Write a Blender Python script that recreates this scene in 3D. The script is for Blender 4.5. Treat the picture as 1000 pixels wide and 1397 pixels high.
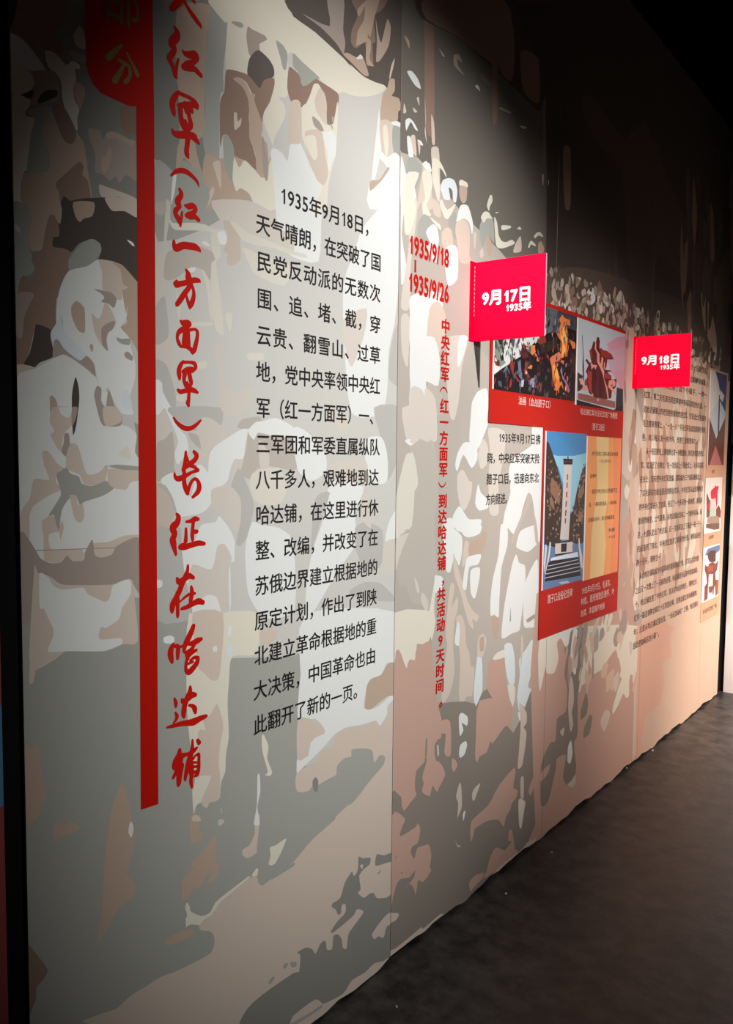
import bpy, bmesh, math, random
from mathutils import Vector, Matrix
from mathutils.geometry import tessellate_polygon, delaunay_2d_cdt

for o in list(bpy.data.objects):
    bpy.data.objects.remove(o, do_unlink=True)
SC = bpy.context.scene
COL = SC.collection
random.seed(11)

# ------------------------------------------------------------------ camera
# World: the mural wall is the plane x = 0, running along +y; z is up; metres.
CAM_POS = Vector((1.5172, 0.0, 1.70))
CAM_ROT = Matrix(((0.7781090, 0.0499331, -0.6261414), (0.6280507, -0.0460768, 0.7768071), (0.0099378, -0.9976891, -0.0672133)))      # rows: world axes in camera axes (right, down, forward)
cam_data = bpy.data.cameras.new('camera')
cam_data.sensor_fit = 'HORIZONTAL'
cam_data.sensor_width = 36.0
cam_data.lens = 36.0 * 1064.6 / 1000.0
cam_data.clip_start = 0.05
cam_data.clip_end = 100
cam = bpy.data.objects.new('camera', cam_data)
COL.objects.link(cam)
m3 = Matrix([[CAM_ROT[i][0], -CAM_ROT[i][1], -CAM_ROT[i][2]] for i in range(3)])
cam.matrix_world = Matrix.Translation(CAM_POS) @ m3.to_4x4()
SC.camera = cam

# ------------------------------------------------------------------ world, lights, exposure
w = bpy.data.worlds.new('hall_ambient')
SC.world = w
w.use_nodes = True
w.node_tree.nodes['Background'].inputs[0].default_value = (0.75, 0.72, 0.72, 1)
w.node_tree.nodes['Background'].inputs[1].default_value = 0.008

def spot(name, loc, target, power, angle, blend, color, radius=0.04):
    d = bpy.data.lights.new(name, 'SPOT')
    d.energy = power
    d.color = color
    d.spot_size = math.radians(angle)
    d.spot_blend = blend
    d.shadow_soft_size = radius
    o = bpy.data.objects.new(name, d)
    COL.objects.link(o)
    o.location = loc
    o.rotation_euler = (Vector(target) - Vector(loc)).to_track_quat('-Z', 'Y').to_euler()
    return o

# track spotlights on the ceiling, aimed at the mural
spot('track_spot_main', (4.6, 2.30, 4.80), (0.0, 2.10, 1.64), 1720, 31.2, 1.0, (1.0, 0.985, 0.945), 0.03)
spot('track_spot_board', (4.6, 2.46, 4.80), (0.0, 3.60, 1.35), 900, 27, 1.0, (1.0, 0.86, 0.78), 0.03)
spot('track_spot_far', (4.2, 4.05, 4.5), (0.0, 5.05, 0.95), 1150, 33, 1.0, (1.0, 0.80, 0.68), 0.04)
# spotlight behind the visitor, along the wall towards the flags and the end wall
spot('track_spot_flags', (0.50, -1.1, 3.75), (0.14, 3.7, 2.12), 1250, 19, 1.0, (1.0, 0.95, 0.90))
spot('track_spot_floor', (3.0, 4.2, 4.4), (0.95, 6.0, 0.45), 2300, 40, 1.0, (1.0, 0.84, 0.74))

SC.view_settings.view_transform = 'Standard'
SC.view_settings.look = 'None'
SC.view_settings.exposure = 0.0
SC.view_settings.gamma = 1.0
SC.view_settings.use_curve_mapping = False

# ------------------------------------------------------------------ materials
def mat(name, col, rough=0.5, spec=0.3, metal=0.0):
    m = bpy.data.materials.new(name)
    m.use_nodes = True
    b = m.node_tree.nodes['Principled BSDF']
    b.inputs['Base Color'].default_value = (*col, 1)
    b.inputs['Roughness'].default_value = rough
    b.inputs['Specular IOR Level'].default_value = spec
    b.inputs['Metallic'].default_value = metal
    return m

INK = dict(
    A=(.60, .555, .505), Y=(.635, .615, .545), X=(.545, .475, .41),    j=(.115, .086, .072),    u=(.165, .15, .13), z=(.25, .218, .19), x=(.40, .25, .19),    e=(.455, .45, .43), f=(.47, .43, .39), h=(.105, .072, .062),
       l=(.56, .555, .53),     K=(.075, .060, .052), k=(.12, .10, .09), D=(.245, .242, .222), d=(.355, .362, .335), g=(.40, .395, .37),
    G=(.34, .36, .33), m=(.37, .31, .275), b=(.28, .19, .15), t=(.47, .36, .285), s=(.52, .34, .28),
    o=(.66, .40, .31), c=(.62, .46, .36), p=(.60, .51, .44), y=(.70, .665, .57), w=(.71, .73, .725),
    v=(.64, .70, .735), n=(.44, .40, .36))
PHOTO_INK = dict(
    l=(.56, .555, .53),     pk=(.010, .009, .012), pn=(.05, .055, .075), pw=(.62, .63, .62), pe=(.22, .27, .22), pr=(.25, .035, .025),
    po=(.72, .20, .05), pq=(.85, .42, .10), pu=(.28, .22, .38), pg=(.14, .17, .26), pS=(.47, .56, .62),
    pP=(.56, .34, .44), pm=(.085, .016, .020), pH=(.72, .33, .26), pB=(.30, .11, .095), pb=(.055, .24, .52),
    pc=(.25, .55, .72), pd=(.035, .022, .018), pf=(.26, .13, .085), pM=(.60, .56, .55), pG=(.12, .19, .36),
    po2=(.84, .35, .12), po3=(.82, .26, .10), py=(.82, .60, .28), pn2=(.035, .05, .16), pB2=(.14, .05, .038),
    pm2=(.34, .04, .04), pP2=(.48, .17, .16), pW=(.85, .78, .76), pR=(.68, .015, .06), pe2=(.45, .60, .50),
    pV=(.62, .72, .84), pf2=(.20, .05, .032), pe3=(.14, .10, .05), pG2=(.10, .11, .13), pg2=(.06, .085, .09), pB3=(.09, .022, .025),
    pp=(.62, .20, .14), pu2=(.42, .15, .30), pV2=(.42, .46, .60), pk2=(.030, .030, .040), pP2x=(.52, .40, .50),
    pmd=(.040, .010, .014), pm3=(.16, .06, .06), pB4=(.36, .26, .19), pB5=(.16, .085, .06), pd2=(.09, .035, .022), pr2=(.34, .075, .04))
MATS = {k: mat('mural_print_' + k, c, 0.6, 0.12) for k, c in INK.items()}
MATS.update({k: mat('photo_print_' + k, c, 0.45, 0.12) for k, c in PHOTO_INK.items()})
RED_INK = mat('red_ink', (.50, .008, .004), 0.6, 0.08)
STRIPE_INK = mat('red_stripe_ink', (.46, .008, .003), 0.6, 0.08)
BLACK_INK = mat('black_ink', (.012, .011, .011), 0.5, 0.25)
BROWN_INK = mat('brown_ink', (.075, .028, .020), 0.5, 0.25)
GOLD_INK = mat('gold_ink', (.20, .16, .03), 0.5, 0.2)
WHITE_INK = mat('white_ink', (.88, .86, .86), 0.5, 0.25)
CAPTION_INK = mat('caption_ink', (.86, .62, .58), 0.5, 0.25)
BOARD_RED = mat('board_red', (.46, .014, .008), 0.55, 0.1)
FLAG_RED = mat('flag_red', (.92, .0, .030), 0.6, 0.03)
FLAG_EDGE = mat('flag_edge', (.80, .36, .42), 0.4, 0.3)
TAN_BOARD = mat('tan_board', (.62, .36, .22), 0.5, 0.25)
SHEET_EDGE = mat('sheet_edge', (.42, .37, .33), 0.5, 0.3)
WALL_BLACK = mat('wall_black', (.006, .006, .006), 0.8, 0.1)
CEILING_BLACK = mat('ceiling_black', (.004, .004, .004), 0.9, 0.05)
PAPER_WHITE = mat('paper_white', (.8, .78, .76), 0.6, 0.2)

def noise_mat(name, c1, c2, scale, rough, spec, bump=0.0, stretch=(1, 1, 1), lo=0.33, hi=0.72):
    m = mat(name, c1, rough, spec)
    nt = m.node_tree
    b = nt.nodes['Principled BSDF']
    tc = nt.nodes.new('ShaderNodeTexCoord')
    mp = nt.nodes.new('ShaderNodeMapping')
    mp.inputs['Scale'].default_value = stretch
    nt.links.new(tc.outputs['Object'], mp.inputs['Vector'])
    n1 = nt.nodes.new('ShaderNodeTexNoise')
    n1.inputs['Scale'].default_value = scale
    n1.inputs['Detail'].default_value = 9
    n1.inputs['Roughness'].default_value = 0.68
    nt.links.new(mp.outputs[0], n1.inputs['Vector'])
    r = nt.nodes.new('ShaderNodeValToRGB')
    r.color_ramp.elements[0].position = lo
    r.color_ramp.elements[0].color = (*c1, 1)
    r.color_ramp.elements[1].position = hi
    r.color_ramp.elements[1].color = (*c2, 1)
    nt.links.new(n1.outputs[0], r.inputs[0])
    nt.links.new(r.outputs[0], b.inputs['Base Color'])
    if bump:
        bp = nt.nodes.new('ShaderNodeBump')
        bp.inputs['Strength'].default_value = bump
        bp.inputs['Distance'].default_value = 0.003
        nt.links.new(n1.outputs[0], bp.inputs['Height'])
        nt.links.new(bp.outputs[0], b.inputs['Normal'])
    return m
FLOOR_MAT = noise_mat('floor_charcoal', (.0065, .0064, .0068), (.072, .067, .065), 9.0, 0.40, 0.42, 0.5, (1, 1, 1), 0.40, 0.76)
END_WALL = noise_mat('end_wall_white', (.80, .76, .74), (.84, .80, .78), 3.0, 0.6, 0.2)

# ------------------------------------------------------------------ helpers
def obj(name, bm, mats, parent=None):
    me = bpy.data.meshes.new(name)
    bm.to_mesh(me)
    bm.free()
    for m in (mats if isinstance(mats, (list, tuple)) else [mats]):
        me.materials.append(m)
    o = bpy.data.objects.new(name, me)
    COL.objects.link(o)
    if parent is not None:
        o.parent = parent
        o.matrix_parent_inverse = Matrix.Translation(parent.location).inverted()
    return o

def tag(o, label=None, cat=None, group=None, kind=None):
    for k, v in (('label', label), ('category', cat), ('group', group), ('kind', kind)):
        if v:
            o[k] = v
    return o

def empty(name, loc):
    o = bpy.data.objects.new(name, None)
    COL.objects.link(o)
    o.location = loc
    o.empty_display_size = 0.1
    return o

def box(bm, x0, x1, y0, y1, z0, z1, mi=0):
    v = [bm.verts.new((x, y, z)) for x in (x0, x1) for y in (y0, y1) for z in (z0, z1)]
    for q in ((0, 1, 3, 2), (4, 6, 7, 5), (0, 4, 5, 1), (2, 3, 7, 6), (0, 2, 6, 4), (1, 5, 7, 3)):
        f = bm.faces.new([v[i] for i in q])
        f.material_index = mi
    return v

def smooth_loop(pts, n=3, tens=0.36):
    out = []
    k = len(pts)
    for i in range(k):
        p0, p1, p2, p3 = pts[i - 1], pts[i], pts[(i + 1) % k], pts[(i + 2) % k]
        for j in range(n):
            t = j / n
            h1 = 2 * t**3 - 3 * t**2 + 1
            h2 = -2 * t**3 + 3 * t**2
            h3 = t**3 - 2 * t**2 + t
            h4 = t**3 - t**2
            out.append(tuple(h1 * p1[a] + h2 * p2[a] + h3 * tens * (p2[a] - p0[a]) + h4 * tens * (p3[a] - p1[a])
                             for a in (0, 1)))
    return out

def clip(pts, axis, val, keep_greater):
    out = []
    for i in range(len(pts)):
        a, b = pts[i - 1], pts[i]
        ia = (a[axis] >= val) == keep_greater
        ib = (b[axis] >= val) == keep_greater
        if ia != ib:
            t = (val - a[axis]) / (b[axis] - a[axis])
            out.append((a[0] + t * (b[0] - a[0]), a[1] + t * (b[1] - a[1])))
        if ib:
            out.append(b)
    return out

def resample(pts, step):
    out = []
    for i in range(len(pts)):
        a, b = pts[i], pts[(i + 1) % len(pts)]
        d = math.hypot(b[0] - a[0], b[1] - a[1])
        n = max(1, int(d / step))
        for j in range(n):
            out.append((a[0] + (b[0] - a[0]) * j / n, a[1] + (b[1] - a[1]) * j / n))
    return out

def dedupe(pts):
    out = []
    for p in pts:
        if not out or math.hypot(p[0] - out[-1][0], p[1] - out[-1][1]) > 1e-5:
            out.append(p)
    while len(out) > 2 and math.hypot(out[0][0] - out[-1][0], out[0][1] - out[-1][1]) < 1e-5:
        out.pop()
    return out

def flat_poly(bm, pts, fn, mi=0):
    """triangulate a 2D loop and place it through fn(u, v) -> 3D"""
    pts = dedupe(pts)
    if len(pts) < 3:
        return
    tris = tessellate_polygon([[Vector((p[0], p[1], 0)) for p in pts]])
    vs = [bm.verts.new(fn(*p)) for p in pts]
    for t in tris:
        a, b, c = (pts[i] for i in t)
        ar = (b[0] - a[0]) * (c[1] - a[1]) - (b[1] - a[1]) * (c[0] - a[0])
        if abs(ar) < 1e-10:
            continue
        try:
            f = bm.faces.new([vs[i] for i in (t if ar > 0 else t[::-1])])
            f.material_index = mi
        except ValueError:
            pass

def parse(data):
    out = []
    for l in data.strip().split('\n'):
        p = l.split()
        out.append((p[0], [tuple(int(v) / 1000 for v in q.split(',')) for q in p[1:]]))
    return out

def paint(polys, x, rect, keys, base, wave=None, n=3):
    """one flat printed picture: its colour fields cut against each other in the plane, later ones over earlier ones"""
    s0, s1, z0, z1 = rect
    frame = resample([(s0, z0), (s1, z0), (s1, z1), (s0, z1)], 0.02)
    if wave:
        frame = [(s, max(z, wave(s))) for s, z in frame]
    loops, cols = [frame], [base]
    for c, pts in polys:
        q = smooth_loop(pts, n)
        for ax, val, gr in ((0, s0, True), (0, s1, False), (1, z0, True), (1, z1, False)):
            if q:
                q = clip(q, ax, val, gr)
        if len(q) < 3:
            continue
        if wave:
            q = resample(q, 0.05)
            q = [(s, max(z, wave(s))) for s, z in q]
        q = dedupe(q)
        if len(q) < 3:
            continue
        if sum(q[i - 1][0] * q[i][1] - q[i][0] * q[i - 1][1] for i in range(len(q))) < 0:
            q = q[::-1]
        loops.append(q)
        cols.append(c)
    return arrange(loops, x, lambda i: keys.index(cols[i]))

def inside(p, q):
    r = False
    px, py = p
    for i in range(len(q)):
        ax, ay = q[i - 1]
        bx, by = q[i]
        if (ay > py) != (by > py) and px < (bx - ax) * (py - ay) / (by - ay) + ax:
            r = not r
    return r

def arrange(loops, x, mi=None):
    """cut overlapping loops against each other in the plane; every piece takes the topmost loop it lies in"""
    vs, es, bbs = [], [], []
    for q in loops:
        k = len(vs)
        es += [(k + i, k + (i + 1) % len(q)) for i in range(len(q))]
        vs.extend(Vector(p) for p in q)
        bbs.append((min(p[0] for p in q), max(p[0] for p in q), min(p[1] for p in q), max(p[1] for p in q)))
    V, E, F, ov, oe, of = delaunay_2d_cdt(vs, es, [], 0, 1e-6)
    bm = bmesh.new()
    bv = [bm.verts.new((x, p[0], p[1])) for p in V]
    for f in F:
        a, b, c = (V[i] for i in f[:3])
        ar = (b[0] - a[0]) * (c[1] - a[1]) - (b[1] - a[1]) * (c[0] - a[0])
        if abs(ar) < 1e-12:
            continue
        m = ((a[0] + b[0] + c[0]) / 3, (a[1] + b[1] + c[1]) / 3)
        for i in range(len(loops) - 1, -1, -1):
            bb = bbs[i]
            if bb[0] <= m[0] <= bb[1] and bb[2] <= m[1] <= bb[3] and inside(m, loops[i]):
                fc = bm.faces.new([bv[j] for j in (f if ar > 0 else f[::-1])])
                fc.material_index = mi(i) if mi else 0
                break
    bmesh.ops.delete(bm, geom=[v for v in bm.verts if not v.link_faces], context='VERTS')
    return bm

# lettering: glyph outlines from the built-in typeface, set one by one
GLYPH = {}
def glyph(ch, bold):
    key = (ch, bold)
    if key in GLYPH:
        return GLYPH[key]
    if ch == '1':
        k = bold
        vs = [(.30 - .045 - k, 0), (.30 + .045 + k, 0), (.30 + .045 + k, .69), (.30 - .03 - k, .69),
              (.22 - k, .60 - k), (.11, .55 - k), (.11, .47 - 2 * k), (.30 - .045 - k, .55 - 2 * k)]
        tris = tessellate_polygon([[Vector((*p, 0)) for p in vs]])
        GLYPH[key] = (vs, [tuple(t) for t in tris], 0.52)
        return GLYPH[key]
    c = bpy.data.curves.new('glyph', 'FONT')
    c.body = ch
    c.size = 1
    c.resolution_u = 3
    o = bpy.data.objects.new('glyph', c)
    COL.objects.link(o)
    ev = o.evaluated_get(bpy.context.evaluated_depsgraph_get())
    me = ev.to_mesh()
    vs = [(v.co.x, v.co.y) for v in me.vertices]
    fs = [tuple(p.vertices) for p in me.polygons]
    ev.to_mesh_clear()
    bpy.data.objects.remove(o, do_unlink=True)
    bpy.data.curves.remove(c)
    adv = 1.0 if ord(ch) > 0x2000 else (0.30 if ch in '/' else 0.52)
    GLYPH[key] = (vs, fs, adv)
    return GLYPH[key]

def put_glyph(bm, ch, u, v, ex, ez, fn, bold=0.0, mi=0):
    vs, fs, adv = glyph(ch, bold)
    dx = 0.0
    if ch in '“”':
        dx = 0.3
    shifts = [(0, 0)] if not bold or ch == '1' else [(0, 0), (-bold, 0), (bold, 0), (0, -bold), (0, bold)]
    for k, (sx, sy) in enumerate(shifts):
        nv = []
        for x, y in vs:
            p = fn(u + (x + dx + sx) * ex, v + (y + sy) * ez)
            nv.append(bm.verts.new((p[0] + k * 2e-5, p[1] - k * 1e-5, p[2])))
        for f in fs:
            a, b, c = (vs[i] for i in f[:3])
            ar = (b[0] - a[0]) * (c[1] - a[1]) - (b[1] - a[1]) * (c[0] - a[0])
            try:
                fc = bm.faces.new([nv[i] for i in (f if ar >= 0 else f[::-1])])
                fc.material_index = mi
            except ValueError:
                pass
    return adv * ex

def set_line(bm, text, s0, s1, ztop, h, fn, bold=0.0, ratio=None):
    """one justified line: glyph height h, spread between s0 and s1"""
    ez = h / (0.875 if any(ord(c) > 0x2000 for c in text) else 0.70)
    base = ztop - h + (0.08 * ez if any(ord(c) > 0x2000 for c in text) else 0)
    advs = [glyph(c, bold)[2] for c in text]
    nat = sum(advs)
    ex = (s1 - s0) / nat
    if ratio:
        ex = min(ex, ez * ratio)
    last = text[-1] in '，。、'
    gap = 0 if len(text) < 2 else ((s1 - s0) - nat * ex) / (len(text) - 1)
    u = s0
    for c, a in zip(text, advs):
        put_glyph(bm, c, u - 0.05 * ex, base, ex, ez, fn, bold)
        u += a * ex + gap

def on_wall(x):
    return lambda s, z: (x, s, z)

def set_text(name, parent, lines, x, ink, bold=0.0, ratio=None, label=None):
    for t, s0, s1, zt, h in lines:
        bm = bmesh.new()
        set_line(bm, t, s0, s1, zt, h, on_wall(x), bold, ratio)
        tag(obj(name, bm, ink, parent), label)


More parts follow.
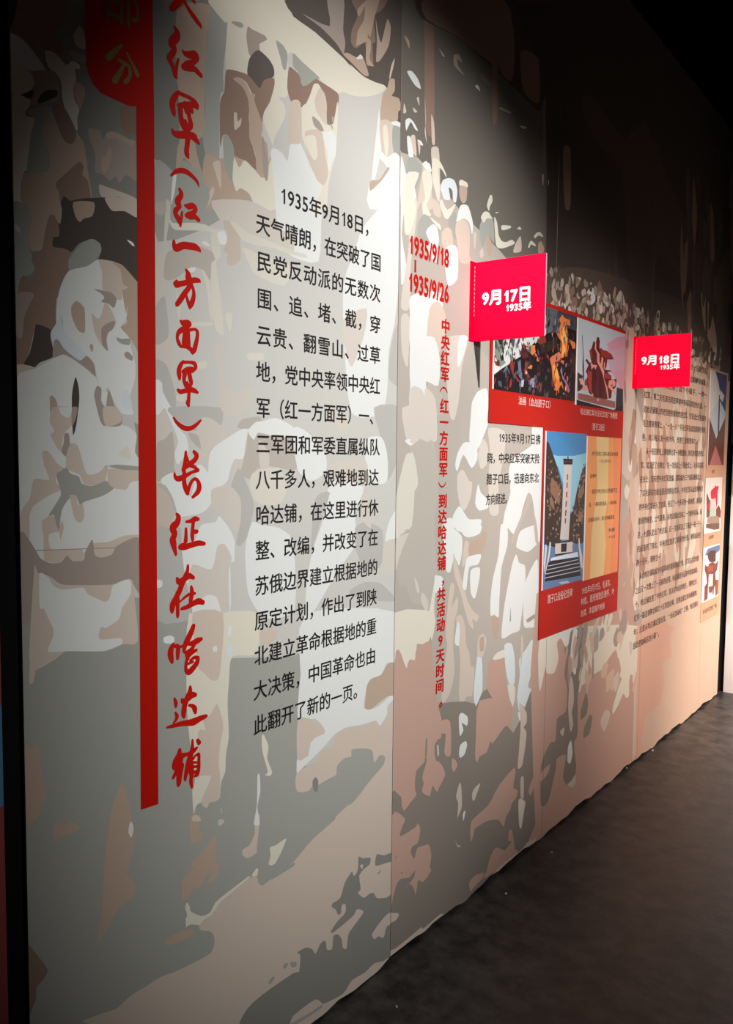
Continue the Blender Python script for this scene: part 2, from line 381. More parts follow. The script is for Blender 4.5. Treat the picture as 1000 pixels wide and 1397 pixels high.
# ------------------------------------------------------------------ drawing data, in millimetres / metres on the wall (along it, up)
MURAL_A = """d 762,1388 1190,1325 1191,1216 1560,1145 1614,1146 1622,776 2138,612 2162,-438 743,450
d 1114,2338 1212,2408 1297,2372 1297,2284 1113,2191
D 767,2580 1277,2811 1275,2400 1209,2364 1117,2364 1070,2388 1067,2034 970,2003 837,2028 763,1987
b 774,2576 892,2628 894,2586 870,2552 876,2539 887,2529 877,2512 845,2505 829,2518 827,2499 803,2510 776,2513
K 774,2576 792,2583 787,2546 775,2519
v 776,2510 802,2508 827,2491 848,2468 819,2455 799,2460 775,2467
y 772,2463 799,2460 819,2451 824,2436 818,2420 798,2405 770,2396
K 770,2396 798,2403 821,2421 819,2407 798,2395 770,2389
y 770,2386 815,2399 814,2388 805,2374 806,2366 823,2366 816,2338 809,2294 807,2265 798,2254 801,2224 806,2180 771,2171
t 862,2405 888,2411 913,2372 930,2351 939,2294 941,2222 800,2187 798,2254 849,2274 851,2312 842,2329 838,2357
m 819,2455 845,2467 864,2474 874,2461 877,2439 872,2420 844,2402 817,2388 814,2394 824,2414 824,2436
K 830,2402 838,2419 853,2432 872,2438 871,2426 850,2410 834,2399
y 847,2506 869,2510 893,2496 906,2510 922,2508 924,2500 912,2495 915,2476 908,2456 911,2433 921,2418 916,2400 915,2372 891,2403 883,2429 881,2457 871,2471 854,2477
t 912,2472 932,2467 935,2454 928,2433 923,2420 914,2432 910,2450
G 807,2374 825,2389 862,2405 859,2389 846,2368 840,2351 842,2329 850,2315 849,2277 807,2258 809,2294 816,2338 823,2364
b 859,2402 885,2413 913,2372 906,2345 887,2343 871,2370
b 866,2254 889,2280 919,2312 929,2303 925,2287 939,2276 943,2223 881,2207 872,2237
K 882,2232 898,2226 911,2214 878,2206
p 924,2586 935,2574 936,2544 916,2543 910,2561
m 900,2528 934,2532 936,2516 906,2513
m 941,2387 968,2390 975,2374 986,2393 1011,2401 1040,2395 1057,2394 1062,2313 1032,2317 1013,2293 1006,2307 991,2293 974,2301 955,2303 957,2335 944,2364
t 982,2386 996,2398 1033,2396 1055,2393 1044,2383 1011,2389 989,2379
t 971,2333 982,2346 993,2367 996,2341 981,2306 970,2312
p 965,2278 981,2278 1013,2277 1061,2271 1061,2233 1027,2237 970,2254
b 1017,2455 1034,2464 1064,2475 1063,2421 1040,2406 1022,2414
K 875,2218 1065,2267 1063,2080 1018,2113 971,2123 961,2120 968,2144 951,2161 916,2145 896,2122 857,2126 859,2145 872,2153
t 904,2226 952,2238 948,2209 927,2198 919,2189 909,2197
p 980,2257 1061,2269 1061,2232 1027,2238 998,2231 987,2238
w 1032,2178 1047,2175 1051,2167 1041,2170
G 772,2192 813,2191 813,2154 805,2123 810,2105 819,2078 809,2061 794,2053 785,2037 778,2013 773,2102
t 809,2201 875,2218 874,2174 858,2188 849,2177 839,2139 833,2115 812,2108 805,2129 813,2168
p 778,2151 789,2148 790,2137 780,2140
b 850,2184 862,2188 871,2170 871,2152 859,2145 857,2125 877,2127 896,2122 890,2085 875,2059 865,2033 861,1991 861,1964 851,1957 845,1953 818,1964 813,1946 803,1907 791,1881 777,1881 773,1904 778,1990 785,2040 794,2056 809,2050 819,2072 811,2090 819,2108 833,2112 839,2142
m 777,2016 815,2025 805,2000 794,1975 789,1934 777,1939
K 817,1963 829,1964 851,1957 849,1942 852,1928 855,1904 825,1889 813,1878 791,1881 803,1904 812,1937
p 777,1880 813,1878 784,1856 776,1847
w 772,1848 815,1876 856,1901 876,1910 899,1903 933,1882 950,1871 964,1847 989,1833 1010,1774 1029,1768 1056,1746 1063,1678 1061,1521 1022,1523 962,1508 941,1511 934,1520 916,1493 879,1490 865,1479 826,1482 811,1505 796,1530 778,1546 768,1673
G 892,2086 892,2107 906,2127 927,2150 947,2161 965,2155 968,2140 957,2123 950,2114 933,2101 909,2090
w 862,1965 865,2018 872,2046 882,2069 895,2086 933,2101 950,2114 959,2120 982,2123 1018,2113 1044,2089 1067,2067 1066,2018 1043,2031 1032,2033 1028,2003 1013,1985 1031,1972 1042,1934 1050,1909 1049,1876 1033,1826 1045,1797 1014,1796 996,1820 980,1851 974,1844 962,1848 950,1883 947,1898 920,1920 883,1946 877,1955 877,1979 872,1990 867,1974
p 961,2120 978,2123 1004,2123 1016,2106 1022,2082 1029,2074 1019,2066 1017,2046 1004,2044 992,2055 972,2058 969,2063 969,2097
t 993,2122 1018,2121 1044,2102 1065,2080 1064,2025 1032,2033 1028,2016 1021,2047 1019,2066 1031,2074 1020,2082 1014,2109
m 949,2057 970,2057 992,2056 1004,2044 997,2024 984,2031 966,2033 974,2042 967,2050
p 974,2030 984,2028 998,2005 1002,1993 994,1979 980,1968 976,1949 981,1929 965,1941 951,1961 945,1985 943,2005 957,1995 966,2004
m 966,1976 984,1991 1000,1996 994,1979 982,1968 978,1952 981,1929 967,1943
t 896,2011 908,2025 926,2013 927,1970 924,1961 910,1965 897,1990
t 1032,2033 1064,2021 1063,1930 1050,1948 1035,1966 1013,1985 1030,1997
d 1003,1962 1016,1960 1037,1963 1035,1949 1016,1949 1005,1954
m 1021,1928 1031,1934 1044,1924 1042,1915 1027,1919
t 937,1935 942,1941 946,1933 942,1923
v 849,1951 863,1974 872,1990 878,1955 900,1942 926,1918 926,1906 913,1904 876,1924 864,1941 854,1934
m 857,1937 867,1938 879,1922 912,1901 930,1914 947,1898 950,1872 929,1887 899,1903 876,1911 853,1902
K 903,1867 910,1846 911,1818 903,1765 895,1746 894,1826
t 845,1820 853,1823 861,1809 862,1770 847,1763
m 946,1833 953,1852 964,1847 963,1821 974,1809 982,1848 999,1804 1014,1789 1010,1769 966,1768 952,1805
v 1017,1841 1026,1851 1035,1836 1041,1813 1029,1803 1018,1815
p 851,1800 894,1802 893,1766 875,1747 866,1710 845,1743 854,1752 844,1770
w 864,1801 894,1802 887,1781 871,1786
m 876,1747 886,1747 888,1722 881,1699 868,1710 874,1728
m 894,1802 907,1803 902,1778 893,1764
p 827,1709 840,1710 859,1685 877,1676 879,1701 889,1727 906,1723 916,1692 926,1664 943,1662 961,1670 972,1683 978,1676 972,1647 943,1638 919,1642 909,1661 878,1673 862,1670 855,1649 865,1631 838,1619 806,1599 797,1579 796,1531 778,1541 779,1588 798,1614 806,1650 817,1654 841,1652 830,1682
d 857,1664 879,1676 888,1664 907,1658 915,1642 939,1637 970,1647 979,1644 992,1631 964,1615 921,1604 909,1597 901,1614 884,1611 867,1587 860,1545 852,1567 849,1579 838,1578 851,1597 866,1620 861,1643
p 886,1618 901,1617 904,1598 916,1598 919,1572 910,1559 897,1567 890,1593
p 823,1567 844,1578 852,1570 858,1546 867,1566 871,1550 863,1525 860,1542 840,1540 837,1525 846,1506 906,1504 916,1494 913,1478 885,1481 875,1492 859,1477 833,1483 826,1492 826,1535
w 972,1650 979,1673 998,1673 981,1650
p 979,1673 1013,1673 1062,1669 1062,1649 1035,1643 1023,1627 993,1631 977,1644
d 979,1679 1002,1683 1063,1678 1062,1671 1020,1671
y 1004,1705 1028,1725 1036,1696 1020,1699
p 967,1807 1003,1809 1014,1783 1003,1773 973,1766
m 1046,1778 1063,1763 1063,1696 1047,1712 1052,1746
p 939,1512 977,1513 1018,1524 1061,1522 1053,1512 999,1503 984,1484 955,1481 941,1491
m 775,1547 805,1515 817,1493 839,1479 862,1478 877,1492 889,1479 916,1478 920,1496 938,1521 942,1488 958,1480 984,1484 999,1503 1061,1515 1059,1389 1040,1409 1032,1423 983,1417 926,1422 874,1429 855,1437 839,1451 813,1460 807,1479 804,1458 799,1368 771,1372
p 804,1458 813,1462 839,1451 858,1432 983,1417 1030,1423 1040,1392 1050,1278 1011,1278 966,1273 923,1278 882,1286 868,1287 848,1276 803,1261 791,1284 794,1345
w 816,1460 835,1449 845,1432 867,1420 912,1419 925,1403 946,1391 968,1380 979,1390 987,1415 1029,1424 1032,1390 1009,1362 1001,1337 967,1322 956,1327 949,1309 956,1298 1004,1293 1008,1279 966,1271 923,1278 882,1286 865,1289 831,1295 843,1324 843,1343 831,1369 824,1386 815,1390
p 793,1284 803,1261 798,1236 790,1239
t 773,1097 790,1101 803,1102 808,1093 812,1052 819,1002 817,974 797,947 770,953
b 765,696 788,668 813,623 818,608 810,596 793,585 791,561 773,531 760,543
t 1003,957 1022,909 1028,866 1037,834 1033,794 1014,741 1028,721 1038,696 1033,680 1008,672 984,660 957,631 944,615 937,627 947,664 951,723 958,802 972,886 980,920
w 1022,854 1028,859 1033,839 1027,821 1019,837
t 835,903 842,925 859,912 879,912 899,890 872,888 848,892 843,884 835,889
G 851,463 855,505 872,515 893,508 879,501 868,473 861,457
p 946,408 984,431 1024,442 1064,441 1102,443 1150,433 1204,427 1257,424 1271,441 1271,464 1257,485 1228,501 1224,518 1271,527 1291,550 1352,567 1394,570 1421,560 1426,543 1443,526 1488,534 1563,544 1644,580 1749,605 1862,643 1921,674 1974,696 2105,692 2127,-301
y 1185,594 1194,578 1196,566 1228,539 1257,534 1276,553 1311,561 1389,574 1391,569 1321,553 1291,546 1267,526 1238,523 1224,517 1196,532 1175,532 1173,546 1185,560 1179,585
G 1099,530 1116,551 1138,541 1164,550 1180,554 1182,531 1200,522 1200,499 1186,486 1120,503 1105,512
t 1116,529 1151,529 1200,520 1198,500 1151,504 1120,517
y 1402,572 1421,585 1426,577 1421,562
G 1488,534 1563,542 1563,531 1476,528
t 1169,627 1174,663 1206,672 1201,689 1244,711 1272,734 1277,725 1279,658 1291,645 1282,621 1257,612 1250,619 1267,643 1243,634 1229,615 1206,623 1183,603 1171,606
t 1198,812 1230,800 1218,763 1234,755 1230,739 1206,737 1197,748
p 1287,768 1297,768 1307,757 1292,751 1285,757
p 1413,735 1432,728 1421,641 1421,629 1389,625 1370,641 1370,657 1394,660 1413,685
y 1470,624 1493,621 1534,625 1516,595 1488,568 1465,577 1473,599
d 1523,254 1535,257 1543,248 1532,240 1525,245
d 1466,237 1480,244 1490,235 1474,226 1467,230
D 1361,164 1387,203 1448,212 1564,210 1589,202 1594,249 1581,264 1620,260 1646,241 1660,220 1681,241 1704,239 1711,208 1735,198 1740,236 1762,231 1780,207 1786,175 1805,165 1812,206 1844,224 1888,245 1855,270 1837,257 1787,251 1738,248 1730,257 1758,274 1797,285 1796,313 1779,317 1776,294 1762,294 1751,315 1732,333 1737,343 1771,344 1792,382 1810,396 1827,405 1838,386 1856,398 1860,440 1882,426 1920,413 1916,392 1886,388 1864,375 1872,328 1858,322 1888,292 1918,293 1941,285 1957,261 2013,238 2079,227 2084,5 1953,41 1899,36 1832,45 1789,24 1713,38 1693,45 1660,77 1565,80 1535,62
p 1867,408 1882,406 1879,391
D 1954,411 1994,391 2068,379 2069,345 2011,359 1947,375
p 1932,147 1967,166 2014,179 2081,164 2082,122 2015,138 1996,106 1967,125 1948,124
d 1960,345 1975,351 1978,342 1964,338
d 1552,248 1577,238 1577,224 1558,231
d 1690,44 1686,34 1596,44 1553,52 1529,66 1628,49
t 1170,2727 1210,2758 1267,2779 1278,2766 1262,2720 1256,2673 1253,2595 1250,2533 1252,2482 1239,2461 1221,2448 1230,2410 1243,2377 1225,2385 1195,2397 1187,2398 1165,2358 1170,2419 1176,2438 1173,2552 1167,2583
d 1272,2778 1322,2761 1320,2723 1308,2642 1310,2595 1298,2577 1295,2430 1284,2418 1252,2427 1243,2472 1250,2485 1253,2564 1248,2593 1253,2649 1262,2713
y 1263,2801 1529,2921 1546,2884 1620,2870 1724,2865 1822,2850 1871,2839 1949,2854 1960,2847 1943,2823 1907,2799 1851,2774 1797,2758 1757,2753 1732,2742 1669,2748 1581,2773 1541,2778 1530,2757 1531,2663 1498,2648 1520,2633 1520,2603 1482,2538 1477,2517 1440,2576 1466,2622 1482,2686 1479,2715 1450,2729 1419,2734 1404,2711 1394,2690 1389,2666 1317,2646 1322,2761 1313,2758
m 1389,2780 1404,2779 1445,2782 1455,2775 1429,2754 1430,2736 1414,2730 1404,2711 1392,2717 1384,2753
k 1394,2704 1414,2730 1430,2738 1461,2730 1479,2715 1479,2693 1445,2665 1430,2645 1414,2651 1389,2663 1387,2676
d 1336,2770 1365,2780 1375,2776 1365,2766 1341,2765
d 1487,2786 1514,2784 1530,2768 1525,2729 1514,2725 1503,2750
b 1317,2646 1345,2657 1389,2663 1414,2651 1430,2645 1445,2671 1479,2689 1482,2672 1466,2625 1445,2592 1435,2559 1409,2605 1414,2625 1404,2622 1384,2643 1355,2645 1345,2636 1370,2631 1394,2596 1392,2560 1399,2508 1414,2473 1420,2437 1374,2450 1340,2450 1326,2492 1307,2489 1298,2458 1298,2563 1312,2596
t 1341,2634 1355,2645 1384,2640 1399,2620 1414,2625 1412,2606 1440,2558 1435,2523 1456,2515 1461,2472 1461,2423 1445,2430 1420,2434 1414,2480 1394,2510 1394,2568 1389,2606 1370,2627
t 1298,2431 1345,2452 1420,2437 1445,2430 1461,2472 1482,2515 1477,2491 1477,2446 1499,2361 1243,2297 1265,2345 1252,2358 1243,2377 1252,2427
G 1307,2486 1326,2492 1343,2465 1340,2400 1331,2387 1312,2421
p 1343,2554 1352,2557 1355,2537 1367,2551 1365,2533 1345,2514
y 1343,2447 1360,2427 1379,2451 1414,2436 1445,2426 1482,2515 1477,2510 1469,2489 1477,2446 1493,2360 1420,2342 1394,2372 1364,2378 1350,2367 1338,2393
m 1437,2524 1445,2522 1461,2460 1456,2420 1443,2437
p 1275,2413 1298,2424 1300,2358 1284,2392
p 1261,2333 1274,2358 1279,2348 1261,2310 1254,2311
w 1469,2496 1482,2512 1509,2509 1531,2494 1540,2537 1554,2547 1581,2555 1628,2497 1671,2469 1681,2456 1667,2371 1655,2255 1555,2247 1499,2278 1483,2403
g 1108,2371 1153,2361 1161,2317 1144,2273 1107,2264
w 1157,2352 1167,2359 1161,2314 1150,2282
d 1182,2393 1221,2387 1243,2377 1252,2352 1265,2334 1251,2300 1190,2284 1169,2322
A 1270,2323 1394,2355 1483,2343 1499,2309 1555,2306 1554,2256 1499,2252 1415,2253 1374,2255 1364,2260 1345,2284 1330,2288 1311,2262 1297,2284
X 1307,2283 1330,2288 1359,2262 1364,2202 1330,2179 1318,2189 1321,2207 1309,2212 1318,2239
Y 1330,2286 1354,2287 1389,2273 1446,2271 1554,2263 1601,2265 1607,2255 1554,2252 1472,2254 1415,2249 1374,2251 1364,2256
Y 1369,2232 1404,2232 1415,2227 1555,2221 1516,2163 1415,2175 1394,2197
Y 1146,2254 1156,2243 1211,2257 1251,2262 1279,2258 1316,2263 1318,2232 1297,2224 1288,2229 1283,2245 1265,2248 1220,2241 1164,2229 1148,2238
A 1136,2285 1148,2288 1148,2255 1139,2213 1135,2169 1130,2111 1142,2013 1154,1946 1161,1872 1153,1875 1128,1910 1104,1931 1104,1958 1137,1978 1142,2006 1134,2079 1122,2070 1105,2041 1106,2160 1127,2170
f 1108,2278 1136,2285 1136,2262 1123,2252 1107,2255
e 1105,2041 1126,2071 1134,2062 1142,1996 1137,1975 1104,1959
e 1104,1924 1133,1917 1149,1885 1161,1844 1157,1811 1128,1842 1104,1881
f 1135,2165 1164,2188 1238,2207 1278,2199 1283,2185 1269,2172 1269,2137 1255,2134 1242,2153 1206,2153 1163,2117 1130,2111
w 1240,2218 1251,2222 1267,2214 1251,2213
w 1200,2148 1220,2154 1219,2145 1202,2140
Y 1269,2242 1283,2245 1299,2214 1297,2195 1285,2182 1287,2158 1297,2106 1306,2043 1306,2005 1287,2012 1278,2032 1269,2101 1269,2172 1281,2185 1271,2208
Y 1240,2152 1248,2150 1264,2129 1266,2105 1273,2095 1273,2035 1264,2051 1255,2113
Y 1163,2090 1169,2078 1176,2052 1180,2021 1268,2032 1268,2023 1219,2015 1180,2011 1169,2030 1165,2057
w 1288,2248 1306,2259 1318,2250 1316,2230 1297,2227
Y 1313,2057 1332,2065 1335,2051 1330,2017 1320,2034
A 1284,1975 1291,1983 1306,1985 1306,1963 1296,1944 1305,1905 1324,1867 1404,1880 1404,1861 1364,1813 1300,1810 1296,1897 1282,1932 1277,1946
Y 1227,1930 1250,1936 1256,1930 1250,1918 1225,1916
Y 1387,1969 1441,1975 1446,1960 1394,1953
Y 1161,1844 1187,1853 1187,1836 1168,1833
w 1104,1877 1122,1872 1124,1852 1152,1803 1103,1800
A 1179,1949 1192,1930 1183,1929 1173,1969
A 1112,1734 1107,1788 1132,1816 1152,1766 1131,1744
w 1130,1816 1140,1817 1157,1797 1173,1766 1191,1750 1197,1715 1182,1700 1164,1683 1156,1710 1167,1738 1152,1773
f 1106,1730 1131,1744 1150,1762 1156,1707 1154,1679 1156,1662 1114,1645 1105,1649
e 1140,1817 1296,1826 1300,1782 1272,1795 1240,1797 1222,1765 1200,1774 1161,1790
A 1231,1793 1244,1799 1267,1797 1300,1780 1317,1761 1305,1749 1267,1719 1258,1679 1230,1697 1228,1726 1235,1744 1222,1761
f 1197,1760 1226,1754 1235,1722 1221,1729 1204,1743
w 1262,1708 1281,1730 1324,1753 1364,1773 1389,1774 1379,1732 1374,1698 1344,1698 1329,1672 1319,1642 1285,1620 1267,1621 1257,1661
f 1354,1777 1369,1800 1430,1810 1436,1795 1404,1779
f 1389,1767 1415,1752 1425,1768 1479,1766 1490,1758 1569,1752 1570,1671 1501,1675 1463,1679 1420,1671 1404,1645 1374,1653 1364,1672 1384,1729
w 1389,1770 1415,1794 1446,1799 1490,1809 1556,1788 1563,1764 1495,1758 1425,1768 1410,1748
A 1428,1749 1463,1714 1463,1679 1433,1675 1428,1714
A 1339,1690 1374,1698 1364,1672 1354,1675 1334,1634
e 1356,1675 1389,1626 1410,1579 1404,1548 1389,1499 1363,1474 1348,1483 1363,1535 1363,1596 1329,1619
Y 1404,1660 1436,1671 1501,1675 1524,1639 1530,1606 1501,1575 1436,1578 1410,1594 1394,1633
w 1116,1648 1151,1665 1177,1648 1203,1605 1226,1683 1253,1668 1267,1635 1269,1592 1248,1570 1216,1561 1163,1560 1155,1589 1138,1617
X 1101,1635 1130,1624 1147,1603 1159,1574 1138,1537 1100,1529
e 1107,1640 1130,1634 1151,1603 1161,1571 1155,1571 1142,1603 1126,1624 1107,1635
A 1267,1621 1324,1631 1363,1596 1363,1535 1348,1513 1295,1568 1271,1577
w 1176,1474 1216,1500 1234,1535 1280,1540 1292,1554 1324,1522 1343,1487 1341,1434 1328,1427 1323,1287 1205,1305 1193,1387 1178,1442
A 1206,1439 1266,1422 1285,1476 1309,1482 1333,1446 1323,1409 1325,1287 1303,1290 1284,1349 1247,1358 1215,1337 1192,1365
w 1229,1437 1247,1461 1271,1485 1280,1458 1266,1422
w 1384,1487 1404,1533 1436,1523 1502,1511 1558,1466 1566,1279 1475,1264 1426,1291 1389,1347 1379,1442
e 1100,1526 1142,1533 1172,1532 1176,1478 1184,1417 1201,1350 1201,1306 1098,1322
w 1099,1415 1118,1410 1117,1396 1099,1395
y 1187,1164 1197,1322 1298,1262 1303,1306 1426,1288 1428,1200 1404,1177 1333,1187 1323,1123 1318,1066 1322,980 1312,932 1310,890 1297,867 1287,823 1258,825 1249,813 1235,834 1216,832 1207,813 1203,871 1207,881 1212,909 1199,984 1190,1060
w 1121,1274 1140,1276 1152,1268 1148,1255 1123,1261
p 1208,1321 1303,1306 1298,1186 1288,1138 1264,1140 1246,1159 1223,1182 1214,1239
p 1283,1075 1300,1032 1303,1005 1293,965 1288,920 1292,888 1292,825 1258,825 1249,813 1230,835 1254,873 1263,893 1230,903 1217,904 1222,1019 1245,1016 1236,1049 1259,1050
w 1321,1268 1333,1268 1330,1245 1320,1243
v 1315,1221 1333,1218 1338,1190 1318,1192
w 1270,1223 1282,1225 1284,1211 1272,1212
p 1431,1236 1480,1236 1497,1212 1464,1194 1436,1203
y 1439,948 1448,947 1464,912 1459,880 1478,837 1470,827 1451,836 1462,842 1442,902
w 1423,842 1431,842 1434,794 1423,756 1432,704 1410,712 1421,761
p 1205,810 1221,804 1230,787 1202,797
p 1295,797 1299,792 1297,781
k 1545,2924 2048,3150 2054,2890 2041,2760 2002,2752 1963,2839 1905,2835 1849,2831 1794,2840 1637,2869 1551,2878
m 1584,2896 1697,2910 1684,2983 1756,3015 1754,2926 1764,2893 1755,2857 1723,2872 1655,2892
k 1551,2893 1584,2893 1655,2892 1723,2876 1755,2857 1794,2836 1729,2855 1637,2869 1551,2874
b 1792,3031 1958,3105 1930,3054 1894,3022 1903,2954 1889,2940 1893,2890 1883,2876 1862,2870 1854,2930 1814,2897 1790,2904 1793,2942 1819,2994
t 1813,2909 1820,2949 1846,2989 1852,3033 1832,3000 1819,2990 1819,3010 1852,3046 1873,3067 1922,3089 1898,3024 1878,2956 1867,2960 1861,2937 1814,2905
t 1861,2941 1878,2948 1882,2924 1875,2892 1897,2879 1865,2871 1858,2889
t 1902,3021 1913,2988 1931,2961 1959,3041 1978,3023 1968,2967 1932,2914 1907,2896 1910,2957
t 1755,2857 1774,2869 1814,2872 1831,2887 1848,2881 1873,2844 1849,2835 1794,2848
w 1813,2867 1834,2888 1844,2880
p 1973,2878 1984,2917 2000,2943 1992,2911 1977,2871
t 1963,2839 1974,2869 2000,2879 2001,2844 1986,2825 2024,2830 2040,2804 2021,2789 2018,2761 1972,2742 1928,2727 1935,2785 1941,2814
d 1551,2780 1585,2771 1656,2755 1632,2740 1609,2722 1591,2708 1568,2738 1551,2746
b 1535,2736 1551,2739 1574,2732 1591,2708 1638,2745 1656,2747 1731,2742 1737,2720 1722,2679 1713,2651 1688,2643 1684,2702 1656,2735 1638,2731 1603,2670 1586,2652 1546,2650 1529,2682
y 1586,2652 1609,2675 1632,2729 1653,2736 1656,2724 1638,2690 1642,2663 1675,2639 1713,2647 1731,2718 1734,2679 1726,2570 1714,2538 1695,2476 1687,2408 1635,2395 1671,2469 1610,2535 1581,2596
p 1656,2728 1678,2719 1687,2691 1684,2658 1675,2643 1645,2664 1636,2689
p 1541,2648 1580,2662 1584,2562 1552,2545 1530,2545
p 1598,2578 1604,2596 1645,2613 1669,2609 1682,2553 1695,2508 1677,2471 1646,2478 1610,2531
y 1598,2578 1639,2593 1649,2543 1634,2527 1610,2547
w 1669,2611 1713,2627 1726,2611 1726,2570 1707,2540 1695,2508 1692,2560
m 1627,2643 1657,2637 1675,2619 1657,2613 1633,2621
d 1707,2666 1717,2671 1713,2653
d 1703,2642 1711,2643 1713,2633
w 1921,2750 1928,2753 1937,2651 1910,2560 1892,2544 1898,2600
p 1928,2727 1980,2744 1989,2650 1960,2632 1937,2656
y 1943,2714 1965,2726 1974,2667 1960,2627
d 1995,2738 2041,2744 2073,2730 2066,2700 2039,2682 2043,2661 2012,2639 1992,2682
w 1987,2746 2018,2759 2065,2754 2089,2735 2107,2673 2079,2672 2069,2728 2041,2746 1995,2740
w 2060,2775 2080,2789 2104,2785 2129,2766 2113,2765 2088,2780 2065,2745
p 2089,2735 2113,2745 2123,2681 2090,2698
p 2126,2737 2159,2729 2139,2690
p 2042,2688 2066,2700 2076,2607 2051,2641
w 1908,2629 1937,2643 1967,2634 2004,2659 2028,2657 2044,2639 2068,2609 2092,2602 2117,2577 2127,2519 1883,2457 1885,2540 1931,2558 1968,2603
t 1968,2603 1979,2602 1939,2555 1885,2510 1885,2540 1931,2558
w 1911,2453 1955,2494 2062,2522 2048,2418 2075,2321 2036,2249 2015,2135 1986,2040 1981,1924 1952,1844 1808,1836 1772,2016 1763,2206 1815,2322 1848,2390
e 2016,2112 2051,2140 2059,1930 2051,1929 1988,1957 1994,2040
A 1764,2109 1873,2159 1860,2070 1806,1976 1778,2016
e 1914,1861 2048,1869 2048,1717 1986,1632 1953,1762
w 1556,1784 1615,1774 1690,1713 1691,1662 1629,1637 1574,1671
w 1872,1760 1953,1771 1985,1716 1986,1632 1926,1624 1881,1670
A 1689,1848 1808,1811 1761,1783
A 1736,1692 1873,1701 1881,1633 1776,1635 1697,1662
w 1717,1636 1867,1616 1826,1536 1834,1445 1746,1364 1619,1241 1612,1336 1636,1435 1679,1517
e 1647,1586 1711,1602 1667,1509 1630,1435
e 1827,1491 1884,1506 1966,1473 1961,1365 1886,1349 1835,1418
e 1801,1299 1872,1318 1962,1303 2042,1240 1963,1246 1837,1277
A 1875,1606 1898,1532 1906,1486 1869,1511
w 1982,1453 2004,1508 2055,1544 2058,1438 1991,1409
A 1975,1434 2058,1438 2060,1335 1992,1330 1968,1373
w 1613,1261 2059,1195 2063,1016 1998,1039 1967,1006 1906,1000 1878,931 1908,905 1961,906 2032,931 2040,912 2001,892 2001,867 1962,838 1939,861 1872,866 1793,878 1738,870 1699,849 1592,806 1576,798 1579,849 1622,836 1641,888 1698,890 1653,942 1579,956 1590,1086
p 1579,956 1628,948 1679,913 1695,886 1653,884 1625,866 1622,841 1579,840
p 1576,802 1667,814 1679,837 1739,833 1738,865 1786,875 1879,862 1939,862 1964,837 2001,857 2040,912 2065,906 2074,468 1734,593 1860,642 1897,663 1981,700 1992,726 1964,740 1934,724 1925,766 1888,784 1822,800 1819,778 1787,783 1753,770 1750,743 1713,741 1661,738 1654,760 1629,733 1577,748
t 1885,934 1892,984 1914,1003 1967,1006 2006,1037 2063,1016 2065,921 2000,926 1915,905 1882,916
D 1642,755 1654,765 1667,752 1664,717 1648,727
d 1822,800 1888,784 1925,766 1934,724 1964,740 1992,726 1981,700 1897,663 1860,642 1810,626 1754,687 1750,743 1753,770 1787,783 1819,778
m 771,1511 827,1508 926,1503 1044,1497 1044,1495 926,1501 827,1506 771,1509"""
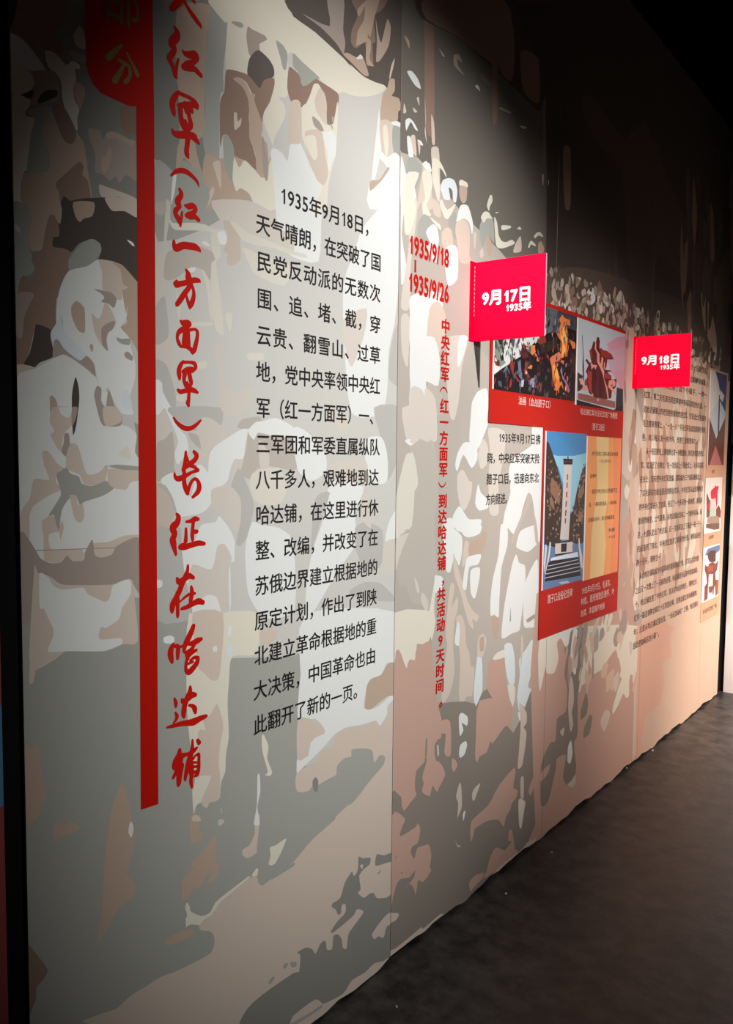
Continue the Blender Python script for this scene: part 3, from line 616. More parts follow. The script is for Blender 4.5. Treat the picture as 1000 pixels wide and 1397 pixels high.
MURAL_B = """u 2000,3181 3103,3694 3181,2394 2908,2423 2666,2502 2402,2574 2260,2636 2130,2681 2010,2701
b 2152,3192 2202,3215 2222,2801 2170,2793 2159,3049
t 2164,2889 2174,2822 2170,2793
p 2170,2793 2180,2740 2167,2773
p 2203,2842 2221,2819 2227,2755 2210,2754
w 2065,2926 2092,2938 2125,2926 2142,2902 2109,2901
t 2047,3030 2074,3024 2075,3001
p 2119,2864 2131,2872 2135,2846
p 2099,2829 2124,2824 2107,2816
p 2051,2826 2064,2803 2048,2794
w 2060,2775 2080,2789 2104,2785 2129,2766 2113,2765 2088,2780 2065,2745
p 2089,2735 2113,2745 2123,2681 2090,2698
w 2069,2728 2089,2730 2107,2673 2079,2672
w 2126,2737 2147,2739 2159,2729 2143,2726
p 2126,2737 2143,2726 2139,2690
d 2075,2662 2115,2676 2157,2653 2133,2595 2117,2577 2068,2614
p 2161,2659 2173,2681 2208,2668 2200,2642 2220,2542 2135,2521 2142,2588
w 2169,2680 2199,2682 2208,2663 2187,2666
p 2206,2734 2250,2747 2261,2659 2264,2553 2244,2654 2217,2666
w 2039,2660 2068,2609 2092,2602 2117,2577 2127,2519 2043,2497
w 2042,2517 2062,2522 2048,2418 2075,2321 2048,2261
A 2070,2524 2135,2541 2099,2335 2094,2194 2049,2187 2056,2253 2089,2403
f 2128,2469 2151,2545 2231,2483 2171,2455
w 2179,2457 2231,2488 2259,2441 2252,2366 2181,2400
w 2093,2217 2142,2249 2282,2272 2286,2123 2233,2092 2216,2041 2165,2011 2121,2079
f 2210,1966 2292,1932 2294,1861 2195,1856
w 2122,2031 2192,1974 2195,1856 2102,1851
A 2050,2159 2094,2165 2090,2004 2057,2047
Y 2088,1717 2113,1722 2139,1703 2158,1619 2133,1590 2117,1561 2131,1482 2069,1456 2037,1444 2035,1574 2065,1669
A 2038,1437 2119,1458 2087,1406 2055,1375 2040,1337
f 2104,1742 2180,1778 2251,1760 2283,1617 2259,1474 2282,1301 2255,1284 2265,1256 2249,1170 2213,1191 2193,1245 2177,1206 2125,1224 2098,1277 2057,1284 2047,1351 2071,1402 2111,1458 2127,1482 2117,1571 2158,1609 2148,1679
A 2064,1870 2212,1878 2224,1764 2163,1772 2112,1747 2087,1766
w 2079,1765 2163,1772 2112,1747
A 2193,1245 2230,1209 2222,1169 2185,1215
A 2144,1306 2166,1279 2176,1247 2158,1254
y 2034,1198 2268,1164 2252,1062 2198,1061 2170,1117 2163,1067 2155,1018 2105,1000 2066,1065 2038,1026
s 2038,1026 2066,1065 2105,997 2156,1007 2172,1071 2203,1060 2234,1070 2253,1025 2274,931 2296,819 2309,719 2291,670 2307,617 2236,633 2228,609 2211,572 2221,520 2194,524 2175,562 2115,520 2073,514 2091,461 2049,477
m 2228,1118 2247,1099 2258,1024 2274,931 2259,982 2238,1069
z 2230,720 2239,701 2231,655 2245,651 2210,614 2211,582 2221,531 2258,502 2276,534 2315,505 2326,375 2091,461 2078,507 2167,533 2161,603 2192,620 2223,637 2222,669
z 2304,699 2316,717 2319,629 2302,635 2282,673
y 2116,1165 2221,1154 2247,1208 2272,1293 2291,1291 2319,1282 2320,1240 2274,1235 2267,1142 2268,1111 2259,1091 2224,1061 2179,1069 2153,1068 2146,1009 2111,1011
s 2111,1011 2154,1017 2162,1052 2242,1068 2262,1007 2277,940 2294,841 2314,803 2325,757 2384,742 2386,686 2117,760
w 2267,1293 2290,1293 2319,1282 2316,1235 2269,1236
w 2324,1429 2371,1458 2442,1421 2444,1361 2425,1314 2394,1349 2367,1298 2337,1312
p 2384,1366 2405,1332 2447,1257 2492,1174 2535,1129 2574,1106 2558,1086 2526,1102 2538,1061 2505,1083 2472,1144 2439,1214 2396,1284
p 2463,1403 2494,1390 2496,1351 2446,1306
t 2494,1390 2547,1402 2611,1432 2623,1397 2581,1343 2496,1345
w 2430,1465 2577,1456 2567,1423 2493,1414 2452,1426
w 2466,1304 2486,1341 2581,1343 2561,1306 2497,1301 2480,1220 2453,1234
w 2508,1289 2572,1293 2574,1254 2544,1178 2511,1205
w 2730,1447 2784,1432 2787,1361 2743,1276 2731,1142 2728,1077 2692,1094 2664,1093 2661,1163 2675,1237 2717,1331
t 2670,1092 2728,1071 2736,1022 2709,986 2684,1019
w 2756,989 2774,1124 2828,1273 2863,1318 2891,1279 2943,1262 2948,1174 2916,1024 2904,994 2841,993
d 2824,1105 2832,1049 2820,1048
w 2942,1013 2941,1175 3010,1255 3064,1269 3071,1005 2997,992
w 2862,1355 2897,1413 3055,1428 3066,1358 2967,1319 2875,1342
m 2968,1031 3048,1044 3049,1028 2982,1016
p 2412,1125 2447,1128 2474,1088 2487,1008 2509,976 2522,923 2549,906 2536,806 2494,810 2464,772 2441,833 2447,960 2424,1063
w 2422,1107 2438,1083 2435,1017 2405,1034
p 2344,1088 2368,1250 2398,1241 2380,1168 2419,1201 2421,1151 2402,1111 2395,1025 2408,924 2381,853 2342,824 2323,845 2339,949 2355,1032
v 2569,947 2602,941 2613,817 2583,716 2547,803
p 2569,953 2572,1015 2604,1033 2633,1010 2634,981 2608,940
t 2583,1013 2616,1019 2618,967 2590,966
s 2654,907 2700,916 2784,906 2801,793 2843,678 2859,606 2785,591 2703,569 2685,583 2646,544 2601,545 2579,528 2565,550 2570,624 2595,687 2625,791 2647,809
y 2688,918 2722,935 2782,936 2784,906 2712,908
v 2781,955 2843,949 2872,876 2876,782 2839,772 2799,842
y 2814,784 2877,764 2880,707 2856,682
v 2911,869 2974,907 3027,936 3037,870 3021,783 2996,737 3032,710 3002,633 2960,662 2921,647 2899,715 2920,804
p 2925,972 2947,925 2925,828
w 2909,643 2961,637 2990,597 2937,592
y 3102,831 3140,916 3288,917 3298,752 3207,750 3211,689 3114,605 3077,641
s 3070,636 3128,602 3211,696 3222,747 3298,745 3318,430 3077,496
z 2013,576 2123,523 2175,526 2165,561 2172,621 2226,642 2414,747 2550,741 2647,805 2874,566 3064,743 3081,431 3466,369 3475,237 3283,233 3110,-115 2342,-158 2027,-120
s 2114,885 2294,842 2324,791 2316,734 2289,693 2285,651 2310,616 2340,586 2356,548 2322,520 2304,504 2275,536 2257,504 2210,535 2219,564 2209,589 2235,639 2225,653 2172,621 2165,561 2175,537 2140,522 2089,525 2080,893
z 2314,826 2560,767 2570,625 2568,551 2419,578 2333,659 2325,770
s 2320,760 2384,743 2393,619 2368,616 2348,638 2356,702 2326,715
z 2228,721 2237,713 2234,655 2225,658
z 2285,683 2308,693 2315,620 2296,621 2285,651
p 2299,674 2308,677 2314,642 2305,634
w 2444,745 2465,755 2507,728 2503,695 2466,717 2477,685 2452,670
w 2449,603 2458,634 2495,638 2506,620 2491,590 2460,583
s 2403,599 2429,581 2440,560 2415,543 2400,567
s 2570,625 2592,771 2842,711 2859,614 2797,612 2703,571 2685,585 2657,548 2601,547 2585,528 2568,551
p 2458,487 2469,472 2477,389 2447,354 2443,336 2450,410 2434,444
p 2551,416 2572,432 2611,437 2595,413 2568,381 2552,392
w 2484,352 2494,366 2504,359 2490,327
s 2547,224 2549,305 2678,325 2758,377 2881,413 2901,394 2885,329 2925,303 2913,275 2875,263 2863,242 2826,223 2809,185 2764,233 2669,262 2578,265 2568,246
p 2434,273 2450,250 2477,234 2451,241
s 3069,657 3113,613 3307,600 3319,403 3242,418 3153,410 3081,437 3070,513
s 3035,247 3027,276 3100,346 3183,401 3227,409 3242,411 3159,300 3089,276 3049,242
s 3326,282 3267,238 3211,160 3138,158 3099,92 3032,30 3146,20 3343,16
p 2919,686 2988,625 2991,579 2965,567 2993,534 2983,472 2960,402 2920,401 2929,487 2937,593
p 2949,347 2976,345 2980,253 2953,262
y 2934,259 2995,231 2990,197 2967,124 2946,141
s 2855,150 2881,146 2911,51 2885,49 2820,77 2883,94 2850,113
s 2699,98 2745,123 2820,81 2871,67 2938,34 2899,24 2725,26 2655,31 2677,58
s 2542,61 2585,72 2654,55 2643,36 2576,28 2554,20
p 2978,25 3032,37 3132,12 2926,6 2725,19 2823,29
s 2032,512 2108,475 2092,450 2084,422 2170,421 2183,432 2202,404 2189,360 2154,358 2146,340 2168,310 2185,341 2235,332 2259,323 2274,278 2266,238 2275,223 2248,207 2220,203 2193,220 2180,172 2166,205 2139,232 2118,223 2165,242 2174,265 2139,254 2087,270 2062,255 2046,221 2022,191
z 2092,450 2142,473 2196,454 2183,432 2170,421 2084,422
p 2014,179 2064,161 2081,148 2065,135 2015,145
z 2052,355 2068,361 2064,355
z 2087,289 2095,293 2099,285
p 2017,18 2017,44 2067,35 2153,35 2215,37 2234,25 2338,29 2349,7 2059,-19
y 2139,2635 2108,2571 2126,2515 2095,2437 2063,2430 2059,2603
w 2155,2668 2180,2685 2211,2665 2198,2652 2173,2659
y 2156,2640 2198,2661 2217,2624 2201,2571 2184,2543 2211,2517 2168,2506 2159,2542 2175,2565
y 2214,2704 2258,2708 2295,2679 2300,2666 2273,2683 2250,2681 2261,2612 2253,2571 2216,2638
v 2265,2622 2278,2650 2314,2668 2351,2670 2371,2641 2363,2599 2344,2599 2339,2632 2315,2636 2326,2599 2289,2590 2275,2605
y 2275,2586 2308,2560 2363,2594 2318,2533 2291,2531 2262,2568
y 2380,2673 2394,2685 2433,2685 2439,2672 2409,2659 2385,2662
t 2385,2660 2434,2668 2430,2621 2406,2607 2386,2625
d 2373,2581 2318,2533 2329,2491 2377,2471 2385,2534 2355,2572
p 2370,2535 2418,2554 2448,2543 2460,2500 2457,2437 2478,2415 2399,2399 2377,2461 2362,2498
w 2370,2545 2388,2590 2411,2604 2446,2605 2478,2556 2474,2513 2453,2550 2418,2557 2370,2535
d 2135,2465 2143,2486 2176,2513 2256,2498 2265,2466 2258,2416 2213,2426 2145,2411
w 2182,2457 2220,2490 2247,2486 2261,2451 2249,2414 2213,2426
y 2202,2510 2264,2500 2270,2482 2229,2497
p 2218,2576 2263,2563 2268,2526 2228,2526
p 2279,2479 2310,2501 2338,2498 2349,2450 2308,2426 2280,2440
w 2294,2413 2321,2441 2359,2452 2383,2432 2381,2340 2325,2305 2306,2346
y 2574,2642 2593,2682 2609,2687 2614,2668 2595,2642 2590,2625
d 2534,2574 2618,2610 2633,2516 2588,2539 2548,2482 2525,2525
y 2533,2590 2553,2613 2585,2621 2613,2604 2575,2595 2555,2574 2539,2581
y 2634,2630 2661,2640 2650,2632
y 2629,2613 2652,2597 2665,2556 2688,2539 2722,2541 2768,2560 2793,2551 2712,2517 2667,2507 2644,2519
y 2686,2596 2754,2610 2755,2601 2692,2579
y 2808,2611 2831,2625 2844,2616
y 2952,2615 2977,2635 3009,2643 3037,2631 2990,2626 2965,2609
y 2903,2563 2927,2592 2966,2586 2967,2577 2928,2577 2916,2560
t 2992,2594 3018,2609 3046,2588 3040,2569 2994,2556
p 2484,2521 2505,2525 2496,2466 2486,2479
p 2528,2462 2548,2482 2559,2458 2539,2443
t 2568,2513 2588,2539 2617,2513 2613,2474 2592,2462
p 2799,2552 2839,2590 2848,2534 2782,2515
w 3088,2579 3121,2613 3143,2590 3153,2543 3141,2516 3174,2510 3180,2411 3084,2407 3068,2562
p 3113,2621 3165,2662 3166,2632 3127,2617
w 2101,2194 2184,2227 2255,2218 2212,2148 2188,2062 2104,2052
p 2210,2211 2272,2241 2320,2178 2277,2072 2197,2063
w 2103,2092 2153,2107 2240,2118 2278,2048 2271,1957 2200,1966 2174,1939 2107,1934
A 2322,2129 2457,2146 2421,2037 2405,1920 2378,1846 2349,1855 2327,1951 2323,2078
w 2398,2138 2457,2146 2420,2058 2391,2034
w 2496,1916 2536,1956 2600,1972 2613,1917 2605,1856 2611,1834 2555,1755 2513,1732 2481,1775 2488,1861
A 2555,1755 2586,1783 2620,1745 2612,1689 2569,1667 2546,1711
A 2617,1823 2743,1816 2747,1736 2705,1609 2710,1493 2642,1496 2626,1610 2632,1745
w 2388,1683 2402,1726 2440,1763 2481,1767 2533,1755 2541,1705 2500,1672 2442,1721 2404,1662
A 2404,1646 2433,1667 2454,1656 2486,1624 2507,1618 2498,1563 2459,1516 2428,1533 2406,1588
w 2549,1612 2572,1578 2617,1554 2629,1520 2564,1511 2531,1540
w 2375,1493 2418,1534 2459,1505 2491,1482 2576,1477 2566,1450 2462,1434 2401,1449
w 2313,1481 2370,1493 2391,1455 2403,1390 2325,1396
w 2758,1491 2802,1572 2786,1666 2832,1713 2970,1763 2982,1788 2979,1843 3081,1840 3087,1354 3042,1414 2995,1542 2954,1568 2906,1496 2883,1430 2834,1403 2784,1431 2763,1361 2728,1364
f 2954,1568 2995,1542 2908,1453 2836,1369 2823,1386 2931,1513
f 2997,1511 3042,1427 3059,1352 3032,1359
A 2191,1941 2254,1910 2268,1770 2222,1774 2194,1842
A 2107,1934 2174,1935 2202,1877 2187,1792 2111,1756
Y 2112,1717 2137,1703 2156,1619 2140,1609 2133,1521 2117,1477
s 3055,1130 4083,1077 4281,816 4358,-9 3177,-61 3118,-38
y 3094,925 3331,924 3378,930 4427,760 4506,444 4217,531 4205,418 4162,412 4116,447 4056,405 3977,369 3973,409 4048,503 4086,543 4035,657 3953,665 3854,662 3798,642 3669,640 3617,621 3548,615 3529,633 3551,816 3349,887 3272,880 3292,802 3250,742 3175,758 3159,788 3107,687
s 3854,662 3989,713 4039,609 4064,555 4027,500 3847,509 3881,571 3839,611
z 3352,845 3428,908 3580,898 3586,810 3546,637 3516,579 3529,387 3489,347 3523,221 3494,158 3427,161 3375,217 3401,316 3305,330 3293,278 3224,155 3150,160 3140,346 3224,423 3284,419 3294,520 3387,531 3397,634 3360,712 3372,779
w 3420,784 3444,906 3495,897 3468,796 3491,699 3467,690
p 3426,691 3461,648 3475,559 3454,508 3475,445 3443,418 3411,547
w 3423,352 3455,372 3475,308 3454,261 3419,282
p 3427,165 3476,171 3517,187 3519,149 3487,131
p 3329,449 3376,457 3363,418
s 3142,312 3229,325 3216,288 3144,271
z 3621,569 3643,505 3628,456 3559,445 3564,502
z 3665,440 3703,423 3672,348 3601,345 3606,396
p 3809,372 3873,418 3935,387 3918,344 3863,304
w 3268,948 3411,925 3384,832 3335,869
d 3679,756 3680,867 3744,863 3751,765 3697,749
o 4284,783 4958,673 4921,494 4810,497 4758,480 4798,363 4730,242 4601,238 4479,216 4461,151 4471,53 4330,42
c 4810,497 4921,494 4958,673 6390,439 6469,-61 5332,7 4471,53 4461,151 4479,216 4601,238 4730,242 4798,363 4758,480
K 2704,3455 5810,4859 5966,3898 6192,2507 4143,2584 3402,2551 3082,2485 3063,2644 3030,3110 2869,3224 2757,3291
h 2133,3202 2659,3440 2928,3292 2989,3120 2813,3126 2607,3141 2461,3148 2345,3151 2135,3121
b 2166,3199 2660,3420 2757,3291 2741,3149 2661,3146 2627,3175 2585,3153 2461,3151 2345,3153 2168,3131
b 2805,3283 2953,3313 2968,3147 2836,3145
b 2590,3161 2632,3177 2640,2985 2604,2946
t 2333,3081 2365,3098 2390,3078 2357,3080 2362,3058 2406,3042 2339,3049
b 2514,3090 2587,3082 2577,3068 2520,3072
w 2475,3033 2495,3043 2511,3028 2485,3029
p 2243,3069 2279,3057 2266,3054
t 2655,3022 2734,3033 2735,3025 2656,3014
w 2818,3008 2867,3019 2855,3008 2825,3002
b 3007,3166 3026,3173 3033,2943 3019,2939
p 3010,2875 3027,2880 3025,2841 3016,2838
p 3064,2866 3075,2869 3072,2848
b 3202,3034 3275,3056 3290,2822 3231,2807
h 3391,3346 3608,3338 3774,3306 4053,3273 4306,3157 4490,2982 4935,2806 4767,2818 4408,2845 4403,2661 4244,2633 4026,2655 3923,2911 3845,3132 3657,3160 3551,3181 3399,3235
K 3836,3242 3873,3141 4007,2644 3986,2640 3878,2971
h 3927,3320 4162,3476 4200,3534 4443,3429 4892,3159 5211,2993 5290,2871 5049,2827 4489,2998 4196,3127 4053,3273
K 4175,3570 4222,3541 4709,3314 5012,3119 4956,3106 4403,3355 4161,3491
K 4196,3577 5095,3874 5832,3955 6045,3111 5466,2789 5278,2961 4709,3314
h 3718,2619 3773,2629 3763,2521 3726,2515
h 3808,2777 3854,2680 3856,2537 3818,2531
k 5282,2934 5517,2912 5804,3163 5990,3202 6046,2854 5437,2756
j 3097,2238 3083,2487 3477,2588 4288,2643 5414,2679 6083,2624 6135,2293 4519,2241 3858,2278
p 3951,2349 4136,2380 4121,2309 4139,2104 4251,2089 4262,1979 4322,1821 4271,1644 3991,1646
c 4239,2214 5108,2353 5462,2333 5592,1635 4271,1644 4322,1821 4230,2072
w 3493,2484 3532,2514 3576,2505 3588,2459 3538,2431 3503,2452
y 3612,2484 3654,2518 3708,2514 3746,2492 3824,2462 3808,2430 3729,2475 3657,2477 3623,2451
y 3840,2507 3893,2559 3934,2545 3980,2486 3918,2498 3879,2499
y 3905,2423 3945,2421 3929,2375
y 4125,2500 4166,2515 4192,2480 4129,2455
y 4440,2533 4487,2548 4471,2464 4435,2467
y 4800,2052 4910,2058 5076,1638 4738,1641 4734,1918
p 4022,2004 4165,2067 4279,2035 4226,1644 4066,1738
w 4101,1816 4162,1856 4195,1739 4117,1645 4069,1699
t 5240,2772 5369,2766 5557,2633 5691,2435 5510,2473 5329,2582
k 5638,2801 5811,2869 5893,2579 5683,2493
c 4160,1753 5452,1770 5479,1195 4713,1250 5303,1033 5148,778 4237,907
y 4717,1760 4859,1762 4922,1581 4823,1529 4756,1584
y 4655,1424 4769,1471 4817,1403 4753,1247 4655,1241
y 5074,1210 5281,1209 5208,1043 5096,1026
y 4274,1598 4414,1595 4389,1485 4251,1477
s 4006,1336 4126,1411 4221,1262 4188,1084 4040,935
y 4063,1038 4120,1115 4144,1208 4122,1091
s 4331,1718 4453,1557 4460,1495 4344,1400 4278,1196 4353,1128 4522,1239 4534,1492 4400,1731
s 4546,1732 4700,1734 4787,1484 4693,1435 4603,1554
y 4256,689 4314,678 4308,491 4253,483
p 4285,496 4320,489 4327,44 4291,54
f 2097,1469 2249,1465 2249,1462 2097,1465
b 4487,2337 4489,2326 4484,2317 4468,2330 4457,2341 4458,2358 4466,2357
t 3375,2382 3362,2367 3350,2357 3351,2375 3357,2395 3372,2422 3380,2408
m 3955,2343 3958,2321 3944,2314 3928,2323 3915,2350 3926,2356 3945,2354
t 3859,2347 3862,2330 3856,2331 3843,2336 3836,2346 3840,2359 3847,2359
b 3285,2451 3274,2428 3264,2428 3260,2437 3265,2456 3284,2472 3289,2470
t 3589,2386 3578,2363 3563,2354 3567,2376 3576,2395 3590,2413 3595,2416
b 5242,2230 5232,2206 5214,2207 5205,2216 5197,2230 5220,2242 5239,2241
m 4702,2356 4686,2335 4668,2328 4666,2344 4668,2362 4682,2378 4698,2373
j 5032,2400 5030,2378 5019,2379 4989,2389 4980,2410 4987,2428 5003,2427
j 4373,2351 4375,2332 4361,2328 4344,2339 4331,2357 4343,2363 4357,2358
b 5680,2346 5675,2328 5658,2318 5638,2322 5636,2345 5646,2358 5663,2358
t 4373,2305 4376,2281 4356,2272 4345,2291 4343,2313 4344,2326 4364,2319
m 4517,2303 4515,2286 4495,2281 4485,2289 4475,2309 4487,2316 4496,2319
y 5639,2417 5615,2387 5596,2389 5578,2392 5592,2422 5622,2443 5646,2440
b 3347,2403 3325,2378 3317,2369 3309,2387 3319,2407 3331,2426 3347,2422
j 5626,2288 5622,2273 5613,2264 5583,2278 5577,2298 5580,2314 5615,2311
m 4245,2427 4236,2420 4224,2414 4219,2419 4219,2433 4229,2441 4249,2438
t 3991,2497 3990,2486 3982,2479 3961,2485 3962,2494 3970,2505 3988,2508
b 3841,2526 3845,2499 3832,2485 3815,2508 3816,2530 3822,2540 3835,2547
b 3200,2386 3196,2375 3185,2372 3171,2371 3168,2387 3170,2397 3193,2397
b 3390,2425 3386,2406 3365,2390 3352,2408 3343,2430 3349,2436 3365,2439
t 3491,2444 3475,2425 3464,2423 3453,2430 3449,2447 3463,2454 3478,2457
b 4894,2299 4895,2283 4874,2278 4843,2285 4835,2304 4842,2310 4863,2311
b 3933,2329 3922,2311 3905,2309 3889,2310 3892,2327 3903,2336 3921,2333
p 3197,2392 3195,2376 3180,2370 3165,2373 3159,2389 3173,2403 3186,2401
m 4526,2455 4514,2437 4502,2439 4495,2444 4502,2460 4514,2473 4524,2466
m 4032,2358 4024,2335 4006,2325 3997,2346 4001,2362 4014,2382 4036,2379
b 5337,2484 5313,2464 5295,2447 5290,2468 5294,2481 5314,2505 5335,2498
y 3692,2499 3695,2478 3685,2464 3679,2483 3676,2501 3680,2511 3690,2516
b 4785,2496 4772,2480 4752,2474 4743,2485 4742,2498 4763,2517 4782,2513
y 3351,2379 3349,2369 3344,2359 3336,2369 3336,2387 3339,2407 3349,2400
t 4463,2423 4456,2406 4443,2400 4437,2411 4437,2423 4446,2430 4459,2428
y 4442,2384 4436,2365 4413,2356 4403,2372 4397,2384 4416,2398 4430,2396
b 3664,2535 3669,2514 3654,2510 3632,2507 3619,2535 3624,2561 3643,2552
b 4106,2502 4103,2478 4090,2471 4074,2477 4066,2513 4079,2522 4087,2521
p 5044,2296 5045,2288 5011,2278 4995,2288 4991,2300 5014,2310 5031,2311
m 5655,2441 5647,2421 5636,2410 5615,2422 5614,2440 5628,2458 5656,2457
p 4462,2342 4448,2317 4439,2315 4438,2331 4446,2353 4456,2368 4464,2356
p 5077,2468 5065,2436 5059,2430 5041,2439 5036,2469 5054,2479 5071,2483
b 4868,2457 4858,2444 4845,2435 4832,2448 4829,2460 4842,2469 4853,2469
m 4102,2304 4103,2288 4098,2280 4085,2288 4080,2300 4083,2314 4091,2309
t 3657,2347 3652,2337 3634,2334 3629,2339 3627,2350 3640,2359 3653,2354
m 5815,2277 5831,2254 5819,2243 5795,2257 5769,2279 5763,2302 5795,2288
b 3174,2395 3164,2390 3149,2383 3138,2388 3143,2398 3152,2409 3166,2404
t 3328,2413 3328,2407 3318,2398 3303,2407 3297,2415 3298,2431 3314,2429
j 5048,2440 5054,2419 5024,2413 5001,2423 4999,2443 5019,2463 5042,2459
b 3219,2508 3224,2488 3217,2483 3207,2491 3197,2507 3202,2520 3210,2523
y 4835,2451 4831,2431 4812,2431 4803,2436 4792,2454 4803,2458 4829,2461
b 5274,2486 5273,2475 5249,2469 5231,2474 5238,2502 5251,2510 5276,2504
m 4876,2447 4869,2426 4848,2423 4841,2434 4837,2454 4859,2474 4872,2469
m 3489,2358 3481,2349 3474,2348 3464,2351 3461,2358 3470,2365 3486,2365
p 4130,2358 4131,2344 4108,2344 4085,2349 4080,2358 4095,2365 4117,2364
p 3242,2389 3232,2376 3227,2376 3222,2377 3227,2389 3236,2396 3240,2394
m 3856,2474 3847,2463 3836,2451 3835,2467 3838,2488 3851,2500 3860,2492
x 5073,2374 5079,2360 5063,2353 5045,2366 5034,2382 5044,2397 5056,2389
t 3589,2409 3590,2396 3577,2390 3566,2400 3565,2413 3568,2429 3583,2427
m 4203,2388 4201,2373 4189,2376 4181,2385 4181,2401 4189,2412 4201,2405
m 4819,2392 4810,2382 4791,2379 4770,2377 4772,2393 4780,2400 4807,2401
y 3304,2450 3296,2441 3289,2435 3281,2442 3287,2459 3299,2467 3304,2466
m 4053,2466 4047,2456 4037,2446 4029,2457 4030,2477 4041,2489 4047,2490
p 5753,2424 5743,2407 5715,2395 5711,2411 5717,2428 5730,2450 5755,2453
m 3648,2428 3641,2403 3627,2399 3603,2414 3602,2440 3609,2451 3628,2456
b 4935,2419 4928,2406 4902,2391 4886,2409 4885,2430 4908,2448 4927,2439
m 3850,2326 3841,2300 3824,2297 3812,2308 3817,2329 3829,2351 3846,2346
b 3277,2424 3275,2415 3267,2412 3250,2415 3250,2428 3253,2438 3265,2435
p 3659,2444 3656,2435 3637,2427 3612,2433 3602,2454 3616,2457 3639,2465
y 4145,2493 4131,2468 4117,2460 4101,2479 4100,2495 4125,2513 4133,2514
j 3206,2405 3194,2391 3174,2374 3172,2387 3176,2409 3190,2419 3200,2418
t 3769,2359 3754,2338 3737,2330 3726,2343 3741,2372 3757,2392 3768,2387
m 4789,2404 4775,2387 4755,2375 4755,2385 4768,2411 4786,2437 4799,2428
b 3176,2526 3177,2514 3166,2510 3142,2513 3142,2520 3148,2527 3165,2534
p 3722,2488 3719,2471 3707,2458 3688,2471 3671,2491 3683,2513 3698,2504
m 3228,2418 3220,2398 3212,2391 3199,2395 3202,2420 3217,2434 3225,2430
m 3731,2362 3725,2355 3711,2349 3703,2354 3706,2364 3718,2376 3731,2375
m 4744,2295 4737,2285 4712,2278 4692,2283 4697,2295 4718,2307 4734,2305
b 4074,2403 4071,2386 4065,2382 4058,2387 4052,2403 4062,2415 4069,2418
j 4475,2520 4472,2504 4456,2500 4437,2508 4445,2522 4453,2534 4469,2534
m 3850,2393 3835,2381 3818,2378 3804,2381 3807,2395 3826,2404 3842,2404
m 4143,2396 4135,2383 4119,2381 4090,2384 4088,2398 4109,2402 4130,2407
b 5606,2277 5603,2264 5590,2255 5547,2266 5538,2280 5553,2289 5583,2287
m 4273,2456 4268,2449 4254,2444 4242,2450 4241,2457 4255,2470 4268,2463
b 4298,2469 4293,2456 4272,2448 4260,2455 4261,2470 4285,2481 4300,2488
m 4770,2341 4766,2326 4752,2325 4734,2335 4725,2344 4744,2351 4756,2350
m 5759,2470 5756,2445 5742,2444 5728,2452 5718,2475 5724,2493 5738,2491
p 4132,2472 4135,2454 4125,2454 4111,2458 4091,2479 4095,2487 4114,2489
x 3978,2474 3975,2451 3960,2439 3943,2455 3938,2480 3952,2492 3972,2488
t 3713,2437 3700,2422 3689,2414 3670,2427 3665,2435 3691,2452 3708,2454
m 4616,2475 4612,2462 4600,2450 4586,2461 4577,2476 4595,2493 4605,2486
b 4162,2312 4158,2293 4136,2289 4122,2298 4122,2317 4129,2325 4142,2330
y 3760,2477 3746,2461 3732,2450 3711,2467 3715,2494 3728,2503 3743,2501
x 4434,2389 4426,2379 4410,2376 4404,2381 4402,2397 4418,2409 4433,2407
x 4148,2444 4139,2423 4124,2424 4104,2431 4101,2444 4113,2451 4136,2454
p 3546,2518 3551,2494 3540,2486 3530,2498 3523,2522 3528,2533 3540,2534
x 5437,2326 5443,2316 5430,2306 5412,2318 5404,2330 5406,2341 5426,2341
y 5634,2456 5632,2437 5612,2437 5604,2447 5600,2468 5611,2480 5622,2487
b 4154,2309 4149,2290 4134,2294 4122,2298 4126,2321 4144,2331 4156,2328
m 4009,2482 4004,2460 3989,2449 3977,2462 3967,2479 3986,2494 4004,2492
x 4256,2457 4240,2429 4224,2424 4204,2439 4199,2453 4230,2469 4243,2474
m 3886,2432 3875,2425 3855,2421 3846,2423 3853,2432 3868,2442 3881,2440
x 4918,2318 4907,2307 4894,2302 4886,2309 4890,2324 4906,2335 4921,2335
m 5509,2415 5496,2395 5480,2397 5467,2402 5468,2422 5482,2435 5512,2436
m 4678,2345 4677,2333 4666,2325 4652,2335 4648,2348 4649,2363 4669,2357
m 3977,2447 3980,2435 3960,2427 3945,2434 3933,2446 3948,2453 3967,2459
p 4002,2478 3996,2464 3987,2446 3981,2467 3983,2493 3988,2512 4001,2505
p 4516,2361 4506,2345 4481,2335 4476,2347 4480,2368 4495,2380 4514,2380
b 5311,2383 5300,2356 5289,2355 5276,2369 5287,2399 5297,2415 5311,2412
j 4381,2510 4380,2491 4361,2477 4346,2498 4344,2517 4351,2542 4370,2542
b 5499,2389 5478,2380 5469,2374 5452,2381 5452,2393 5478,2408 5493,2405
t 3895,2423 3888,2406 3879,2403 3875,2408 3878,2442 3888,2453 3895,2448
m 3813,2459 3799,2441 3777,2438 3762,2438 3762,2452 3783,2465 3793,2462
t 3362,2383 3356,2373 3350,2371 3346,2376 3353,2396 3360,2404 3366,2400
y 4181,2420 4177,2404 4154,2397 4139,2408 4134,2416 4150,2427 4161,2428
y 4007,2344 4003,2327 3993,2319 3987,2328 3987,2348 3996,2365 4001,2362
m 4318,2502 4323,2480 4315,2468 4301,2479 4286,2514 4291,2516 4304,2515
x 5507,2329 5484,2315 5466,2304 5458,2324 5458,2344 5482,2357 5499,2360
m 3460,2413 3456,2393 3441,2391 3432,2404 3429,2417 3433,2432 3450,2432
t 5160,2398 5153,2375 5132,2372 5119,2379 5113,2395 5116,2411 5148,2408
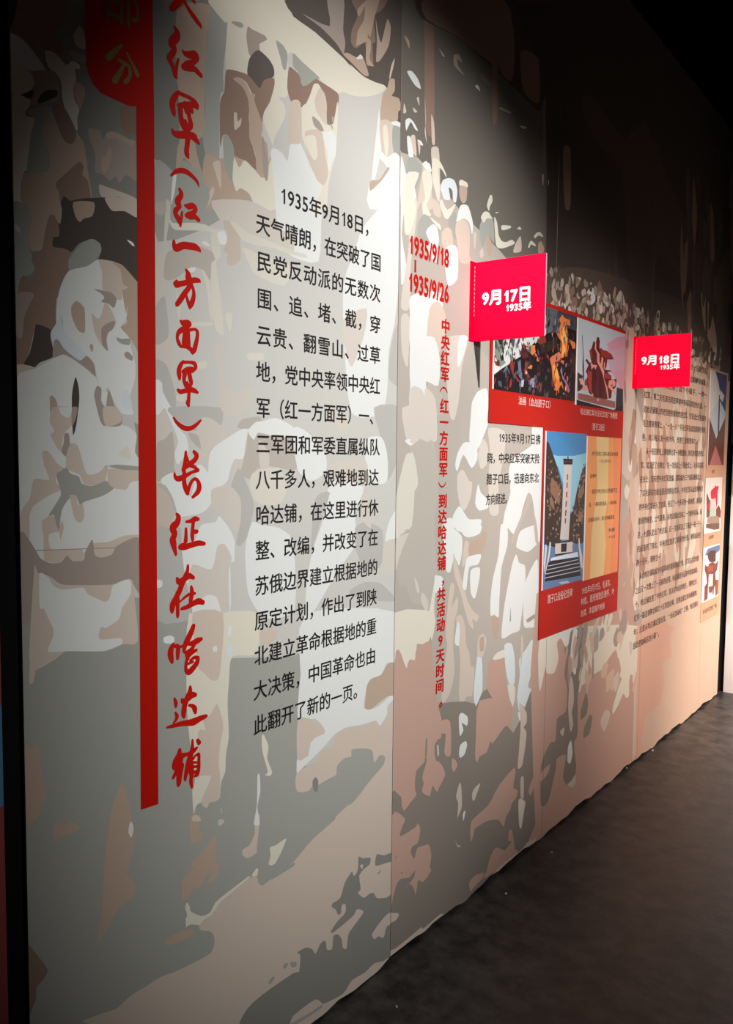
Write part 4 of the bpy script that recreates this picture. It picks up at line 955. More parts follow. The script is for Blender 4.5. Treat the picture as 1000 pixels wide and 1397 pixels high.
j 4683,2312 4688,2296 4679,2293 4659,2303 4654,2315 4657,2331 4672,2325
t 3758,2494 3740,2474 3727,2474 3709,2479 3713,2488 3726,2500 3752,2503
b 4559,2474 4537,2453 4520,2435 4504,2450 4515,2485 4529,2494 4550,2494
m 4471,2292 4472,2279 4459,2275 4436,2283 4434,2292 4447,2303 4463,2303
j 3651,2383 3646,2372 3638,2369 3612,2373 3613,2385 3619,2396 3632,2399
x 4006,2388 3997,2378 3968,2368 3950,2374 3955,2392 3975,2396 3993,2396
b 4527,2379 4523,2363 4508,2362 4486,2370 4480,2385 4494,2394 4514,2391
x 5056,2276 5039,2263 5018,2255 5000,2267 5007,2287 5027,2296 5049,2297
j 4755,2506 4743,2484 4721,2477 4708,2485 4720,2512 4743,2529 4754,2522
m 4268,2370 4263,2360 4253,2351 4247,2358 4245,2381 4252,2404 4260,2393
b 5412,2414 5383,2387 5372,2383 5359,2395 5369,2418 5393,2426 5416,2432
b 3196,2392 3200,2367 3195,2368 3186,2373 3179,2400 3183,2408 3188,2406
p 3821,2518 3818,2509 3810,2506 3803,2509 3801,2521 3812,2530 3821,2529
p 5604,2460 5601,2449 5583,2440 5554,2446 5544,2462 5553,2476 5579,2470
m 3211,2353 3196,2331 3185,2328 3172,2327 3187,2355 3194,2371 3207,2362
b 5598,2367 5584,2342 5570,2332 5553,2354 5556,2379 5575,2396 5593,2387
m 4336,2455 4320,2435 4303,2433 4297,2443 4296,2454 4313,2465 4329,2461
y 4332,2331 4336,2319 4327,2307 4307,2316 4295,2340 4300,2349 4312,2343
y 5206,2328 5193,2315 5160,2308 5151,2315 5157,2323 5169,2339 5199,2335
j 3220,2431 3209,2404 3185,2400 3178,2411 3180,2437 3203,2455 3220,2449
m 5193,2358 5198,2344 5180,2336 5164,2342 5154,2360 5157,2367 5181,2368
p 3243,2473 3228,2459 3218,2447 3210,2457 3212,2483 3231,2497 3239,2494
m 4607,2444 4595,2421 4578,2413 4573,2423 4582,2447 4598,2470 4608,2463
y 5130,2388 5112,2374 5094,2360 5087,2379 5095,2401 5107,2409 5127,2403
m 3778,2346 3770,2331 3752,2327 3739,2328 3729,2349 3744,2367 3764,2368
t 4464,2421 4463,2404 4443,2392 4432,2409 4420,2430 4433,2440 4449,2434
m 5683,2344 5669,2330 5644,2317 5625,2329 5635,2349 5646,2356 5672,2358
m 4656,2363 4654,2351 4638,2348 4632,2355 4632,2366 4637,2371 4647,2372
m 3726,2321 3714,2294 3694,2301 3683,2304 3684,2335 3697,2349 3713,2350
t 4321,2305 4326,2296 4295,2293 4272,2297 4273,2309 4283,2322 4306,2325
m 4832,2455 4823,2442 4799,2433 4788,2443 4789,2455 4808,2466 4835,2468
p 4622,2289 4622,2267 4611,2265 4589,2274 4583,2287 4583,2305 4607,2299
b 4444,2423 4442,2402 4416,2396 4402,2407 4390,2434 4394,2445 4423,2447
m 3318,2444 3314,2419 3302,2418 3297,2432 3304,2454 3308,2469 3319,2470
j 4529,2491 4523,2473 4514,2456 4501,2470 4504,2493 4513,2511 4528,2511
m 4985,2236 4989,2221 4968,2210 4947,2222 4942,2238 4946,2258 4972,2260
j 3394,2457 3386,2444 3373,2438 3367,2442 3372,2459 3382,2467 3395,2464
b 5520,2262 5513,2250 5489,2241 5477,2247 5478,2271 5490,2288 5508,2277
m 4037,2312 4029,2289 4011,2281 3984,2295 3984,2314 4004,2332 4030,2332
b 3184,2383 3171,2365 3154,2362 3140,2372 3138,2386 3144,2396 3167,2397
m 3609,2508 3604,2484 3590,2484 3572,2488 3565,2513 3577,2525 3599,2527
j 3328,2471 3329,2437 3316,2437 3305,2443 3297,2476 3298,2496 3310,2485
y 3417,2521 3401,2502 3388,2493 3380,2502 3385,2526 3405,2534 3422,2531
j 3548,2509 3547,2496 3533,2492 3519,2495 3512,2520 3526,2523 3547,2525
m 3779,2431 3775,2425 3764,2420 3757,2425 3758,2436 3761,2440 3773,2441
t 4138,2486 4130,2463 4115,2461 4100,2471 4096,2490 4118,2505 4133,2497
m 4961,2416 4954,2403 4943,2398 4929,2408 4924,2416 4936,2421 4952,2423
m 4724,2275 4720,2257 4697,2252 4673,2265 4672,2283 4697,2293 4727,2291
t 3271,2355 3267,2320 3261,2322 3256,2338 3255,2353 3260,2379 3267,2373
p 3525,2469 3515,2452 3506,2449 3498,2459 3505,2466 3517,2477 3526,2474
b 5458,2334 5459,2314 5448,2314 5420,2319 5412,2336 5427,2343 5448,2338
b 3323,2457 3328,2433 3315,2424 3305,2436 3294,2453 3297,2474 3308,2468
m 4694,2488 4702,2470 4676,2462 4654,2474 4634,2497 4642,2505 4677,2509
m 3943,2423 3942,2406 3919,2402 3904,2408 3904,2419 3915,2435 3933,2433
m 4127,2403 4114,2384 4094,2381 4081,2390 4091,2411 4113,2433 4125,2431
b 4892,2461 4894,2447 4891,2434 4872,2446 4857,2479 4859,2493 4879,2489
y 4680,2403 4686,2388 4673,2380 4661,2395 4644,2416 4648,2426 4657,2429
b 5301,2399 5297,2376 5279,2376 5255,2376 5256,2396 5274,2411 5291,2413
t 3841,2417 3847,2398 3830,2393 3806,2404 3799,2418 3811,2439 3825,2430
b 4555,2267 4547,2245 4525,2240 4509,2257 4506,2280 4527,2301 4545,2294
m 3583,2337 3571,2315 3559,2308 3546,2316 3542,2333 3560,2343 3573,2344
m 4992,2427 4973,2408 4956,2402 4937,2407 4933,2423 4953,2436 4982,2432
p 3507,2396 3501,2373 3486,2374 3470,2385 3472,2395 3483,2411 3501,2409
b 5170,2271 5146,2242 5133,2234 5137,2257 5149,2282 5167,2297 5175,2291
m 3632,2385 3624,2371 3608,2368 3595,2371 3603,2391 3610,2402 3626,2405
b 4222,2476 4219,2464 4204,2462 4176,2465 4169,2476 4183,2485 4219,2486
b 4004,2455 4005,2443 3990,2431 3961,2442 3955,2464 3966,2475 3979,2481
j 4773,2239 4759,2210 4735,2209 4731,2214 4748,2250 4765,2261 4770,2250
b 4571,2464 4567,2454 4553,2448 4537,2452 4539,2463 4548,2471 4564,2469
b 3349,2415 3352,2390 3344,2390 3333,2401 3329,2421 3331,2438 3338,2437
m 3485,2342 3475,2334 3460,2330 3441,2335 3437,2343 3453,2352 3468,2352
b 4324,2502 4329,2486 4321,2480 4305,2485 4291,2519 4297,2523 4305,2524
m 4822,2395 4815,2383 4801,2377 4788,2387 4784,2396 4790,2408 4807,2405
p 5610,2327 5578,2297 5559,2299 5553,2309 5554,2323 5585,2336 5605,2339
x 4496,2467 4493,2451 4467,2450 4450,2450 4453,2474 4473,2488 4492,2482
b 4462,2414 4468,2381 4450,2378 4427,2386 4410,2406 4423,2428 4440,2424
y 3680,2438 3676,2420 3656,2407 3643,2421 3639,2442 3657,2464 3671,2463
m 3348,2515 3343,2495 3335,2490 3328,2496 3329,2522 3336,2533 3347,2535
t 3730,2326 3727,2313 3713,2308 3697,2322 3690,2329 3703,2339 3714,2345
x 5778,2201 5786,2185 5771,2177 5757,2180 5743,2205 5744,2220 5770,2214
t 3322,2362 3320,2355 3310,2353 3306,2356 3309,2367 3314,2372 3320,2369
y 4235,2511 4220,2471 4205,2463 4187,2481 4198,2505 4213,2527 4224,2523
m 3287,2425 3289,2413 3281,2412 3273,2413 3270,2424 3272,2431 3277,2432
p 3708,2360 3685,2340 3666,2326 3662,2348 3666,2364 3683,2392 3699,2394
m 3925,2495 3931,2477 3918,2466 3900,2475 3891,2497 3895,2517 3909,2510
j 3780,2480 3774,2462 3760,2453 3751,2465 3745,2502 3751,2514 3770,2511
j 4075,2429 4074,2415 4057,2410 4033,2415 4029,2427 4043,2436 4061,2438
m 5471,2277 5483,2260 5475,2254 5439,2263 5418,2292 5420,2306 5441,2298
y 4580,2465 4570,2441 4554,2439 4539,2446 4540,2469 4556,2494 4576,2490
b 4135,2398 4124,2376 4109,2376 4104,2388 4104,2405 4118,2430 4128,2420
t 3757,2408 3746,2385 3724,2374 3721,2390 3730,2420 3745,2434 3753,2430
p 4922,2423 4939,2393 4927,2389 4900,2405 4893,2421 4890,2442 4902,2443
m 3137,2508 3136,2493 3121,2482 3100,2497 3101,2507 3113,2524 3126,2520
b 3887,2415 3888,2390 3878,2390 3867,2397 3859,2418 3863,2427 3879,2425
t 5365,2213 5349,2193 5335,2187 5329,2209 5339,2227 5348,2239 5362,2233
j 3240,2513 3236,2498 3211,2493 3203,2500 3199,2521 3213,2534 3231,2536
t 3415,2452 3416,2440 3394,2434 3380,2441 3378,2454 3387,2461 3404,2467
m 3541,2454 3528,2431 3516,2428 3506,2432 3506,2451 3514,2463 3534,2463
b 3645,2528 3635,2511 3621,2498 3612,2505 3611,2535 3616,2546 3632,2540
m 3900,2317 3889,2307 3873,2304 3854,2309 3853,2321 3867,2328 3891,2331
t 5374,2356 5376,2337 5351,2334 5323,2343 5317,2357 5328,2364 5351,2366
y 4291,2370 4282,2344 4271,2346 4245,2354 4247,2371 4257,2376 4272,2374
m 5404,2231 5409,2207 5381,2209 5346,2220 5349,2237 5357,2245 5392,2247
b 5753,2443 5753,2423 5723,2413 5706,2430 5706,2446 5713,2462 5744,2463
j 3529,2458 3521,2445 3511,2440 3510,2448 3513,2464 3529,2480 3536,2479
j 3416,2459 3417,2448 3409,2450 3401,2449 3396,2460 3402,2468 3407,2470
m 5001,2436 5006,2421 4991,2421 4968,2431 4957,2446 4964,2449 4977,2452
x 5704,2274 5697,2264 5671,2259 5650,2261 5656,2281 5680,2293 5695,2299
b 5294,2434 5296,2426 5275,2416 5265,2423 5256,2437 5262,2453 5282,2449
y 3770,2503 3772,2497 3765,2491 3754,2500 3750,2512 3754,2519 3766,2517
b 5192,2457 5183,2450 5156,2436 5143,2452 5150,2460 5179,2478 5189,2476
x 4187,2351 4177,2336 4159,2324 4158,2337 4168,2363 4183,2386 4192,2375
j 5282,2435 5288,2417 5272,2404 5249,2422 5239,2439 5244,2452 5264,2455
y 4542,2384 4532,2362 4503,2348 4497,2361 4493,2382 4518,2395 4528,2395
y 3329,2373 3325,2349 3317,2348 3299,2352 3294,2373 3298,2388 3310,2391
t 4781,2429 4780,2421 4762,2416 4735,2422 4738,2430 4753,2445 4768,2445
j 4594,2312 4579,2271 4558,2280 4538,2287 4541,2310 4563,2329 4583,2319
m 3439,2405 3430,2378 3419,2373 3406,2383 3417,2414 3430,2427 3441,2419
b 3522,2460 3517,2442 3504,2437 3484,2437 3474,2464 3480,2473 3504,2477
t 3834,2529 3822,2515 3810,2501 3803,2524 3808,2543 3824,2564 3841,2561
p 4997,2323 4977,2315 4952,2304 4936,2313 4948,2327 4964,2339 4991,2336
p 4557,2343 4551,2332 4541,2327 4533,2335 4534,2347 4544,2355 4550,2357
b 3825,2338 3832,2323 3819,2314 3810,2318 3801,2339 3803,2359 3818,2348
x 5643,2329 5648,2310 5625,2297 5604,2321 5586,2340 5598,2361 5615,2350
t 3156,2363 3143,2342 3125,2325 3115,2351 3115,2365 3134,2384 3149,2391
b 3463,2419 3459,2401 3443,2396 3433,2399 3431,2416 3444,2433 3460,2427
p 4678,2480 4664,2462 4647,2462 4637,2466 4637,2479 4652,2490 4670,2486
m 4641,2436 4639,2420 4618,2416 4609,2420 4606,2434 4617,2449 4637,2445
t 3628,2438 3618,2414 3608,2414 3604,2422 3611,2445 3625,2455 3633,2464
m 3491,2358 3488,2336 3466,2330 3453,2337 3438,2356 3445,2380 3468,2370
b 3355,2457 3338,2440 3317,2434 3309,2449 3314,2466 3327,2478 3347,2484
m 3314,2501 3311,2476 3296,2469 3284,2479 3290,2497 3296,2522 3310,2515
m 3233,2452 3224,2444 3209,2441 3187,2441 3191,2450 3202,2456 3228,2459
b 4427,2490 4411,2475 4399,2464 4394,2476 4398,2495 4413,2511 4424,2505
m 4829,2490 4817,2475 4794,2469 4785,2480 4787,2497 4808,2511 4827,2511
j 4045,2526 4040,2506 4023,2503 3996,2504 3994,2527 4001,2532 4020,2537
m 4943,2424 4934,2405 4909,2404 4897,2411 4900,2433 4921,2443 4941,2442
y 3272,2388 3271,2378 3262,2374 3252,2378 3245,2386 3253,2396 3259,2392
b 5585,2368 5570,2351 5550,2338 5538,2350 5550,2368 5565,2385 5582,2385
m 5482,2219 5483,2195 5467,2195 5438,2209 5436,2221 5448,2238 5475,2239
b 5333,2323 5337,2301 5319,2298 5302,2320 5290,2334 5297,2346 5312,2347
t 4490,2283 4488,2272 4480,2269 4454,2277 4449,2288 4454,2297 4472,2292
t 4907,2411 4892,2385 4868,2382 4863,2396 4869,2414 4894,2443 4906,2441
b 4194,2457 4184,2439 4174,2428 4168,2448 4170,2464 4187,2479 4196,2486
m 5655,2257 5664,2238 5651,2238 5612,2246 5608,2258 5613,2274 5632,2277
j 4308,2439 4293,2412 4285,2411 4281,2427 4292,2445 4304,2463 4313,2457
b 3692,2503 3677,2480 3665,2469 3646,2478 3654,2510 3666,2516 3685,2522
m 3296,2455 3285,2438 3259,2429 3253,2440 3261,2465 3276,2471 3294,2472
y 5740,2349 5732,2337 5713,2330 5695,2336 5698,2351 5713,2360 5734,2357
m 5761,2268 5755,2250 5747,2247 5722,2252 5716,2267 5729,2281 5747,2279
m 5516,2479 5503,2458 5488,2455 5483,2470 5487,2482 5506,2505 5513,2496
m 4687,2341 4687,2305 4670,2309 4644,2322 4642,2339 4658,2362 4672,2353
b 5736,2379 5729,2362 5691,2359 5680,2369 5692,2382 5713,2393 5733,2391
m 4725,2392 4717,2368 4703,2359 4698,2385 4702,2409 4714,2420 4726,2425
t 5509,2321 5518,2293 5501,2289 5479,2303 5468,2317 5463,2337 5484,2328
m 3392,2521 3397,2508 3384,2499 3373,2504 3362,2525 3368,2530 3385,2531
p 3535,2445 3528,2435 3512,2425 3499,2431 3492,2440 3504,2449 3518,2450
b 3414,2517 3411,2508 3405,2502 3392,2504 3386,2520 3393,2522 3405,2526
m 3373,2365 3361,2353 3341,2350 3321,2355 3326,2367 3337,2373 3359,2373
p 4466,2466 4463,2438 4447,2432 4412,2445 4411,2469 4418,2485 4455,2481
y 4223,2321 4209,2303 4199,2305 4190,2316 4197,2332 4219,2343 4233,2344
y 3339,2521 3341,2512 3331,2504 3322,2514 3314,2525 3318,2533 3327,2539
y 4494,2319 4495,2302 4467,2296 4447,2308 4441,2316 4458,2331 4481,2333
b 4305,2324 4308,2302 4292,2289 4269,2313 4258,2330 4270,2357 4283,2346
y 3472,2439 3462,2426 3455,2425 3447,2428 3443,2436 3450,2448 3468,2447
j 4550,2279 4541,2246 4520,2244 4515,2261 4516,2291 4532,2302 4550,2294
x 4261,2368 4260,2358 4241,2347 4229,2354 4220,2379 4221,2391 4237,2387
p 5238,2247 5223,2234 5200,2230 5187,2242 5196,2259 5216,2273 5234,2269
m 3879,2477 3876,2468 3864,2459 3855,2466 3863,2487 3872,2500 3879,2493
j 4166,2346 4146,2319 4134,2312 4132,2322 4139,2352 4154,2368 4166,2370
m 3400,2513 3390,2490 3372,2481 3366,2499 3368,2510 3385,2528 3396,2528
p 3982,2451 3976,2437 3968,2433 3960,2443 3964,2452 3971,2462 3978,2458
t 4960,2286 4945,2261 4927,2261 4910,2279 4903,2292 4939,2310 4963,2313
t 5143,2474 5137,2458 5123,2454 5115,2459 5120,2479 5126,2491 5136,2486
b 4261,2423 4258,2396 4242,2396 4236,2410 4235,2434 4246,2448 4254,2447
m 5294,2366 5288,2342 5264,2336 5247,2345 5257,2363 5278,2391 5294,2378
t 3427,2391 3434,2377 3403,2366 3392,2377 3380,2391 3403,2400 3422,2401
t 3918,2408 3903,2384 3877,2374 3864,2383 3887,2416 3908,2440 3918,2432
j 3202,2535 3197,2524 3186,2520 3177,2527 3176,2534 3183,2544 3195,2546
p 4152,2404 4144,2394 4130,2389 4117,2396 4117,2409 4134,2413 4150,2415
p 3304,2408 3289,2389 3270,2384 3263,2390 3272,2415 3294,2444 3309,2436
y 4509,2423 4505,2414 4487,2410 4464,2410 4457,2429 4478,2439 4499,2437
b 4380,2344 4379,2329 4359,2322 4340,2330 4330,2345 4339,2356 4354,2358
j 5380,2365 5370,2347 5347,2345 5323,2351 5318,2364 5343,2372 5365,2373
y 5500,2386 5490,2365 5470,2358 5455,2369 5454,2393 5465,2407 5493,2405
t 3825,2327 3802,2310 3789,2301 3771,2311 3784,2338 3801,2349 3819,2343
m 4472,2381 4478,2363 4458,2351 4435,2368 4434,2378 4435,2396 4462,2398
m 4681,2346 4682,2325 4674,2324 4663,2329 4654,2359 4658,2369 4669,2371
m 5744,2353 5727,2321 5711,2315 5677,2335 5683,2359 5697,2372 5726,2367
m 3195,2456 3182,2447 3165,2431 3160,2449 3163,2464 3178,2473 3193,2478
b 3658,2465 3662,2455 3652,2448 3631,2456 3631,2467 3633,2480 3643,2479
j 5398,2371 5384,2351 5365,2348 5351,2357 5352,2376 5367,2382 5386,2381
y 4716,2346 4696,2326 4676,2323 4657,2331 4660,2342 4680,2353 4707,2349
m 4609,2463 4601,2448 4586,2445 4574,2454 4576,2466 4587,2474 4600,2476
t 3289,2417 3284,2407 3277,2399 3275,2413 3278,2433 3282,2441 3289,2448
m 3863,2497 3859,2488 3838,2484 3818,2489 3820,2497 3829,2510 3845,2506
m 4010,2393 4004,2384 3992,2369 3970,2380 3973,2404 3984,2417 4003,2412
y 4229,2339 4217,2325 4198,2320 4180,2326 4189,2339 4204,2346 4222,2348
m 3364,2366 3351,2353 3329,2341 3313,2353 3323,2372 3332,2385 3353,2385
j 4082,2433 4077,2414 4057,2407 4052,2412 4060,2442 4077,2451 4087,2457
m 3764,2336 3770,2321 3768,2308 3750,2321 3742,2344 3741,2356 3752,2351
m 3771,2476 3765,2464 3756,2454 3751,2463 3753,2479 3759,2496 3771,2488
m 4611,2423 4614,2412 4601,2402 4579,2405 4568,2428 4579,2438 4597,2433
m 5257,2281 5259,2272 5249,2266 5236,2273 5221,2284 5228,2294 5241,2293
b 3781,2337 3781,2304 3763,2301 3736,2313 3727,2338 3731,2360 3755,2365
m 5337,2267 5325,2258 5310,2255 5296,2261 5307,2277 5323,2285 5339,2281
j 5233,2423 5222,2412 5194,2406 5173,2417 5176,2435 5195,2442 5218,2448
m 4447,2466 4434,2444 4417,2436 4412,2454 4425,2482 4446,2499 4456,2495
m 4335,2332 4324,2323 4304,2316 4295,2319 4299,2330 4316,2342 4333,2343
t 3154,2457 3146,2437 3133,2427 3125,2446 3135,2466 3145,2477 3158,2480
p 3483,2474 3468,2467 3444,2454 3429,2467 3433,2480 3448,2489 3472,2494
m 3499,2525 3498,2508 3476,2500 3459,2504 3453,2522 3462,2536 3476,2532
t 4143,2449 4143,2431 4126,2428 4105,2436 4104,2447 4115,2461 4130,2458
m 4778,2391 4780,2380 4761,2376 4749,2380 4747,2394 4759,2399 4769,2398
m 4615,2346 4614,2325 4607,2321 4575,2329 4568,2345 4568,2363 4589,2361
b 4317,2414 4312,2407 4302,2398 4295,2407 4293,2424 4305,2436 4312,2429
m 3960,2421 3951,2401 3936,2400 3931,2411 3935,2438 3953,2450 3963,2449
y 3213,2387 3213,2376 3205,2373 3198,2379 3194,2389 3198,2394 3208,2394
p 3297,2456 3290,2445 3273,2437 3261,2449 3255,2461 3267,2479 3290,2481
b 5038,2423 5043,2411 5036,2403 5014,2414 5000,2424 5002,2440 5013,2437
p 3638,2344 3629,2335 3618,2334 3613,2337 3617,2348 3629,2356 3635,2357
m 4715,2331 4705,2304 4690,2292 4672,2313 4662,2329 4682,2350 4705,2342
b 5751,2175 5734,2147 5707,2147 5697,2159 5695,2179 5730,2189 5752,2188
b 5642,2344 5636,2318 5619,2317 5595,2323 5593,2346 5609,2364 5628,2357
j 5746,2256 5747,2233 5723,2227 5706,2238 5690,2258 5685,2280 5714,2271
p 5091,2507 5064,2479 5043,2474 5030,2491 5045,2514 5063,2528 5081,2524
x 4111,2519 4108,2507 4093,2504 4081,2508 4082,2525 4091,2527 4100,2528
j 5167,2443 5163,2433 5153,2425 5135,2434 5132,2442 5145,2456 5153,2452
m 3653,2501 3637,2489 3621,2484 3609,2486 3614,2498 3619,2503 3643,2506
t 3175,2412 3182,2387 3158,2390 3131,2401 3125,2423 3133,2436 3155,2441
m 4572,2412 4568,2398 4551,2395 4525,2402 4524,2415 4535,2430 4555,2426
b 3388,2516 3387,2501 3382,2498 3369,2508 3364,2520 3366,2530 3374,2529
t 4469,2495 4463,2482 4454,2478 4436,2487 4437,2496 4451,2502 4466,2504
y 4916,2327 4892,2305 4883,2299 4873,2310 4882,2337 4899,2346 4915,2348
m 4262,2478 4261,2459 4240,2456 4208,2470 4198,2482 4216,2499 4242,2493
m 5204,2476 5201,2467 5172,2459 5152,2459 5147,2480 5163,2488 5194,2493
b 3476,2426 3481,2408 3469,2405 3460,2406 3454,2428 3456,2450 3465,2446
t 3654,2392 3649,2380 3637,2374 3624,2375 3616,2393 3627,2406 3643,2399
b 5355,2380 5351,2358 5337,2357 5317,2367 5314,2379 5325,2389 5341,2384
p 4316,2480 4312,2455 4294,2450 4288,2466 4290,2483 4298,2493 4311,2487
b 4749,2309 4747,2287 4719,2278 4695,2295 4694,2307 4704,2328 4724,2322
p 4695,2362 4685,2353 4662,2349 4641,2350 4654,2366 4665,2371 4698,2375
b 3934,2527 3939,2504 3931,2496 3920,2506 3914,2532 3919,2551 3926,2551
m 3420,698 3418,644 3413,630 3396,680 3393,712 3400,756 3414,727
c 3838,902 3838,873 3803,873 3794,886 3793,919 3812,937 3831,923
y 3565,632 3546,590 3530,591 3533,627 3546,658 3559,701 3573,670
c 3683,839 3665,819 3643,820 3629,828 3635,859 3656,862 3676,860
c 4335,477 4284,429 4251,423 4265,466 4286,502 4332,545 4343,503
c 3672,625 3639,599 3608,612 3600,641 3611,659 3649,693 3682,662
s 3910,940 3869,910 3843,893 3856,935 3877,963 3931,1014 3938,1003
c 3508,789 3498,711 3468,733 3453,760 3441,825 3462,876 3486,863
y 4168,574 4119,537 4083,539 4058,560 4088,605 4136,635 4173,622
s 3667,673 3665,652 3653,644 3634,666 3634,703 3637,728 3649,708
c 3994,537 3974,509 3946,500 3919,544 3911,573 3922,596 3963,585
p 3924,559 3918,532 3900,519 3876,547 3866,584 3885,599 3908,595
p 4093,754 4061,711 4048,689 4046,736 4063,774 4087,821 4097,789
m 3546,906 3539,858 3526,827 3506,863 3504,927 3508,981 3528,960
m 3948,546 3927,524 3904,527 3881,547 3878,578 3917,591 3941,583
m 3614,875 3582,794 3558,783 3548,836 3565,907 3590,916 3604,919
c 3699,773 3696,748 3678,744 3655,782 3647,817 3654,830 3687,828
s 3392,811 3380,782 3371,779 3362,797 3368,834 3382,849 3391,832
m 3577,765 3564,720 3547,716 3532,742 3525,786 3539,805 3561,793
s 3623,753 3616,720 3603,713 3588,746 3570,797 3578,820 3607,791
y 3844,859 3804,833 3785,830 3760,851 3794,896 3834,925 3872,914
p 4056,895 4064,845 4044,845 4027,871 4016,910 4015,945 4040,926
p 3461,736 3455,711 3445,706 3427,728 3417,747 3427,766 3441,760
c 3551,673 3539,647 3528,644 3521,664 3526,684 3543,711 3552,710
p 3470,734 3468,719 3452,711 3449,727 3449,750 3456,773 3471,766
m 4068,821 4041,787 4021,768 4017,809 4034,849 4069,882 4078,876
p 3501,755 3499,718 3475,723 3437,743 3442,776 3461,786 3486,783
s 4042,940 4035,923 3996,911 3959,943 3967,974 3984,990 4027,986
p 4046,530 4009,481 3986,493 3972,520 3976,562 4021,585 4043,571
m 3475,968 3458,936 3441,912 3435,945 3445,982 3466,1008 3479,991
c 3881,632 3862,593 3807,601 3797,626 3819,664 3864,670 3890,654
c 3637,616 3640,578 3629,553 3610,598 3595,647 3604,691 3622,664
p 4228,672 4222,643 4205,636 4197,654 4184,716 4205,717 4219,707
m 4036,782 4006,728 3970,734 3948,768 3960,798 3997,831 4027,807
m 3850,960 3822,890 3809,874 3807,937 3820,987 3846,1043 3859,1008
m 3827,819 3799,801 3762,794 3759,817 3774,857 3807,860 3821,846
c 3946,551 3926,519 3873,509 3869,559 3887,598 3966,617 3978,593
m 3702,694 3704,630 3693,618 3678,656 3678,714 3686,759 3695,738
c 4064,758 4052,744 4021,739 3998,762 4009,797 4037,802 4075,790
p 4117,774 4079,748 4058,739 4074,764 4110,811 4160,837 4159,826
p 3902,871 3890,832 3857,829 3858,865 3878,908 3897,932 3911,906
m 3518,821 3493,782 3461,756 3466,808 3491,851 3528,874 3545,870
y 3922,883 3889,856 3865,850 3871,881 3879,900 3910,914 3928,911
s 3440,736 3440,704 3417,693 3401,740 3400,784 3408,794 3433,775
p 3747,897 3698,834 3660,820 3676,869 3703,898 3753,961 3762,929
x 4716,1108 4705,1042 4684,1024 4674,1062 4681,1146 4693,1187 4715,1146
p 4396,1040 4393,852 4374,875 4337,993 4332,1101 4348,1224 4372,1182
y 5066,1989 5068,1860 5055,1810 5003,1932 5004,2040 5019,2114 5051,2078
t 4280,1157 4261,1056 4246,1028 4221,1101 4225,1203 4250,1274 4272,1244
y 4500,1762 4495,1626 4445,1598 4424,1709 4418,1832 4454,1858 4486,1819
t 5132,2041 5116,2005 5104,1986 5087,2007 5091,2077 5096,2104 5118,2112
s 4657,1517 4652,1416 4631,1430 4603,1497 4609,1565 4613,1656 4640,1649
p 5402,2078 5374,1949 5341,1964 5285,2044 5280,2169 5319,2277 5371,2216
s 4790,1873 4790,1838 4751,1826 4717,1855 4726,1894 4752,1935 4776,1915
x 5638,1316 5612,1274 5556,1210 5512,1303 5509,1390 5521,1468 5599,1430
p 4765,1070 4756,1016 4727,1007 4709,1077 4709,1157 4732,1191 4760,1164
x 5143,1722 5102,1658 5042,1662 5016,1697 5028,1748 5075,1773 5116,1752
t 4398,1770 4405,1678 4398,1680 4359,1758 4333,1870 4332,1992 4363,1896
y 5827,1094 5829,951 5800,956 5770,1035 5758,1167 5763,1284 5803,1191
c 4400,1372 4426,1217 4401,1212 4362,1303 4349,1391 4345,1560 4376,1501
s 5752,1997 5765,1880 5738,1847 5697,1925 5676,2066 5683,2131 5732,2084
y 5332,1174 5279,1097 5243,1065 5194,1127 5194,1243 5254,1299 5315,1273
x 5792,1676 5792,1629 5777,1558 5727,1658 5703,1732 5703,1883 5753,1794
p 4846,1957 4830,1777 4794,1789 4790,1867 4795,1969 4819,2111 4843,2032
c 4298,1675 4305,1607 4285,1584 4250,1663 4227,1766 4236,1828 4266,1769
s 5105,1761 5114,1649 5089,1617 5054,1667 5017,1851 5010,1966 5049,1961
x 5753,1984 5735,1845 5712,1824 5689,1928 5690,2107 5715,2136 5740,2114
s 4275,1120 4261,1087 4236,1075 4218,1089 4218,1155 4234,1176 4263,1157
y 4112,1552 4086,1508 4067,1502 4040,1529 4038,1560 4069,1585 4095,1569
t 5899,1077 5892,1008 5835,958 5795,1014 5745,1205 5753,1261 5846,1172
x 5028,1118 4983,972 4944,909 4927,1000 4952,1165 4987,1252 5017,1259
x 4340,1132 4318,1046 4304,1002 4297,1131 4301,1207 4319,1287 4339,1300
x 5351,1757 5340,1720 5300,1672 5248,1749 5231,1807 5264,1832 5311,1853
c 4434,1970 4423,1840 4398,1785 4374,1892 4367,2046 4394,2112 4415,2089
t 4629,1596 4598,1516 4561,1470 4533,1547 4546,1625 4579,1704 4627,1658
c 5650,2003 5646,1977 5611,1939 5569,1993 5560,2028 5580,2074 5623,2052
p 4410,1368 4404,1252 4372,1225 4363,1371 4368,1442 4401,1551 4422,1502
y 5349,1622 5324,1499 5300,1420 5292,1580 5296,1762 5317,1854 5346,1781
y 5385,1817 5383,1670 5355,1686 5336,1777 5341,1850 5352,2000 5372,1954
s 5862,1342 5812,1223 5763,1181 5731,1275 5717,1461 5771,1462 5832,1479
y 5040,2077 5065,1955 5046,1947 5020,1981 4972,2169 4970,2227 4992,2193
x 5690,1066 5723,919 5721,841 5658,954 5611,1164 5601,1258 5662,1144
x 5597,1418 5586,1303 5565,1284 5507,1379 5491,1470 5511,1629 5552,1601
p 5459,1450 5443,1408 5372,1391 5342,1441 5346,1483 5391,1507 5440,1520
x 4421,1838 4414,1729 4386,1714 4355,1779 4347,1894 4363,1957 4379,1962
t 4363,1547 4360,1490 4333,1462 4310,1513 4315,1572 4341,1638 4356,1620
y 5704,1788 5676,1619 5641,1588 5631,1651 5641,1857 5677,1884 5703,1854
